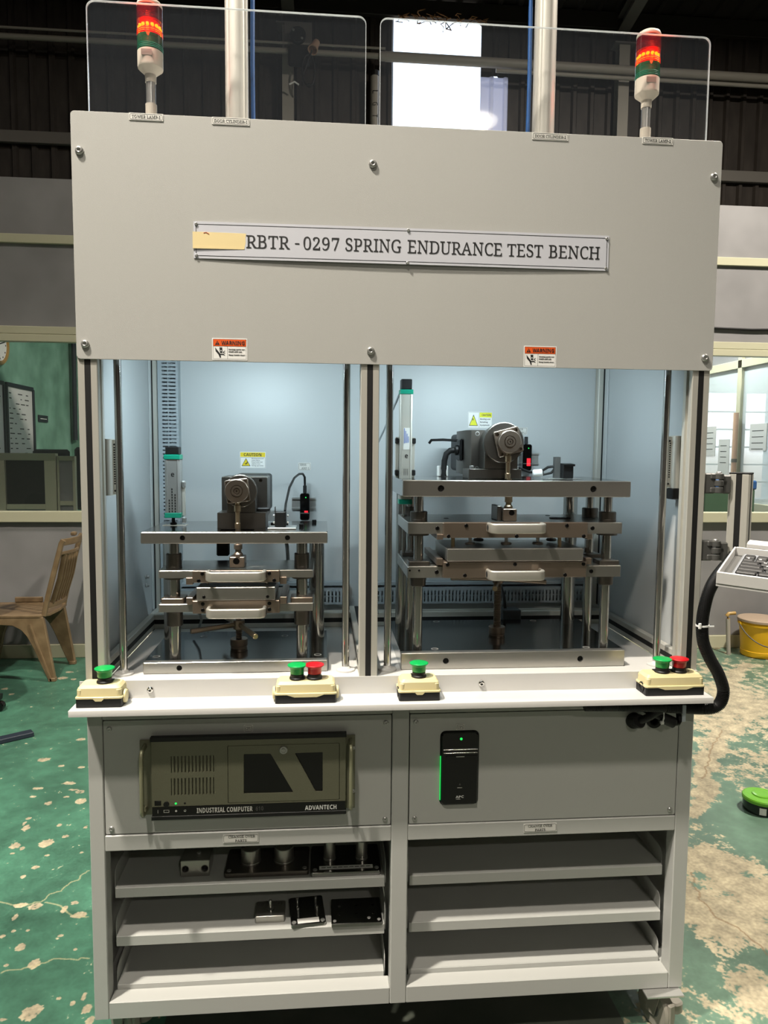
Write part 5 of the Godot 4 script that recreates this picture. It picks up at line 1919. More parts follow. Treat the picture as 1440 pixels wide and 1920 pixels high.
func sensor(x: float, z: float, y0: float, y1: float, y2: float, left: bool) -> void:
	var o := thing("position_sensor", "slim aluminium position sensor with green ends beside the left press's crank" if left else "tall aluminium position sensor with a blue printed sticker, left of the right press", "sensor", Vector3(x, y0, z), "position sensors")
	var w := 0.0175 if left else 0.0148
	var b := MB.new()
	b.plan(PackedVector2Array([Vector2(x - w, z - w), Vector2(x + w, z - w), Vector2(x + w, z + w * 0.8), Vector2(x + w * 0.75, z + w), Vector2(x + w * 0.68, z + w), Vector2(x + w * 0.66, z + w * 0.94), Vector2(x - w * 0.66, z + w * 0.94), Vector2(x - w * 0.68, z + w), Vector2(x - w * 0.75, z + w), Vector2(x - w, z + w * 0.8)]), y0 + 0.0122, y1 - 0.0002)
	b.xf = Transform3D()
	var body := part("body", b, M.sensor_shell if left else M.anodised, o)
	for y in [[y0, y0 + 0.012], [y1, y1 + 0.0115]]:
		b = MB.new()
		b.box(Vector3(x, (y[0] + y[1]) / 2, z), Vector3(w * 2 + 0.0025, y[1] - y[0], w * 2 + 0.0025), 0.0012)
		part("end_piece", b, M.green_plastic, o)
	b = MB.new()
	b.box(Vector3(x, (y1 + 0.0117 + y2) / 2, z), Vector3(w * 1.78, y2 - y1 - 0.0117, w * 1.78), 0.0015)
	part("connector", b, M.black_plastic, o)
	b = MB.new()
	b.rod(Vector3(x - 0.002, y0 - (0.016 if left else 0.12), z), Vector3(x - 0.002, y0 - 0.0002, z), 0.004, 12)
	b.cyl(Vector3(x - 0.002, y0 - (0.0178 if left else 0.031), z), Vector3.UP, 0.008, 0.006, 0.001, 12)
	part("sensor_rod", b, M.black_screw if left else M.steel_bar, o)
	b = MB.new()
	if left:
		b.bx(x + w + 0.0005, x + w + 0.008, y0 + 0.004, 1.293, z - 0.012, z - 0.002, 0.001)
		b.bx(x - 0.025, x + w + 0.012, 1.1882, 1.1888, z - 0.02, z + 0.015)
	else:
		for s in [-1.0, 1.0]: b.bx(x + s * (w + 0.0006), x + s * (w + 0.009), 1.3043, 1.402, z - 0.014, z - 0.004, 0.001)
	part("mounting_bracket", b, M.anodised, o)
	for y in ([1.2, 1.285] if left else [1.316, 1.393]):
		for s in ([1.0] if left else [-1.0, 1.0]):
			b = MB.new()
			b.box(Vector3(x + s * (w + 0.0058), y, z - 0.002), Vector3(0.009, 0.014, 0.012), 0.002)
			part("clamp", b, M.black_plastic if not left else M.zinc, o)
	if left:
		text("e", "Droid Sans", true, Vector3(x + 0.001, 1.308, z + w * 0.95), 0.0075, 0.009, M.ink, body, Basis(), "print")
		b = MB.new()
		for q in [[-0.0075, 1.215, 1.252], [-0.001, 1.222, 1.275], [0.006, 1.215, 1.262]]:
			var yy: float = q[1]
			while yy < q[2]:
				b.box(Vector3(x + q[0], yy, z + w * 0.95), Vector3(0.0026, 0.0045, 0.0005))
				yy += 0.0065
		part("print", b, M.ink, body)
	else:
		b = MB.new()
		b.box(Vector3(x + 0.001, 1.398, z + w * 0.95), Vector3(0.0155, 0.052, 0.0006))
		var st := part("sticker", b, M.label_white, o)
		b = MB.new()
		for k in 4: b.box(Vector3(x - 0.0045 + k * 0.0033, 1.405 - k * 0.003, z + w * 0.95 + 0.0004), Vector3(0.0014, 0.036 - k * 0.007, 0.0003))
		part("print", b, M.blue_print, st)
		text("e", "Droid Sans", true, Vector3(x + 0.001, 1.356, z + w * 0.95), 0.007, 0.009, M.ink, body, Basis(), "print")
		b = MB.new()
		for k in 3: b.box(Vector3(x - 0.004 + k * 0.004, 1.318, z + w * 0.95), Vector3(0.0009, 0.016, 0.0004))
		part("print", b, M.ink, body)
		b = MB.new()
		b.tube([Vector3(x - 0.009, y2 - 0.02, z - 0.013), Vector3(x - 0.02, 1.49, z - 0.03), Vector3(x - 0.04, 1.43, z - 0.1), Vector3(x - 0.07, 1.35, z - 0.2), Vector3(x - 0.085, 1.27, z - 0.25), Vector3(x - 0.088, 1.17, z - 0.26), Vector3(x - 0.08, 1.07, z - 0.24), Vector3(x - 0.06, 0.98, z - 0.2), Vector3(x - 0.05, 0.93, z - 0.17)], 0.0026, 8)
		part("cable", b, M.grey_duct, o)


func amplifier(x: float, y: float, rx: float, ry: float, which: String) -> void:
	var r := thing("din_rail", "short zinc mounting rail on the back panel behind the %s" % which, "rail", Vector3(rx, ry, ZB), "mounting rails")
	var b := MB.new()
	b.bx(rx - 0.0345, rx + 0.0345, ry - 0.013, ry + 0.013, ZB + 0.0003, ZB + 0.0014)
	for s in [-1.0, 1.0]:
		b.bx(rx - 0.0345, rx + 0.0345, ry + s * 0.0128 - 0.0006, ry + s * 0.0128 + 0.0006, ZB + 0.0014, ZB + 0.0075)
		b.bx(rx - 0.0345, rx + 0.0345, ry + s * 0.0128, ry + s * 0.0172, ZB + 0.0067, ZB + 0.0078)
	part("rail", b, M.zinc, r)
	var o := thing("sensor_amplifier", "black sensor amplifier with red light clipped behind the %s" % which, "amplifier", Vector3(x, y, ZB + 0.02), "sensor amplifiers")
	b = MB.new()
	b.prism(MB.rr(x, y, 0.027, 0.077, 0.006), ZB + 0.0082, ZB + 0.048, 0.002)
	var body := part("body", b, M.black_gloss, o)
	b = MB.new()
	b.box(Vector3(x + 0.004, y - 0.0135, ZB + 0.0483), Vector3(0.010 if x < 0 else 0.011, 0.005 if x < 0 else 0.022, 0.0006))
	part("red_light", b, M.led_red, body)
	b = MB.new()
	b.cyl(Vector3(x + 0.003, y + 0.027, ZB + 0.048), Vector3.BACK, 0.0017, 0.0008, 0.0, 8)
	part("green_light", b, M.led_green, body)
	b = MB.new()
	b.bx(x - 0.012, x + 0.012, y - 0.0185, y - 0.0172, ZB + 0.048, ZB + 0.0488)
	part("trim_line", b, M.zinc, body)
	b = MB.new()
	b.cyl(Vector3(x, y + 0.0387, ZB + 0.03), Vector3.UP, 0.0052, 0.022, 0.001, 14)
	part("strain_relief", b, M.black_rubber, o)


func button_box(x: float, w: float, buttons: Array, plugs: Array, label: String) -> void:
	var z0 := 0.0045
	var z1 := 0.0585
	var zc := (z0 + z1) / 2
	var o := thing("button_box", label, "control box", Vector3(x, TRAY, zc), "push button boxes")
	var b := MB.new()
	b.plan(MB.rr(x, zc, w - 0.003, z1 - z0 - 0.001, 0.004), TRAY + 0.0002, TRAY + 0.0185, 0.0005)
	part("base", b, M.black_plastic, o)
	# cream lid: rim, V-shaped latch tab, tapered crown
	b = MB.new()
	b.plan(MB.rr(x, zc, w, z1 - z0 + 0.001, 0.006), TRAY + 0.0187, TRAY + 0.0225, 0.0008)
	b.xf = Transform3D()
	var k := 0.30 if buttons.size() > 1 else 0.12
	b.prism(PackedVector2Array([Vector2(x - w * k, TRAY + 0.0188), Vector2(x - w * k * 0.62 + 0.001, TRAY + 0.0135), Vector2(x + w * k * 0.62 - 0.001, TRAY + 0.0135), Vector2(x + w * k, TRAY + 0.0188), Vector2(x + w * k, TRAY + 0.0222), Vector2(x - w * k, TRAY + 0.0222)]), z1 - 0.003, z1 + 0.0012, 0.0008)
	var lo := MB.rr(x, zc, w - 0.005, z1 - z0 - 0.004, 0.006)
	var mi := MB.rr(x, zc, w - 0.008, z1 - z0 - 0.007, 0.006)
	var hi := MB.rr(x, zc - 0.001, w - 0.018, z1 - z0 - 0.014, 0.007)
	var keep := b.xf
	b.xf = Transform3D(Basis(Vector3.RIGHT, Vector3.FORWARD, Vector3.UP), Vector3.ZERO)
	var fl := func(p):
		var q := PackedVector2Array()
		for a in p: q.append(Vector2(a.x, -a.y))
		return MB.ccw(q, true)
	var a0: PackedVector2Array = fl.call(lo)
	var a1: PackedVector2Array = fl.call(mi)
	var a2: PackedVector2Array = fl.call(hi)
	b._wall(a0, TRAY + 0.0224, a1, TRAY + 0.0395)
	b._wall(a1, TRAY + 0.0395, a2, TRAY + 0.0455)
	var tp := []
	for p in a2: tp.append(Vector3(p.x, p.y, TRAY + 0.0455))
	b.face(tp)
	b.xf = keep
	var lid := part("lid", b, M.cream_plastic, o)
	for sx in [-1.0, 1.0]:
		for sz in [-1.0, 1.0]:
			b = MB.new()
			b.lathe_at(Vector3(x + sx * (w / 2 - 0.0095), TRAY + 0.026, zc + sz * 0.0185), Vector3.UP, [Vector2(0.0065, 0), Vector2(0.0065, 0.0105), Vector2(0.0055, 0.0118), Vector2(0.0035, 0.0118), Vector2(0.003, 0.009), Vector2(0, 0.009)], 16)
			part("screw_boss", b, M.cream_plastic, lid)
	for p in plugs:
		b = MB.new()
		var s := signf(p)
		if absf(p) < 1.5:
			b.lathe_at(Vector3(x + s * (w / 2 - 0.001), TRAY + 0.017, zc + 0.004), Vector3(s, 0, 0), [Vector2(0.014, 0), Vector2(0.014, 0.003), Vector2(0.0125, 0.005), Vector2(0.006, 0.0062), Vector2(0, 0.0062)], 24)
			part("blank_plug", b, M.cream_plastic, o)
		else:
			b.lathe_at(Vector3(x + s * (w / 2 - 0.0015), TRAY + 0.0145, zc + 0.004), Vector3(s, 0, 0), [Vector2(0.0115, 0), Vector2(0.0115, 0.0015), Vector2(0.0095, 0.0018), Vector2(0.009, -0.004), Vector2(0, -0.004)], 24)
			part("cable_entry", b, M.black_rubber, o)
	for q in buttons:
		var c := Vector3(x + q[0], TRAY + 0.0456, zc)
		b = MB.new()
		b.lathe_at(c, Vector3.UP, [Vector2(0, 0), Vector2(0.0165, 0), Vector2(0.0165, 0.003), Vector2(0.0152, 0.0048), Vector2(0.0142, 0.0052), Vector2(0.0142, 0.0105), Vector2(0.0125, 0.0113), Vector2(0, 0.0113)], 28)
		b.box(c + Vector3(0, 0.0012, -0.006), Vector3(0.031, 0.0024, 0.022), 0.0006)
		var col := part("collar", b, M.black_plastic, o)
		b = MB.new()
		b.lathe_at(c + Vector3(0, 0.0114, 0), Vector3.UP, [Vector2(0, 0), Vector2(0.0138, 0), Vector2(0.0146, 0.001), Vector2(0.0152, 0.0115), Vector2(0.0168, 0.0145), Vector2(0.0196, 0.0165), Vector2(0.0205, 0.0178), Vector2(0.0202, 0.0192), Vector2(0.0185, 0.0198), Vector2(0.010, 0.0204), Vector2(0, 0.0206)], 36, true)
		part("push_button", b, M.button_green if q[1] == "green" else M.button_red, o, "%s mushroom button" % q[1])


func tower_lamp(x: float, which: String, label: String, _y: float) -> void:
	var z := -0.09
	var o := thing("tower_lamp", label, "signal lamp", Vector3(x, 2.0035, z), "tower lamps")
	var at := Vector3(x, 0, z)
	var b := MB.new()
	b.lathe_at(at, Vector3.UP, [Vector2(0, 2.0037), Vector2(0.030, 2.0037), Vector2(0.030, 2.008), Vector2(0.0118, 2.010), Vector2(0.0118, 2.096), Vector2(0.0, 2.096)], 28)
	part("foot", b, M.ivory_plastic, o)
	b = MB.new()
	b.rod(Vector3(x, 2.0962, z), Vector3(x, 2.140, z), 0.0098, 24)
	part("pole", b, M.zinc, o)
	b = MB.new()
	b.lathe_at(at, Vector3.UP, [Vector2(0, 2.1402), Vector2(0.0112, 2.1402), Vector2(0.0118, 2.1555), Vector2(0.0135, 2.157), Vector2(0.0258, 2.168), Vector2(0.0262, 2.1705), Vector2(0.0262, 2.200), Vector2(0, 2.200)], 36)
	var bd := part("base", b, M.ivory_plastic, o)
	b = MB.new()
	b.box(Vector3(x - 0.002, 2.190, z + 0.0262), Vector3(0.022, 0.012, 0.0008))
	part("rating_label", b, M.pvc_grey, bd)
	# three tiers, the middle one lit
	var tiers := [[2.2002, 2.2300, "green_tier", M.lens_green], [2.2302, 2.2600, "amber_tier", M.lens_lit], [2.2602, 2.2880, "red_tier", M.lens_red]]
	for t in tiers:
		b = MB.new()
		b.lathe_at(at, Vector3.UP, [Vector2(0.0, t[0]), Vector2(0.0262, t[0]), Vector2(0.0262, t[1]), Vector2(0.0, t[1])], 40)
		var l := part(t[2], b, t[3], o)
		b = MB.new()
		for k in 3:
			b.lathe_at(at, Vector3.UP, [Vector2(0.0255, t[0] + 0.002 + k * 0.0035), Vector2(0.0266, t[0] + 0.0032 + k * 0.0035), Vector2(0.0255, t[0] + 0.0046 + k * 0.0035)], 40)
		part("lens_rib", b, M.green_plastic if t[2] == "green_tier" else (M.led_red_glow if t[2] == "amber_tier" else M.lens_red), l)
		b = MB.new()
		if t[2] == "amber_tier":
			b.cyl(Vector3(x, t[0] + 0.001, z), Vector3.UP, 0.0205, 0.0275, 0.0, 32)
			part("glowing_core", b, M.led_red_glow, l)
			b = MB.new()
			for k in 14:
				var a := TAU * k / 14
				for y in [0.0105, 0.0185]: b.box(Vector3(x + sin(a) * 0.0212, t[0] + y, z + cos(a) * 0.0212), Vector3(0.0062, 0.0055, 0.0062), 0.001)
			part("light_emitting_diodes", b, M.led_amber, l)
		else:
			b.cyl(Vector3(x, t[0] + 0.001, z), Vector3.UP, 0.018, 0.026, 0.0, 24)
			part("inner_reflector", b, M.ivory_plastic if t[2] == "green_tier" else M.hinge_grey, l)
	b = MB.new()
	b.lathe_at(at, Vector3.UP, [Vector2(0, 2.2882), Vector2(0.0262, 2.2882), Vector2(0.0262, 2.2945), Vector2(0.0245, 2.2985), Vector2(0.019, 2.302), Vector2(0.01, 2.3035), Vector2(0, 2.304)], 36, true)
	part("cap", b, M.ivory_plastic, o)
	var l := OmniLight3D.new()
	l.name = "lamp_light"
	l.light_color = Color(1.0, 0.25, 0.05)
	l.light_energy = 0.004
	l.light_size = 0.012
	l.omni_range = 12.0
	l.omni_attenuation = 2.0
	l.shadow_enabled = true
	l.position = Vector3(x, 2.245, z + 0.045) - o.position
	o.add_child(l)


# ---------------------------------------------------------------- plates and stickers
func plate(called: String, label: String, x: float, y: float, z: float, w: float, h: float, lines: Array, th: float, group := "small name plates", m: Material = null, r := 0.003) -> Node3D:
	var o := thing(called, label, "name plate", Vector3(x, y, z), group)
	var b := MB.new()
	b.prism(MB.rr(x, y, w, h, 0.0008, 2), z + 0.0002, z + 0.0012, 0.0002)
	part("plate", b, m if m else M.label_silver, o)
	b = MB.new()
	b.prism(MB.rr(x, y, w - 0.003, h - 0.003, r), z + 0.0012, z + 0.00135, 0.0, [MB.rr(x, y, w - 0.0042, h - 0.0042, r * 0.8)])
	part("border_line", b, M.ink, o)
	for k in lines.size():
		var yy := y + (lines.size() - 1) * th * 0.85 - k * th * 1.7
		var ww: float = lines[k][1]
		text(lines[k][0], "Droid Serif", false, Vector3(x + (lines[k][2] if lines[k].size() > 2 else 0.0), yy, z + 0.0014), ww, th, M.ink, o)
	return o

func triangle(x: float, y: float, w: float, h: float) -> PackedVector2Array:
	return PackedVector2Array([Vector2(x - w / 2, y - h / 2), Vector2(x + w / 2, y - h / 2), Vector2(x, y + h / 2)])

func signs() -> void:
	# main name plate, slightly bowed off the panel at the middle
	var o := thing("bench_sign", "long silver sign reading RBTR - 0297 SPRING ENDURANCE TEST BENCH on the header", "sign", Vector3(0, 1.794, 0.0036))
	var b := MB.new()
	var n := 24
	var bow := func(x): return 0.0050 + 0.0035 * (1.0 - pow(x / 0.437, 2.0))
	for k in n:
		var xa := -0.4385 + 0.873 * k / n
		var xb := -0.4385 + 0.873 * (k + 1) / n
		var za: float = bow.call(xa)
		var zb: float = bow.call(xb)
		b.face([Vector3(xa, 1.7575, za), Vector3(xb, 1.7575, zb), Vector3(xb, 1.8308, zb), Vector3(xa, 1.8308, za)])
		b.face([Vector3(xb, 1.7575, zb - 0.0012), Vector3(xa, 1.7575, za - 0.0012), Vector3(xa, 1.8308, za - 0.0012), Vector3(xb, 1.8308, zb - 0.0012)])
		b.face([Vector3(xa, 1.8308, za), Vector3(xb, 1.8308, zb), Vector3(xb, 1.8308, zb - 0.0012), Vector3(xa, 1.8308, za - 0.0012)])
		b.face([Vector3(xa, 1.7575, za - 0.0012), Vector3(xb, 1.7575, zb - 0.0012), Vector3(xb, 1.7575, zb), Vector3(xa, 1.7575, za)])
	for s in [-1.0, 1.0]:
		var x: float = -0.4385 if s < 0 else 0.4345
		var z: float = bow.call(x)
		var f := [Vector3(x, 1.7575, z - 0.0012), Vector3(x, 1.7575, z), Vector3(x, 1.8308, z), Vector3(x, 1.8308, z - 0.0012)]
		if s > 0: f.reverse()
		b.face(f)
	part("plate", b, M.sign_silver, o)
	b = MB.new()
	for k in n:
		var xa := -0.4335 + 0.8635 * k / n
		var xb := -0.4335 + 0.8635 * (k + 1) / n
		for y in [1.7628, 1.8252]:
			var za: float = bow.call(xa) + 0.0002
			var zb: float = bow.call(xb) + 0.0002
			b.face([Vector3(xa, y - 0.0006, za), Vector3(xb, y - 0.0006, zb), Vector3(xb, y + 0.0006, zb), Vector3(xa, y + 0.0006, za)])
	for x in [-0.4335, 0.43]:
		var z: float = bow.call(x) + 0.0002
		b.face([Vector3(x - 0.0006, 1.7628, z), Vector3(x + 0.0006, 1.7628, z), Vector3(x + 0.0006, 1.8252, z), Vector3(x - 0.0006, 1.8252, z)])
	part("border_line", b, M.ink, o)
	var words := [["RBTR", -0.3325, 0.0885], ["-", -0.2332, 0.0092], ["0297", -0.2157, 0.0736], ["SPRING", -0.1292, 0.1160], ["ENDURANCE", 0.0002, 0.2005], ["TEST", 0.2123, 0.0772], ["BENCH", 0.3023, 0.1122]]
	for w in words:
		var xc: float = w[1] + w[2] / 2
		text(w[0], "Droid Serif", false, Vector3(xc, 1.7938 if w[0] != "-" else 1.792, bow.call(xc) + 0.0004), w[2], 0.0262 if w[0] != "-" else 0.0022, M.ink, o, Basis(Vector3.UP, atan(0.0070 * xc / (0.437 * 0.437)) ))
	for p in [Vector2(-0.4330, 1.8255), Vector2(-0.4330, 1.763), Vector2(0.0015, 1.8265), Vector2(0.0005, 1.7605), Vector2(0.4295, 1.8245), Vector2(0.4295, 1.7625)]:
		b = MB.new()
		button_head(b, Vector3(p.x, p.y, bow.call(p.x)), Vector3.BACK, 0.0034)
		part("rivet", b, M.zinc, o)
	b = MB.new()
	var tp := PackedVector2Array([Vector2(-0.4402, 1.7765), Vector2(-0.3362, 1.7772), Vector2(-0.3352, 1.784), Vector2(-0.3335, 1.79), Vector2(-0.334, 1.8), Vector2(-0.3325, 1.8093), Vector2(-0.4402, 1.8098)])
	b.prism(tp, 0.0062, 0.0066)
	var t := alone("masking_tape", b, M.tape, "strip of yellow masking tape over the sign's left end", "tape")
	b = MB.new()
	b.tube([Vector3(-0.418, 1.8075, 0.0067), Vector3(-0.413, 1.809, 0.0067), Vector3(-0.407, 1.8055, 0.0067)], 0.0006, 5)
	part("pen_mark", b, M.red_print, t)
	b = MB.new()
	b.prism(PackedVector2Array([Vector2(-0.4398, 1.7766), Vector2(-0.3362, 1.7773), Vector2(-0.3362, 1.7815), Vector2(-0.4398, 1.781)]), 0.0066, 0.0069)
	part("tape_fold", b, M.tape, t)

	var z := 0.0035
	plate("name_plate", "small plate reading TOWER LAMP-1 at the header's upper left", -0.5288, 2.0303, z, 0.067, 0.0142, [["TOWER LAMP-1", 0.056]], 0.0058)
	plate("name_plate", "small plate reading DOOR CYLINDER-1 at the header's upper left", -0.3617, 2.0295, z, 0.0755, 0.0146, [["DOOR CYLINDER-1", 0.066]], 0.0056)
	plate("name_plate", "small plate reading DOOR CYLINDER-2 at the header's upper right", 0.3000, 2.0290, z, 0.0775, 0.0146, [["DOOR CYLINDER-2", 0.067]], 0.0056)
	plate("name_plate", "small plate reading TOWER LAMP-2 at the header's upper right", 0.5340, 2.0308, z, 0.068, 0.0142, [["TOWER LAMP-2", 0.057]], 0.0058)
	z = -0.0019
	plate("name_plate", "tiny plate reading CPU above the industrial computer", -0.3358, 0.7632, z, 0.0195, 0.0155, [["CPU", 0.013]], 0.0062)
	plate("name_plate", "tiny plate reading UPS above the black power unit", 0.1320, 0.7545, z, 0.0185, 0.0145, [["UPS", 0.0125]], 0.0062)
	z = 0.0
	plate("name_plate", "plate reading CHANGE OVER PARTS above the left shelves", -0.3538, 0.5145, z, 0.0775, 0.0195, [["CHANGE OVER", 0.058, 0.002], ["PARTS", 0.025]], 0.0054)
	plate("name_plate", "plate reading CHANGE OVER PARTS above the right shelves", 0.3207, 0.5140, z, 0.0775, 0.0200, [["CHANGE OVER", 0.056], ["PARTS", 0.024]], 0.0054)
	z = ZB
	plate("name_plate", "tiny plate on the back panel above the left sensor amplifier", -0.2275, 1.3215, z, 0.0365, 0.0215, [["SENSOR", 0.018, -0.004], ["AMP-1", 0.022, 0.002]], 0.0058)
	plate("name_plate", "tiny plate on the back panel half hidden behind the right crank disc", 0.4130, 1.4310, z, 0.0365, 0.0215, [["SENSOR", 0.018, -0.004], ["AMP-2", 0.022, 0.002]], 0.0058)

	# crush warnings along the header's lower edge
	for q in [[-0.3680, 1.5755, "orange and white WARNING sticker at the header's lower left"], [0.2905, 1.5735, "orange and white WARNING sticker at the header's lower right"]]:
		var x: float = q[0]
		var y: float = q[1]
		var s := thing("warning_sticker", q[2], "sticker", Vector3(x, y, 0.0036), "warning stickers")
		b = MB.new()
		b.prism(MB.rr(x, y, 0.072, 0.0448, 0.001, 2), 0.0036, 0.0040)
		part("sheet", b, M.white_print, s)
		b = MB.new()
		b.prism(MB.rr(x, y, 0.0680, 0.0408), 0.0040, 0.0041, 0.0, [MB.rr(x, y, 0.0670, 0.0398)])
		b.bx(x - 0.0335, x + 0.0335, y + 0.0056, y + 0.0062, 0.0040, 0.0041)
		b.bx(x - 0.0048, x - 0.0042, y - 0.0199, y + 0.0056, 0.0040, 0.0041)
		part("border_line", b, M.ink, s)
		b = MB.new()
		b.bx(x - 0.0334, x + 0.0334, y + 0.0063, y + 0.0198, 0.00401, 0.00412)
		part("orange_band", b, M.orange_print, s)
		b = MB.new()
		b.prism(triangle(x - 0.0253, y + 0.0128, 0.0098, 0.0088), 0.00412, 0.00425)
		part("alert_triangle", b, M.ink, s)
		text("!", "Droid Sans", true, Vector3(x - 0.0253, y + 0.0119, 0.0045), 0.0012, 0.0052, M.orange_print, s)
		text("WARNING", "Droid Sans", true, Vector3(x + 0.0068, y + 0.0130, 0.0044), 0.0475, 0.0078, M.ink, s)
		# pictogram: a hand under a press
		b = MB.new()
		b.prism(PackedVector2Array([Vector2(x - 0.0300, y + 0.0035), Vector2(x - 0.0288, y - 0.0045), Vector2(x - 0.0232, y - 0.0110), Vector2(x - 0.0200, y - 0.0185), Vector2(x - 0.0178, y - 0.0170), Vector2(x - 0.0192, y - 0.0100)]), 0.00405, 0.0042)
		b.prism(PackedVector2Array([Vector2(x - 0.0212, y + 0.0035), Vector2(x - 0.0152, y + 0.0035), Vector2(x - 0.0152, y - 0.0080), Vector2(x - 0.0198, y - 0.0080)]), 0.00405, 0.0042, 0.0, [circ(x - 0.0178, y - 0.0030, 0.0014, 10)])
		b.prism(PackedVector2Array([Vector2(x - 0.0200, y - 0.0098), Vector2(x - 0.0130, y - 0.0095), Vector2(x - 0.0098, y - 0.0120), Vector2(x - 0.0100, y - 0.0134), Vector2(x - 0.0140, y - 0.0118), Vector2(x - 0.0196, y - 0.0122)]), 0.00405, 0.0042)
		b.prism(PackedVector2Array([Vector2(x - 0.0142, y - 0.0062), Vector2(x - 0.0100, y - 0.0030), Vector2(x - 0.0093, y - 0.0040), Vector2(x - 0.0128, y - 0.0064), Vector2(x - 0.0094, y - 0.0078), Vector2(x - 0.0096, y - 0.0092), Vector2(x - 0.0138, y - 0.0076)]), 0.00405, 0.0042)
		part("pictogram", b, M.ink, s)
		for l in [["Moving parts can", 0.0330, -0.0005], ["crush and cut.", 0.0275, -0.0048], ["Keep hands clear", 0.0330, -0.0118]]:
			text(l[0], "Droid Sans", true, Vector3(x - 0.0022 + l[1] / 2, y + l[2], 0.0043), l[1], 0.0034, M.ink, s)
	# caution stickers on the back panel
	var x := -0.3762
	var y := 1.3387
	z = ZB + 0.0001
	var s := thing("caution_sticker", "yellow headed CAUTION sticker above the left press's crank", "sticker", Vector3(x, y, z), "caution stickers")
	b = MB.new()
	b.prism(MB.rr(x, y, 0.0735, 0.0475, 0.001, 2), z, z + 0.0004)
	part("sheet", b, M.white_print, s)
	b = MB.new()
	b.bx(x - 0.0355, x + 0.0355, y + 0.0092, y + 0.0222, z + 0.0004, z + 0.00055)
	part("yellow_band", b, M.yellow_print, s)
	b = MB.new()
	b.prism(MB.rr(x, y - 0.0075, 0.0712, 0.031), z + 0.0004, z + 0.0005, 0.0, [MB.rr(x, y - 0.0075, 0.0700, 0.0298)])
	b.prism(triangle(x - 0.0195, y - 0.0058, 0.0255, 0.0230), z + 0.0004, z + 0.0006)
	part("triangle_border", b, M.ink, s)
	b = MB.new()
	b.prism(triangle(x - 0.0195, y - 0.0064, 0.0212, 0.0188), z + 0.0006, z + 0.00075)
	part("triangle", b, M.yellow_print, s)
	b = MB.new()
	b.prism(PackedVector2Array([Vector2(x - 0.0240, y - 0.0090), Vector2(x - 0.0205, y - 0.0125), Vector2(x - 0.0160, y - 0.0105), Vector2(x - 0.0145, y - 0.0050), Vector2(x - 0.0165, y - 0.0045), Vector2(x - 0.0185, y - 0.0095)]), z + 0.00075, z + 0.0009)
	part("pictogram", b, M.ink, s)
	text("CAUTION", "Droid Sans", true, Vector3(x - 0.0005, y + 0.0157, z + 0.0008), 0.0500, 0.0088, M.ink, s)
	var ls := ["Moving parts can", "cause injury.", "Keep hands and", "objects clear", "during operation."]
	for k in 5: text(ls[k], "Droid Sans", true, Vector3(x - 0.0035 + [0.0345, 0.0245, 0.031, 0.025, 0.0345][k] / 2, y + 0.0045 - k * 0.0052, z + 0.0007), [0.0345, 0.0245, 0.031, 0.025, 0.0345][k], 0.0034, M.ink, s)
	x = 0.2880
	y = 1.4617
	s = thing("caution_sticker", "square CAUTION sticker with a yellow triangle, above the right press's gearbox", "sticker", Vector3(x, y, z), "caution stickers")
	b = MB.new()
	b.prism(MB.rr(x, y, 0.0725, 0.0475, 0.001, 2), z, z + 0.0004)
	part("sheet", b, M.white_print, s)
	b = MB.new()
	b.bx(x - 0.0015, x + 0.0350, y + 0.0080, y + 0.0222, z + 0.0004, z + 0.00055)
	part("yellow_band", b, M.lime_print, s)
	b = MB.new()
	b.bx(x - 0.0028, x - 0.0022, y - 0.0222, y + 0.0222, z + 0.0004, z + 0.0005)
	b.prism(MB.rr(x, y, 0.0712, 0.0452), z + 0.0004, z + 0.0005, 0.0, [MB.rr(x, y, 0.0704, 0.0444)])
	b.prism(triangle(x - 0.0195, y - 0.0005, 0.0270, 0.0330), z + 0.0004, z + 0.0006)
	part("triangle_border", b, M.ink, s)
	b = MB.new()
	b.prism(triangle(x - 0.0195, y - 0.0014, 0.0225, 0.0275), z + 0.0006, z + 0.00075)
	part("triangle", b, M.lime_print, s)
	b = MB.new()
	b.bx(x - 0.0225, x - 0.0200, y - 0.0010, y + 0.0045, z + 0.00075, z + 0.0009)
	part("pictogram", b, M.ink, s)
	text("CAUTION", "Droid Sans", true, Vector3(x + 0.0185, y + 0.0150, z + 0.0008), 0.0265, 0.0064, M.ink, s)
	for k in 3: text(["Moving and", "Rotating", "Equipment"][k], "Droid Sans", true, Vector3(x + 0.0002 + [0.0305, 0.0230, 0.0280][k] / 2, y + 0.0025 - k * 0.0088, z + 0.0007), [0.0305, 0.0230, 0.0280][k], 0.0058, M.ink, s)


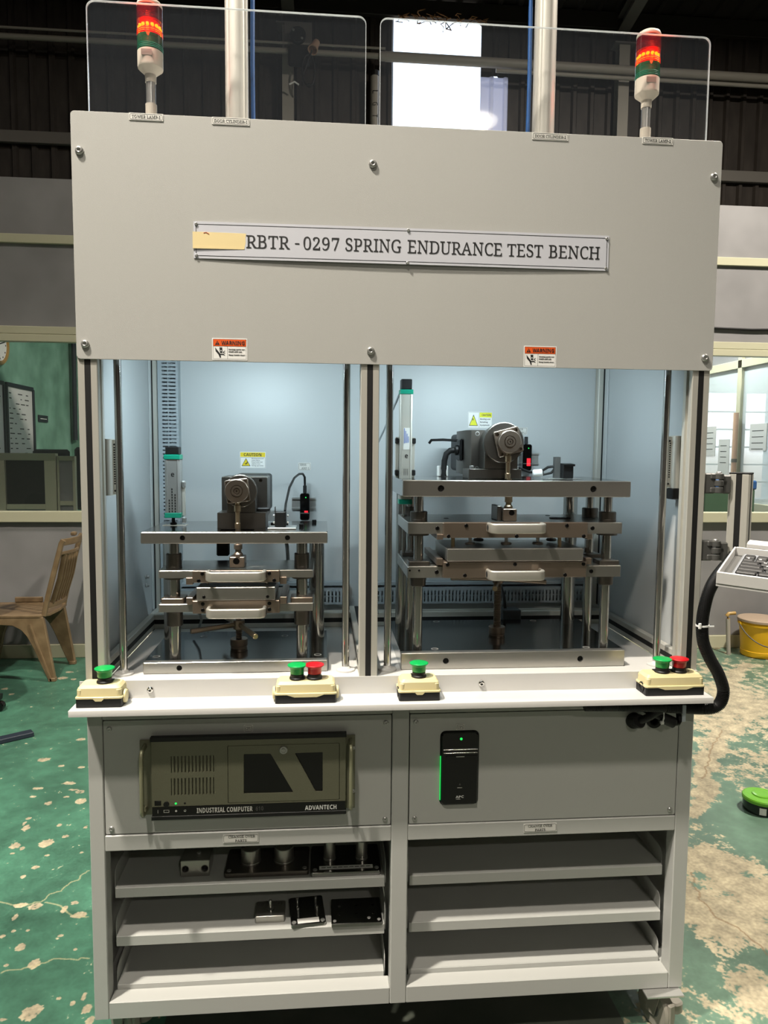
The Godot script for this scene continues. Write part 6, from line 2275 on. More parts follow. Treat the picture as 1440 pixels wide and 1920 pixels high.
# ---------------------------------------------------------------- units in the front covers
func lower_units() -> void:
	var o := thing("industrial_computer", "olive rack computer with two side handles, vents and a windowed door", "computer", Vector3(-0.334, 0.57, 0))
	var b := MB.new()
	b.bx(-0.567, -0.103, 0.5765, 0.7435, -0.0015, 0.0025, 0.0006)
	b.bx(-0.536, -0.129, 0.578, 0.742, -0.4, -0.0075)
	part("rack_plate", b, M.pc_olive, o)
	b = MB.new()
	var doors := MB.rr(-0.2585, 0.666, 0.2425, 0.1295, 0.002, 2)
	b.prism(MB.rr(-0.3325, 0.6745, 0.4175, 0.153, 0.001, 2), 0.0026, 0.0125, 0.0008, [], [[MB.rr(-0.454, 0.6918, 0.0985, 0.037), 0.007], [MB.rr(-0.4545, 0.6420, 0.0985, 0.0385), 0.007], [doors, 0.006]])
	var face := part("face", b, M.pc_olive, o)
	b = MB.new()
	b.bx(-0.5045, -0.4035, 0.6223, 0.7105, 0.0057, 0.0062)
	part("vent_backing", b, M.pc_olive, face)
	for row in [[-0.454, 0.6918, 0.037], [-0.4545, 0.6420, 0.0385]]:
		for k in 12:
			b = MB.new()
			var x: float = row[0] - 0.0455 + 0.00758 * (k + 0.5) + 0.00
			b.bx(x - 0.0022, x + 0.0022, row[1] - row[2] / 2, row[1] + row[2] / 2, 0.0064, 0.0124)
			part("vent_bar", b, M.pc_olive, face)
		b = MB.new()
		for s in [-1.0, 1.0]: b.bx(row[0] + s * 0.0474 - 0.0018, row[0] + s * 0.0474 + 0.0018, row[1] - row[2] / 2, row[1] + row[2] / 2, 0.0064, 0.0124)
		part("vent_bar", b, M.pc_olive, face)
	b = MB.new()
	var w1 := PackedVector2Array([Vector2(-0.3435, 0.7110), Vector2(-0.3450, 0.7095), Vector2(-0.3455, 0.6230), Vector2(-0.3440, 0.6212), Vector2(-0.2400, 0.6206), Vector2(-0.2388, 0.6232), Vector2(-0.2865, 0.7090), Vector2(-0.2890, 0.7105)])
	var w2 := PackedVector2Array([Vector2(-0.2335, 0.7102), Vector2(-0.2342, 0.7080), Vector2(-0.1910, 0.6235), Vector2(-0.1890, 0.6214), Vector2(-0.1758, 0.6210), Vector2(-0.1744, 0.6225), Vector2(-0.1744, 0.7095), Vector2(-0.1760, 0.7108)])
	b.prism(MB.rr(-0.2585, 0.666, 0.2405, 0.1275, 0.002, 2), 0.0066, 0.0122, 0.0005, [w1, w2])
	var dr := part("door", b, M.pc_olive, o)
	b = MB.new()
	b.prism(MB.rr(-0.26, 0.666, 0.20, 0.10), 0.0067, 0.0082)
	part("dark_window", b, M.black_gloss, dr)
	b = MB.new()
	b.lathe_at(Vector3(-0.2595, 0.7180, 0.0122), Vector3.BACK, [Vector2(0.0088, 0), Vector2(0.0088, 0.002), Vector2(0.0078, 0.0028), Vector2(0.0052, 0.0028), Vector2(0.005, 0.0018), Vector2(0.0042, 0.0018), Vector2(0.004, 0.0034), Vector2(0, 0.0034)], 24)
	b.box(Vector3(-0.2595, 0.7180, 0.0160), Vector3(0.0012, 0.005, 0.0008))
	part("lock", b, M.zinc, dr)
	for q in [[0.751, 0.7535], [0.5685, 0.5775]]:
		b = MB.new()
		b.bx(-0.5425, -0.1225, q[0] if q[0] < 0.6 else 0.7435, q[1], 0.0027, 0.0135 if q[0] < 0.6 else 0.0145, 0.0008)
		part("black_edge", b, M.black_plastic, o)
	b = MB.new()
	b.prism(PackedVector2Array([Vector2(-0.5405, 0.5780), Vector2(-0.125, 0.5780), Vector2(-0.125, 0.5985), Vector2(-0.5405, 0.5985)]), 0.0126, 0.0131)
	var st := part("name_strip", b, M.black_gloss, o)
	text("INDUSTRIAL COMPUTER", "Droid Sans", true, Vector3(-0.3865, 0.5880, 0.0133), 0.1195, 0.0108, M.label_silver, st)
	text("610", "Droid Sans", true, Vector3(-0.3115, 0.5880, 0.0133), 0.0165, 0.0095, M.hinge_grey, st)
	text("ADVANTECH", "Droid Sans", true, Vector3(-0.1785, 0.5860, 0.0133), 0.0690, 0.0100, M.white_print, st)
	b = MB.new()
	b.rod(Vector3(-0.5285, 0.5845, 0.0131), Vector3(-0.5285, 0.5920, 0.0131), 0.0006, 5)
	b.prism(MB.rr(-0.5105, 0.5885, 0.0115, 0.0058), 0.0131, 0.0134, 0.0, [MB.rr(-0.5105, 0.5885, 0.0100, 0.0045)])
	b.prism(circ(-0.4900, 0.5885, 0.0024, 12), 0.0131, 0.0134)
	b.prism(circ(-0.4710, 0.5885, 0.0024, 12), 0.0131, 0.0134, 0.0, [circ(-0.4710, 0.5885, 0.0016, 12)])
	part("symbols", b, M.label_silver, st)
	b = MB.new()
	b.bx(-0.5355, -0.5215, 0.6015, 0.6125, 0.0122, 0.0132, 0.0004)
	part("port", b, M.black_gloss, face)
	b = MB.new()
	b.cyl(Vector3(-0.5105, 0.6040, 0.0122), Vector3.BACK, 0.0062, 0.0025, 0.0006, 20)
	part("power_button", b, M.black_plastic, face)
	b = MB.new()
	b.cyl(Vector3(-0.4905, 0.6050, 0.0122), Vector3.BACK, 0.0024, 0.0012, 0.0004, 12)
	part("green_light", b, M.led_green, face)
	b = MB.new()
	b.cyl(Vector3(-0.4715, 0.6050, 0.0122), Vector3.BACK, 0.0022, 0.001, 0.0003, 12)
	part("dark_light", b, M.black_plastic, face)
	for x in [-0.5555, -0.1135]:
		b = MB.new()
		var path := [Vector3(x, 0.5905, 0.0025), Vector3(x, 0.5905, 0.024)]
		for k in range(1, 6):
			var a := PI / 2 * k / 5.0
			path.append(Vector3(x, 0.5905 + 0.014 - 0.014 * cos(a), 0.024 + 0.014 * sin(a)))
		for k in range(0, 5):
			var a := PI / 2 * k / 5.0
			path.append(Vector3(x, 0.7305 - 0.014 + 0.014 * sin(a), 0.024 + 0.014 * cos(a)))
		path.append(Vector3(x, 0.7305, 0.024))
		path.append(Vector3(x, 0.7305, 0.0025))
		b.sweep(path, MB.rr(0, 0, 0.0125, 0.008, 0.0036), Vector3.RIGHT)
		part("handle", b, M.pc_handle, o)
	for y in [0.715, 0.616]: screw(Vector3(-0.1065, y, 0.0025), 0.0042, o)

	o = thing("backup_power_unit", "glossy black upright backup power unit with a green glowing edge", "power supply", Vector3(0.1317, 0.574, 0))
	b = MB.new()
	b.prism(MB.rr(0.1317, 0.660, 0.0855, 0.1695, 0.0115, 6), -0.3, 0.0035, 0.003)
	var body := part("body", b, M.black_gloss, o)
	b = MB.new()
	b.prism(MB.rr(0.1355, 0.6345, 0.0715, 0.112, 0.002), 0.0036, 0.0046, 0.0006)
	part("front_skin", b, M.black_gloss, body)
	for y in [0.7045, 0.6968]:
		b = MB.new()
		b.rod(Vector3(0.0945, y, 0.0038), Vector3(0.1715, y, 0.0038), 0.0012, 8)
		part("chrome_line", b, M.chrome, body)
	b = MB.new()
	b.cyl(Vector3(0.1338, 0.7290, 0.0034), Vector3.BACK, 0.0030, 0.0012, 0.0004, 14)
	part("green_light", b, M.led_green, body)
	b = MB.new()
	b.bx(0.0872, 0.0886, 0.588, 0.690, 0.0005, 0.0030, 0.0003)
	part("glowing_edge", b, M.led_green, body)
	text("APC", "Droid Sans", true, Vector3(0.1325, 0.5955, 0.0048), 0.0180, 0.0052, M.white_print, body)
	b = MB.new()
	b.bx(0.123, 0.1415, 0.6876, 0.6892, 0.0046, 0.0049)
	b.bx(0.1265, 0.1375, 0.6160, 0.6168, 0.0046, 0.0049)
	b.bx(0.124, 0.134, 0.5895, 0.5905, 0.0046, 0.0049)
	part("print", b, M.label_silver, body)
	b = MB.new()
	b.prism(PackedVector2Array([Vector2(0.1300, 0.6225), Vector2(0.1345, 0.6225), Vector2(0.1322, 0.6275)]), 0.0046, 0.0049)
	part("mark", b, M.hinge_grey, body)

	# cables under the ledge at the right
	o = thing("cable_plug", "black cable plug hanging below the ledge, left of the pair", "plug", Vector3(0.54, 0.775, 0.03), "cable plugs")
	b = MB.new()
	b.cyl(Vector3(0.531, 0.7615, 0.0065), Vector3(0.25, 0.35, 1.0), 0.0155, 0.022, 0.002, 20)
	b.tube([Vector3(0.537, 0.769, 0.022), Vector3(0.543, 0.777, 0.034), Vector3(0.552, 0.785, 0.04), Vector3(0.566, 0.795, 0.042), Vector3(0.59, 0.803, 0.042)], 0.0085, 10)
	part("body", b, M.black_rubber, o)
	o = thing("cable_plug", "black cable plug turned sideways with a white tie, right of the pair", "plug", Vector3(0.6, 0.775, 0.03), "cable plugs")
	b = MB.new()
	b.cyl(Vector3(0.6125, 0.7655, 0.034), Vector3(-1, 0.42, -0.15), 0.0125, 0.034, 0.002, 18)
	b.tube([Vector3(0.584, 0.7775, 0.030), Vector3(0.57, 0.783, 0.028), Vector3(0.557, 0.7895, 0.027), Vector3(0.54, 0.799, 0.026), Vector3(0.5, 0.808, 0.025)], 0.0075, 10)
	b.tube([Vector3(0.613, 0.7655, 0.034), Vector3(0.620, 0.7645, 0.032), Vector3(0.626, 0.770, 0.028), Vector3(0.626, 0.785, 0.024), Vector3(0.622, 0.806, 0.02)], 0.0062, 10)
	part("body", b, M.black_rubber, o)
	b = MB.new()
	b.tube([Vector3(0.573, 0.808, 0.046), Vector3(0.578, 0.797, 0.05), Vector3(0.5795, 0.783, 0.048), Vector3(0.5785, 0.772, 0.044)], 0.0018, 8)
	b.box(Vector3(0.5775, 0.7715, 0.0445), Vector3(0.008, 0.007, 0.006), 0.001)
	part("cable_tie", b, M.white_print, o)
	o = thing("conduit", "thick ribbed black conduit looping from the keyboard arm to below the ledge", "conduit", Vector3(0.69, 0.95, 0.05))
	b = MB.new()
	var pts := [Vector3(0.722, 1.150, 0.055), Vector3(0.706, 1.127, 0.052), Vector3(0.686, 1.100, 0.05), Vector3(0.670, 1.070, 0.05), Vector3(0.661, 1.035, 0.05), Vector3(0.657, 0.998, 0.05), Vector3(0.661, 0.955, 0.051), Vector3(0.676, 0.918, 0.055), Vector3(0.694, 0.885, 0.060), Vector3(0.706, 0.850, 0.062), Vector3(0.703, 0.822, 0.060), Vector3(0.690, 0.807, 0.056), Vector3(0.668, 0.8035, 0.050), Vector3(0.63, 0.8045, 0.046), Vector3(0.58, 0.8075, 0.044), Vector3(0.50, 0.8115, 0.042), Vector3(0.40, 0.8135, 0.040)]
	var cv := Curve3D.new()
	for k in pts.size():
		var h := Vector3.ZERO
		if k > 0 and k < pts.size() - 1: h = (pts[k + 1] - pts[k - 1]) / 6.0
		cv.add_point(pts[k], -h, h)
	cv.bake_interval = 0.002
	var bk := cv.get_baked_points()
	var ring := []
	for p in bk: ring.append(p)
	b.tube(ring, 0.0112, 12)
	part("core", b, M.black_rubber, o)
	b = MB.new()
	for k in range(2, ring.size() - 2, 2):
		var ax: Vector3 = ring[k + 1] - ring[k - 1]
		b.lathe_at(ring[k] - ax.normalized() * 0.001, ax, [Vector2(0.0110, 0), Vector2(0.0132, 0.0003), Vector2(0.0132, 0.0017), Vector2(0.0110, 0.002)], 14)
	var rb := part("ribs", b, M.black_plastic, o)
	rb.set_meta("kind", "stuff")
	b = MB.new()
	b.lathe_at(Vector3(0.6577, 0.990, 0.05), Vector3(-0.04, 1, 0), [Vector2(0.0134, 0), Vector2(0.0144, 0), Vector2(0.0144, 0.004), Vector2(0.0134, 0.004)], 20)
	b.box(Vector3(0.6455, 0.993, 0.062), Vector3(0.006, 0.013, 0.004), 0.001)
	b.box(Vector3(0.673, 0.991, 0.058), Vector3(0.014, 0.003, 0.002))
	part("cable_tie", b, M.white_print, o)
	b = MB.new()
	b.box(Vector3(0.6205, 0.7965, 0.058), Vector3(0.0085, 0.038, 0.003), 0.001)
	part("hook_strap", b, M.grey_duct, o)
	o = thing("corrugated_cable", "thin ribbed black cable sagging under the ledge, left end", "cable", Vector3(-0.4, 0.815, 0.02), "cables under the ledge")
	b = MB.new()
	b.tube([Vector3(-0.64, 0.824, 0.02), Vector3(-0.58, 0.8185, 0.02), Vector3(-0.52, 0.8175, 0.02), Vector3(-0.44, 0.821, 0.02), Vector3(-0.38, 0.824, 0.02)], 0.006, 8)
	part("sleeve", b, M.black_rubber, o)
	o = thing("corrugated_cable", "thin ribbed black cable sagging under the ledge, below the centre post", "cable", Vector3(0, 0.815, 0.02), "cables under the ledge")
	b = MB.new()
	b.tube([Vector3(-0.18, 0.825, 0.02), Vector3(-0.10, 0.819, 0.02), Vector3(0.0, 0.8165, 0.02), Vector3(0.12, 0.8175, 0.02), Vector3(0.3, 0.819, 0.02), Vector3(0.398, 0.8145, 0.035)], 0.006, 8)
	part("sleeve", b, M.black_rubber, o)


# ---------------------------------------------------------------- change-over parts on the left shelves
func changeover_parts() -> void:
	var y := 0.3864
	var o := thing("change_over_block", "squat steel block with two front holes, alone at the top shelf's middle", "tooling block", Vector3(-0.467, y, -0.1), "change over parts")
	var b := MB.new()
	b.prism(MB.rr(-0.467, y + 0.0195, 0.0655, 0.0385, 0.0025), -0.135, -0.072, 0.0012, [], [[circ(-0.489, y + 0.019, 0.0075), 0.03], [circ(-0.445, y + 0.019, 0.0075), 0.03]])
	part("block", b, M.ground_steel, o)
	for x in [-0.489, -0.445]:
		b = MB.new()
		b.lathe_at(Vector3(x, y + 0.019, -0.0718), Vector3.BACK, [Vector2(0.0078, 0), Vector2(0.0086, 0.0003), Vector2(0.0086, 0), ], 20)
		part("counterbore", b, M.dark_steel, o)
		b = MB.new()
		b.cyl(Vector3(x, y + 0.019, -0.0915), Vector3.BACK, 0.0073, 0.01, 0.001, 16)
		part("bolt", b, M.black_screw, o)  # dark disc stands in for the shade deep in the hole
	b = MB.new()
	b.cyl(Vector3(-0.462, y + 0.0388, -0.1), Vector3.UP, 0.005, 0.005, 0.001, 14)
	part("dowel", b, M.zinc, o)
	for q in [["dark plate with two wide steel cups, on the top shelf's middle right", -0.3029, 0.194, -0.165, -0.0605, [[-0.3433, 0.0240, -0.108], [-0.2655, 0.0240, -0.108]], 0.036, false], ["dark plate with two slim steel pins and a white label, right on the top shelf", -0.1200, 0.163, -0.165, -0.0500, [[-0.1575, 0.0145, -0.108], [-0.0812, 0.0145, -0.105]], 0.046, true]]:
		o = thing("change_over_plate", q[0], "tooling plate", Vector3(q[1], y, -0.11), "change over parts")
		b = MB.new()
		b.plan(MB.rr(q[1], (q[3] + q[4]) / 2, q[2], q[4] - q[3], 0.006), y + 0.0001, y + 0.0105, 0.001)
		part("plate", b, M.polished_plate if q[7] else M.dark_steel, o)
		for c in q[5]:
			b = MB.new()
			var r: float = c[1]
			b.lathe_at(Vector3(c[0], y + 0.0106, c[2]), Vector3.UP, [Vector2(0, 0), Vector2(r, 0), Vector2(r, 0.004), Vector2(r - 0.0008, 0.005), Vector2(r - 0.0008, q[6] - 0.001), Vector2(r - 0.002, q[6]), Vector2(r * 0.8, q[6]), Vector2(r * 0.78, q[6] - 0.006), Vector2(0, q[6] - 0.006)], 32)
			part("pin" if q[7] else "cup", b, M.ground_steel, o)
		for x in [q[1] - q[2] / 2 + 0.01, q[1] + q[2] / 2 - 0.01]:
			b = MB.new()
			b.lathe_at(Vector3(x, y + 0.0106, q[4] - 0.012), Vector3.UP, [Vector2(0.0055, 0), Vector2(0.005, 0.0012), Vector2(0.003, 0.0012), Vector2(0, 0.0002)], 14)
			part("bolt", b, M.zinc, o)
		if q[7]:
			b = MB.new()
			b.box(Vector3(-0.1195, y + 0.0112, -0.068), Vector3(0.125, 0.0006, 0.0135))
			var l := part("label", b, M.label_white, o, "white paper label strip")
			b = MB.new()
			for k in 9: b.box(Vector3(-0.172 + k * 0.013, y + 0.0116, -0.068), Vector3(0.010, 0.0002, 0.0022))
			part("print", b, M.ink, l)
	y = 0.2717
	o = thing("change_over_block", "small steel block with an upright stud, on the middle left shelf", "tooling block", Vector3(-0.296, y, -0.08), "change over parts")
	b = MB.new()
	b.plan(MB.rr(-0.2965, -0.0925, 0.0685, 0.058, 0.004), y, y + 0.0165, 0.0012, [], [[circ(-0.318, -0.11, 0.005), 0.008], [circ(-0.275, -0.11, 0.005), 0.008]])
	part("block", b, M.ground_steel, o)
	b = MB.new()
	b.lathe_at(Vector3(-0.2965, y + 0.0166, -0.088), Vector3.UP, [Vector2(0.009, 0), Vector2(0.009, 0.003), Vector2(0.0042, 0.0035), Vector2(0.0042, 0.022), Vector2(0.0035, 0.023), Vector2(0, 0.023)], 18)
	part("stud", b, M.steel_bar, o)
	o = thing("change_over_plate", "dark square plate with four pins and a white label, on the middle left shelf", "tooling plate", Vector3(-0.209, y, -0.09), "change over parts")
	var bs := Basis(Vector3.UP, 0.09)
	var ctr := Vector3(-0.2105, y, -0.093)
	b = MB.new()
	b.xf = Transform3D(bs, ctr)
	b.plan(MB.rr(0, 0, 0.0805, 0.104, 0.006), 0.0001, 0.0085, 0.001)
	part("plate", b, M.polished_plate, o)
	for q in [[-0.022, 0.012], [0.022, 0.012], [-0.022, -0.025], [0.022, -0.025]]:
		b = MB.new()
		b.xf = Transform3D(bs, ctr)
		b.rod(Vector3(q[0], 0.0086, q[1]), Vector3(q[0], 0.024, q[1]), 0.0032, 12, 0.0006)
		part("pin", b, M.steel_bar, o)
	for x in [-0.033, 0.033]:
		b = MB.new()
		b.xf = Transform3D(bs, ctr)
		b.lathe_at(Vector3(x, 0.0086, 0.043), Vector3.UP, [Vector2(0.0055, 0), Vector2(0.005, 0.0012), Vector2(0.003, 0.0012), Vector2(0, 0.0002)], 14)
		part("bolt", b, M.zinc, o)
	b = MB.new()
	b.xf = Transform3D(bs, ctr)
	b.box(Vector3(0.0, 0.0088, 0.040), Vector3(0.05, 0.0005, 0.017))
	part("label", b, M.label_white, o, "white paper label")
	o = thing("change_over_plate", "dark oblong drilled plate lying at the middle left shelf's right end", "tooling plate", Vector3(-0.094, y, -0.08), "change over parts")
	b = MB.new()
	var hs := []
	for k in 3:
		hs.append([circ(-0.134 + k * 0.04, -0.10, 0.0035, 12), 0.004])
		hs.append([circ(-0.134 + k * 0.04, -0.07, 0.0035, 12), 0.004])
	b.plan(MB.rr(-0.0945, -0.083, 0.1180, 0.094, 0.003), y, y + 0.0085, 0.001, [], hs)
	part("plate", b, M.polished_plate, o)
	for q in [[-0.146, -0.046], [-0.043, -0.046], [-0.066, -0.053]]:
		b = MB.new()
		b.lathe_at(Vector3(q[0], y + 0.0086, q[1]), Vector3.UP, [Vector2(0.0042, 0), Vector2(0.0036, 0.001), Vector2(0, 0.001)], 12)
		part("bolt", b, M.zinc, o)


# ---------------------------------------------------------------- swing arm and keyboard at the right
func operator_arm() -> void:
	var o := thing("swing_arm", "slotted aluminium arm post hinged to the bench's right front post", "arm", Vector3(0.70, 1.12, -0.03))
	var turn := Basis(Vector3.UP, -0.75)
	var c := Vector3(0.768, 1.116, -0.012)
	var b := MB.new()
	b.xf = Transform3D(turn * Basis(Vector3.RIGHT, Vector3.FORWARD, Vector3.UP), c)
	b.prism(tslot(0.0425), 0.0, 0.207, 0.0006)
	var post := part("post", b, M.anodised, o)
	for s in [Vector3.BACK, Vector3.RIGHT]:
		b = MB.new()
		b.xf = Transform3D(turn, c)
		b.box(Vector3(0, 0.1035, 0) + s * 0.0186, Vector3(0.0124 if s.x == 0 else 0.0052, 0.2065, 0.0124 if s.z == 0 else 0.0052))
		part("slot_cover", b, M.black_rubber, post)
	b = MB.new()
	b.xf = Transform3D(turn, c)
	b.box(Vector3(0, 0.2090, 0), Vector3(0.043, 0.0038, 0.043), 0.001)
	part("end_cap", b, M.black_plastic, post)
	for y in [1.302, 1.150]:
		b = MB.new()
		b.box(Vector3(0.691, y, -0.014), Vector3(0.027, 0.046, 0.022), 0.003)
		b.box(Vector3(0.7285, y - 0.002, -0.010), Vector3(0.020, 0.042, 0.020), 0.003)
		var h := part("hinge", b, M.hinge_grey, o)
		for k in 3:
			b = MB.new()
			var yy: float = y + 0.016 - k * 0.0155
			b.cyl(Vector3(0.710, yy - 0.0065, -0.004), Vector3.UP, 0.0105, 0.013, 0.0012, 20)
			b.box(Vector3(0.710 + (-0.010 if k % 2 == 0 else 0.010), yy, -0.007), Vector3(0.02, 0.0125, 0.014), 0.002)
			part("knuckle", b, M.hinge_grey, h)
		b = MB.new()
		button_head(b, Vector3(0.710, y + 0.0228, -0.004), Vector3.UP, 0.006)
		part("pin", b, M.zinc, h)
	# the tray's own frame: right, up and out of the tray towards the operator
	var fl := Vector3(0.4832, 1.1682, 0.400)
	var ax := Vector3(0.78, -0.042, 0.62).normalized()
	var bk := Vector3(0.1292, 0.0255, -0.155)
	var az := -(bk - ax * bk.dot(ax)).normalized()
	var ay := az.cross(ax).normalized()
	var f := Transform3D(Basis(ax, ay, az), fl)
	var wd := 0.30
	var dp := 0.185
	o = thing("keyboard_tray", "pale aluminium keyboard tray on the swing arm at the photo's right edge", "tray", fl)
	b = MB.new()
	b.xf = f
	b.bx(0, wd, -0.022, -0.018, -dp, 0)
	b.bx(0, wd, -0.0178, 0.003, -0.003, 0.001, 0.001)
	b.bx(0.0, 0.003, -0.0178, 0.003, -dp, -0.0032, 0.001)
	b.bx(wd - 0.003, wd, -0.0178, 0.003, -dp, -0.0032, 0.001)
	b.bx(0.0032, wd - 0.0032, -0.0178, 0.003, -dp, -dp + 0.003, 0.001)
	var tray := part("tray", b, M.white_powder_coat, o)
	b = MB.new()
	b.xf = f
	b.bx(0.004, wd - 0.004, -0.0178, -0.012, -dp + 0.004, -0.004)
	part("liner", b, M.hinge_grey, tray)
	b = MB.new()
	b.xf = f
	b.bx(0.02, wd, -0.02, 0.012, -dp - 0.03, -dp - 0.001, 0.002)
	b.bx(0.055, wd, 0.012, 0.022, -dp - 0.02, -dp - 0.004, 0.002)
	var br := part("bracket", b, M.white_powder_coat, o)
	b = MB.new()
	b.xf = f
	b.bx(0.0205, 0.052, -0.010, 0.003, -dp - 0.0008, -dp + 0.0001)
	part("dark_slot", b, M.dark_slot, br)
	b = MB.new()
	button_head(b, f * Vector3(0.085, 0.006, -dp + 0.0005), az, 0.006)
	part("screw", b, M.zinc, br)
	o = thing("keyboard", "compact black keyed keyboard lying in the pale tray", "keyboard", f * Vector3(wd / 2, -0.012, -dp / 2))
	b = MB.new()
	b.xf = f
	b.bx(0.018, wd - 0.012, -0.0118, -0.004, -dp + 0.018, -0.014, 0.003)
	part("case", b, M.key_grey, o)
	var rows := [[0.034, 0.020, 0.020, 0.020, 0.085], [0.042, 0.020, 0.020, 0.020, 0.020, 0.020, 0.020, 0.020, 0.020], [0.036, 0.020, 0.020, 0.020, 0.020, 0.020, 0.020, 0.020, 0.020], [0.030, 0.020, 0.020, 0.020, 0.020, 0.020, 0.020, 0.020, 0.020], [0.020, 0.020, 0.020, 0.020, 0.020, 0.020, 0.020, 0.020, 0.020, 0.020], [0.020, 0.020, 0.020, 0.020, 0.020, 0.020, 0.020, 0.020, 0.020, 0.020]]
	var chars := ["", "ZXCVBNM,", "ASDFGHJK", "QWERTYUI", "1234567890", ""]
	for r in rows.size():
		var x := 0.024
		var z := -0.030 - r * 0.0205
		for k in rows[r].size():
			var w: float = rows[r][k]
			b = MB.new()
			b.xf = f
			b.bx(x + 0.001, x + w - 0.001, -0.0039, 0.0022, z - 0.0085, z + 0.0095, 0.0022)
			part("key", b, M.black_plastic, o)
			var ci: int = k - 1 if r in [1, 2, 3] else k
			if ci >= 0 and ci < chars[r].length() and k < 4:
				text(chars[r][ci], "Droid Sans", true, f * Vector3(x + w * 0.42, 0.0024, z - 0.002), 0.005, 0.0055, M.white_print, o, f.basis * Basis(Vector3.RIGHT, -PI / 2), "key_mark")
			x += w


# ---------------------------------------------------------------- things standing around the hall
func around() -> void:
	plastic_chair()
	office_chair()
	# yellow bucket with a lid and a wire bail
	var c := Vector3(2.80, 0, -3.06)
	var o := thing("bucket", "yellow plastic bucket with a brown lid against the right partition", "bucket", c)
	var b := MB.new()
	b.lathe_at(c, Vector3.UP, [Vector2(0, 0.002), Vector2(0.108, 0.002), Vector2(0.113, 0.008), Vector2(0.115, 0.04), Vector2(0.112, 0.042), Vector2(0.128, 0.215), Vector2(0.137, 0.216), Vector2(0.138, 0.228), Vector2(0.131, 0.230), Vector2(0.132, 0.245), Vector2(0.0, 0.245)], 40)
	part("pail", b, M.bucket_yellow, o)
	b = MB.new()
	b.lathe_at(c, Vector3.UP, [Vector2(0.134, 0.240), Vector2(0.142, 0.242), Vector2(0.142, 0.256), Vector2(0.136, 0.260), Vector2(0.09, 0.266), Vector2(0, 0.270)], 40)
	part("lid", b, M.bucket_lid, o)
	b = MB.new()
	var path := []
	for k in 17:
		var a := PI * k / 16.0
		path.append(c + Vector3(-0.146 * cos(a), 0.222 - 0.145 * sin(a) * 0.9, 0.146 * sin(a)))
	b.tube(path, 0.004, 8)
	part("bail", b, M.hinge_grey, o)
	for s in [-1.0, 1.0]:
		b = MB.new()
		b.cyl(c + Vector3(s * 0.130, 0.222, 0), Vector3(s, 0, 0), 0.014, 0.016, 0.002, 14)
		part("bail_ear", b, M.bucket_yellow, o)
	o = thing("metal_stand", "small weathered metal pole stand just left of the yellow bucket", "stand", Vector3(2.60, 0, -3.10))
	b = MB.new()
	b.rod(Vector3(2.605, 0.0, -3.09), Vector3(2.595, 0.245, -3.10), 0.014, 12)
	part("pole", b, M.pvc_grey, o)
	b = MB.new()
	b.tube([Vector3(2.595, 0.245, -3.10), Vector3(2.585, 0.268, -3.10), Vector3(2.60, 0.282, -3.10), Vector3(2.645, 0.285, -3.10)], 0.012, 10)
	part("hook", b, M.clock_rim, o)
	# flat green topped tin at the right edge
	c = Vector3(1.517, 0, -1.005)
	o = thing("tin", "round black tin with a glossy green lid on the floor at the photo's right edge", "tin", c)
	b = MB.new()
	b.lathe_at(c, Vector3.UP, [Vector2(0, 0.001), Vector2(0.064, 0.001), Vector2(0.066, 0.004), Vector2(0.066, 0.040), Vector2(0, 0.040)], 40)
	part("body", b, M.black_gloss, o)
	b = MB.new()
	b.lathe_at(c, Vector3.UP, [Vector2(0.066, 0.0402), Vector2(0.069, 0.042), Vector2(0.0695, 0.052), Vector2(0.067, 0.057), Vector2(0.060, 0.0595), Vector2(0.036, 0.0595), Vector2(0.034, 0.064), Vector2(0.026, 0.066), Vector2(0, 0.066)], 40)
	part("lid", b, M.tin_green, o)
	b = MB.new()
	for k in 5:
		var a := -0.62 + 0.07 * k
		b.box(c + Vector3(sin(a) * 0.0664, 0.020, cos(a) * 0.0664), Vector3(0.005, 0.026, 0.0016))
	part("sticker", b, M.label_white, o)
	# black bar on the floor at the left
	b = MB.new()
	b.xf = Transform3D(Basis(Vector3.UP, 0.62), Vector3(-1.70, 0.012, -1.83))
	b.box(Vector3.ZERO, Vector3(0.36, 0.022, 0.05), 0.003)
	alone("floor_bar", b, M.navy, "dark flat bar lying on the green floor, left of the bench", "bar")


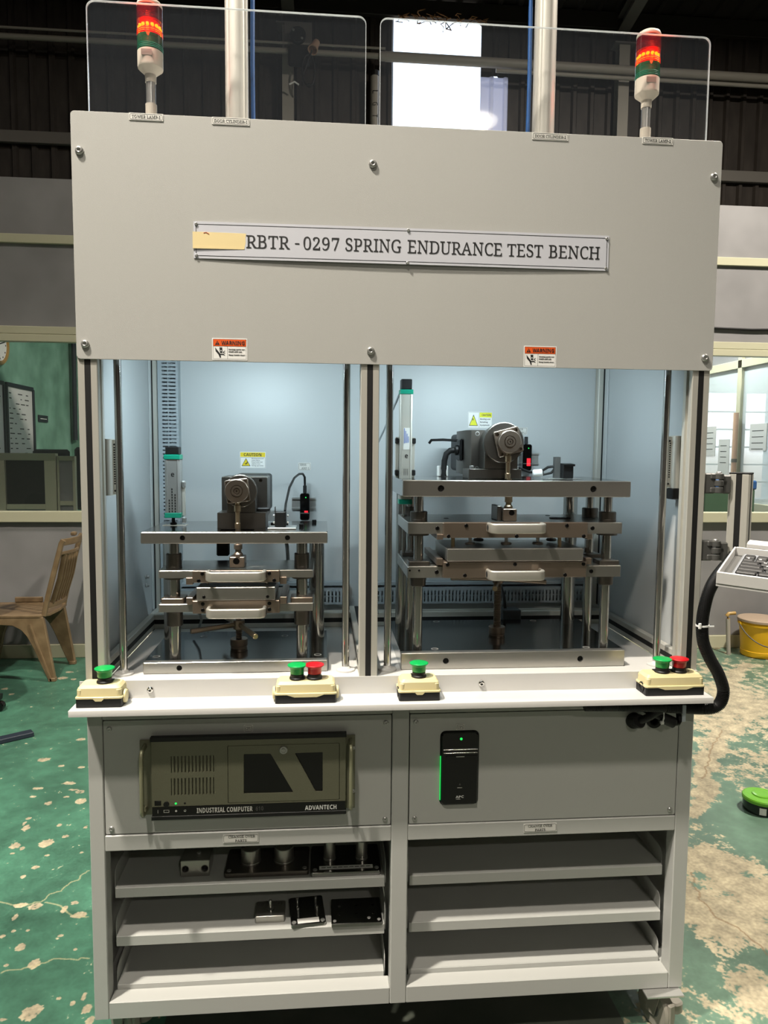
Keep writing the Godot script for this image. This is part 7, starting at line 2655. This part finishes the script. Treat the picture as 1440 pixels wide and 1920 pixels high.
func plastic_chair() -> void:
	var o := thing("plastic_chair", "tan moulded plastic chair, seen from its side against the left partition", "chair", Vector3(-1.95, 0, -2.94))
	# outline of one side: rear leg, apron arch and front leg (x, y)
	var sil := PackedVector2Array([Vector2(-1.800, 0.384), Vector2(-1.792, 0.345), Vector2(-1.738, 0.0), Vector2(-1.778, 0.0), Vector2(-1.866, 0.215), Vector2(-1.895, 0.272), Vector2(-1.925, 0.308), Vector2(-1.970, 0.334), Vector2(-2.05, 0.340), Vector2(-2.11, 0.318), Vector2(-2.145, 0.27), Vector2(-2.17, 0.205), Vector2(-2.215, 0.0), Vector2(-2.255, 0.0), Vector2(-2.235, 0.30), Vector2(-2.215, 0.384)])
	for z in [-2.765, -3.11]:
		var b := MB.new()
		b.prism(sil, z - 0.012, z + 0.012, 0.004)
		part("side_legs", b, M.chair_plastic, o, "moulded front and rear legs of one side")
		b = MB.new()
		var s := 1.0 if z > -3 else -1.0
		b.sweep([Vector3(-1.872, 0.345, z + s * 0.013), Vector3(-1.845, 0.25, z + s * 0.013), Vector3(-1.80, 0.12, z + s * 0.013), Vector3(-1.762, 0.004, z + s * 0.013)], MB.rr(0, 0, 0.012, 0.014, 0.003), Vector3.RIGHT)
		part("leg_rib", b, M.chair_plastic, o)
		b = MB.new()
		b.bx(-1.778, -1.739, 0.0005, 0.022, z - 0.019, z + 0.019, 0.003)
		part("foot", b, M.chair_plastic, o)
	var b := MB.new()
	b.plan(PackedVector2Array([Vector2(-2.215, -2.75), Vector2(-1.815, -2.75), Vector2(-1.775, -2.80), Vector2(-1.765, -2.94), Vector2(-1.775, -3.08), Vector2(-1.815, -3.125), Vector2(-2.215, -3.125), Vector2(-2.24, -3.10), Vector2(-2.24, -2.775)]), 0.3845, 0.400, 0.005)
	part("seat", b, M.chair_plastic, o)
	b = MB.new()
	b.bx(-2.10, -1.93, 0.4004, 0.435, -3.122, -3.105, 0.005)
	part("seat_edge", b, M.chair_plastic, o)
	# leaning back frame
	var lean := [Vector3(-1.800, 0.39, 0), Vector3(-1.775, 0.50, 0), Vector3(-1.735, 0.65, 0), Vector3(-1.690, 0.815, 0), Vector3(-1.678, 0.835, 0)]
	for z in [-2.775, -3.10]:
		b = MB.new()
		var p := []
		for q in lean: p.append(q + Vector3(0, 0, z))
		b.sweep(p, MB.rr(0, 0, 0.028, 0.026, 0.006), Vector3.BACK)
		part("back_post", b, M.chair_plastic, o)
	for q in [[0.800, 0.840, 0.0], [0.745, 0.765, 0.005], [0.43, 0.455, 0.0]]:
		b = MB.new()
		var mid: float = (q[0] + q[1]) / 2
		var x := back_x(mid)
		p_bar(b, x, mid, q[1] - q[0])
		part("back_rail", b, M.chair_plastic, o)
	for k in 6:
		var z := -2.83 - 0.043 * k
		b = MB.new()
		b.sweep([Vector3(back_x(0.455) + 0.012, 0.456, z), Vector3(back_x(0.6) + 0.02, 0.60, z), Vector3(back_x(0.744) + 0.012, 0.744, z)], MB.rr(0, 0, 0.008, 0.028, 0.002), Vector3.RIGHT)
		part("back_slat", b, M.chair_plastic, o)
	b = MB.new()
	b.bx(-1.705, -1.675, 0.838, 0.862, -3.01, -2.97, 0.006)
	part("grip", b, M.chair_plastic, o)

func back_x(y: float) -> float:
	return lerpf(-1.800, -1.684, (y - 0.39) / 0.44)

func p_bar(b: MB, x: float, y: float, h: float) -> void:
	b.sweep([Vector3(x, y, -2.79), Vector3(x + 0.025, y, -2.86), Vector3(x + 0.036, y, -2.94), Vector3(x + 0.025, y, -3.02), Vector3(x, y, -3.085)], MB.rr(0, 0, 0.012, h, 0.004))

func office_chair() -> void:
	# only its edge reaches into the photograph
	var c := Vector3(-2.12, 0, -2.28)
	var o := thing("office_chair", "black upholstered swivel chair cut off by the photo's left edge", "chair", c)
	var b := MB.new()
	b.xf = Transform3D(Basis(Vector3.UP, 0.5), c)
	b.prism(MB.rr(0, 0.83, 0.46, 0.40, 0.12, 8), -0.24, -0.17, 0.02)
	part("backrest", b, M.black_fabric, o)
	b = MB.new()
	b.xf = Transform3D(Basis(Vector3.UP, 0.5), c)
	b.plan(MB.rr(0, 0.02, 0.48, 0.46, 0.13, 8), 0.43, 0.52, 0.03)
	part("seat", b, M.black_fabric, o)
	b = MB.new()
	b.xf = Transform3D(Basis(Vector3.UP, 0.5), c)
	b.sweep([Vector3(0, 0.42, -0.1), Vector3(0, 0.42, -0.25), Vector3(0, 0.47, -0.28), Vector3(0, 0.7, -0.255)], MB.rr(0, 0, 0.07, 0.012, 0.003), Vector3.RIGHT)
	part("back_bar", b, M.black_plastic, o)
	b = MB.new()
	b.rod(c + Vector3(0, 0.10, 0), c + Vector3(0, 0.43, 0), 0.026, 16)
	part("gas_lift", b, M.black_plastic, o)
	for k in 5:
		var d := Vector3(sin(TAU * k / 5 + 0.3), 0, cos(TAU * k / 5 + 0.3))
		b = MB.new()
		b.sweep([c + d * 0.02 + Vector3(0, 0.11, 0), c + d * 0.28 + Vector3(0, 0.075, 0)], MB.rr(0, 0, 0.035, 0.03, 0.006))
		var a := part("base_arm", b, M.black_plastic, o)
		b = MB.new()
		b.cyl(c + d * 0.27 + Vector3(0, 0.0265, 0) + d.cross(Vector3.UP) * -0.018, d.cross(Vector3.UP), 0.026, 0.036, 0.004, 18)
		b.rod(c + d * 0.27 + Vector3(0, 0.03, 0), c + d * 0.27 + Vector3(0, 0.07, 0), 0.006, 8)
		part("castor", b, M.black_gloss, a)
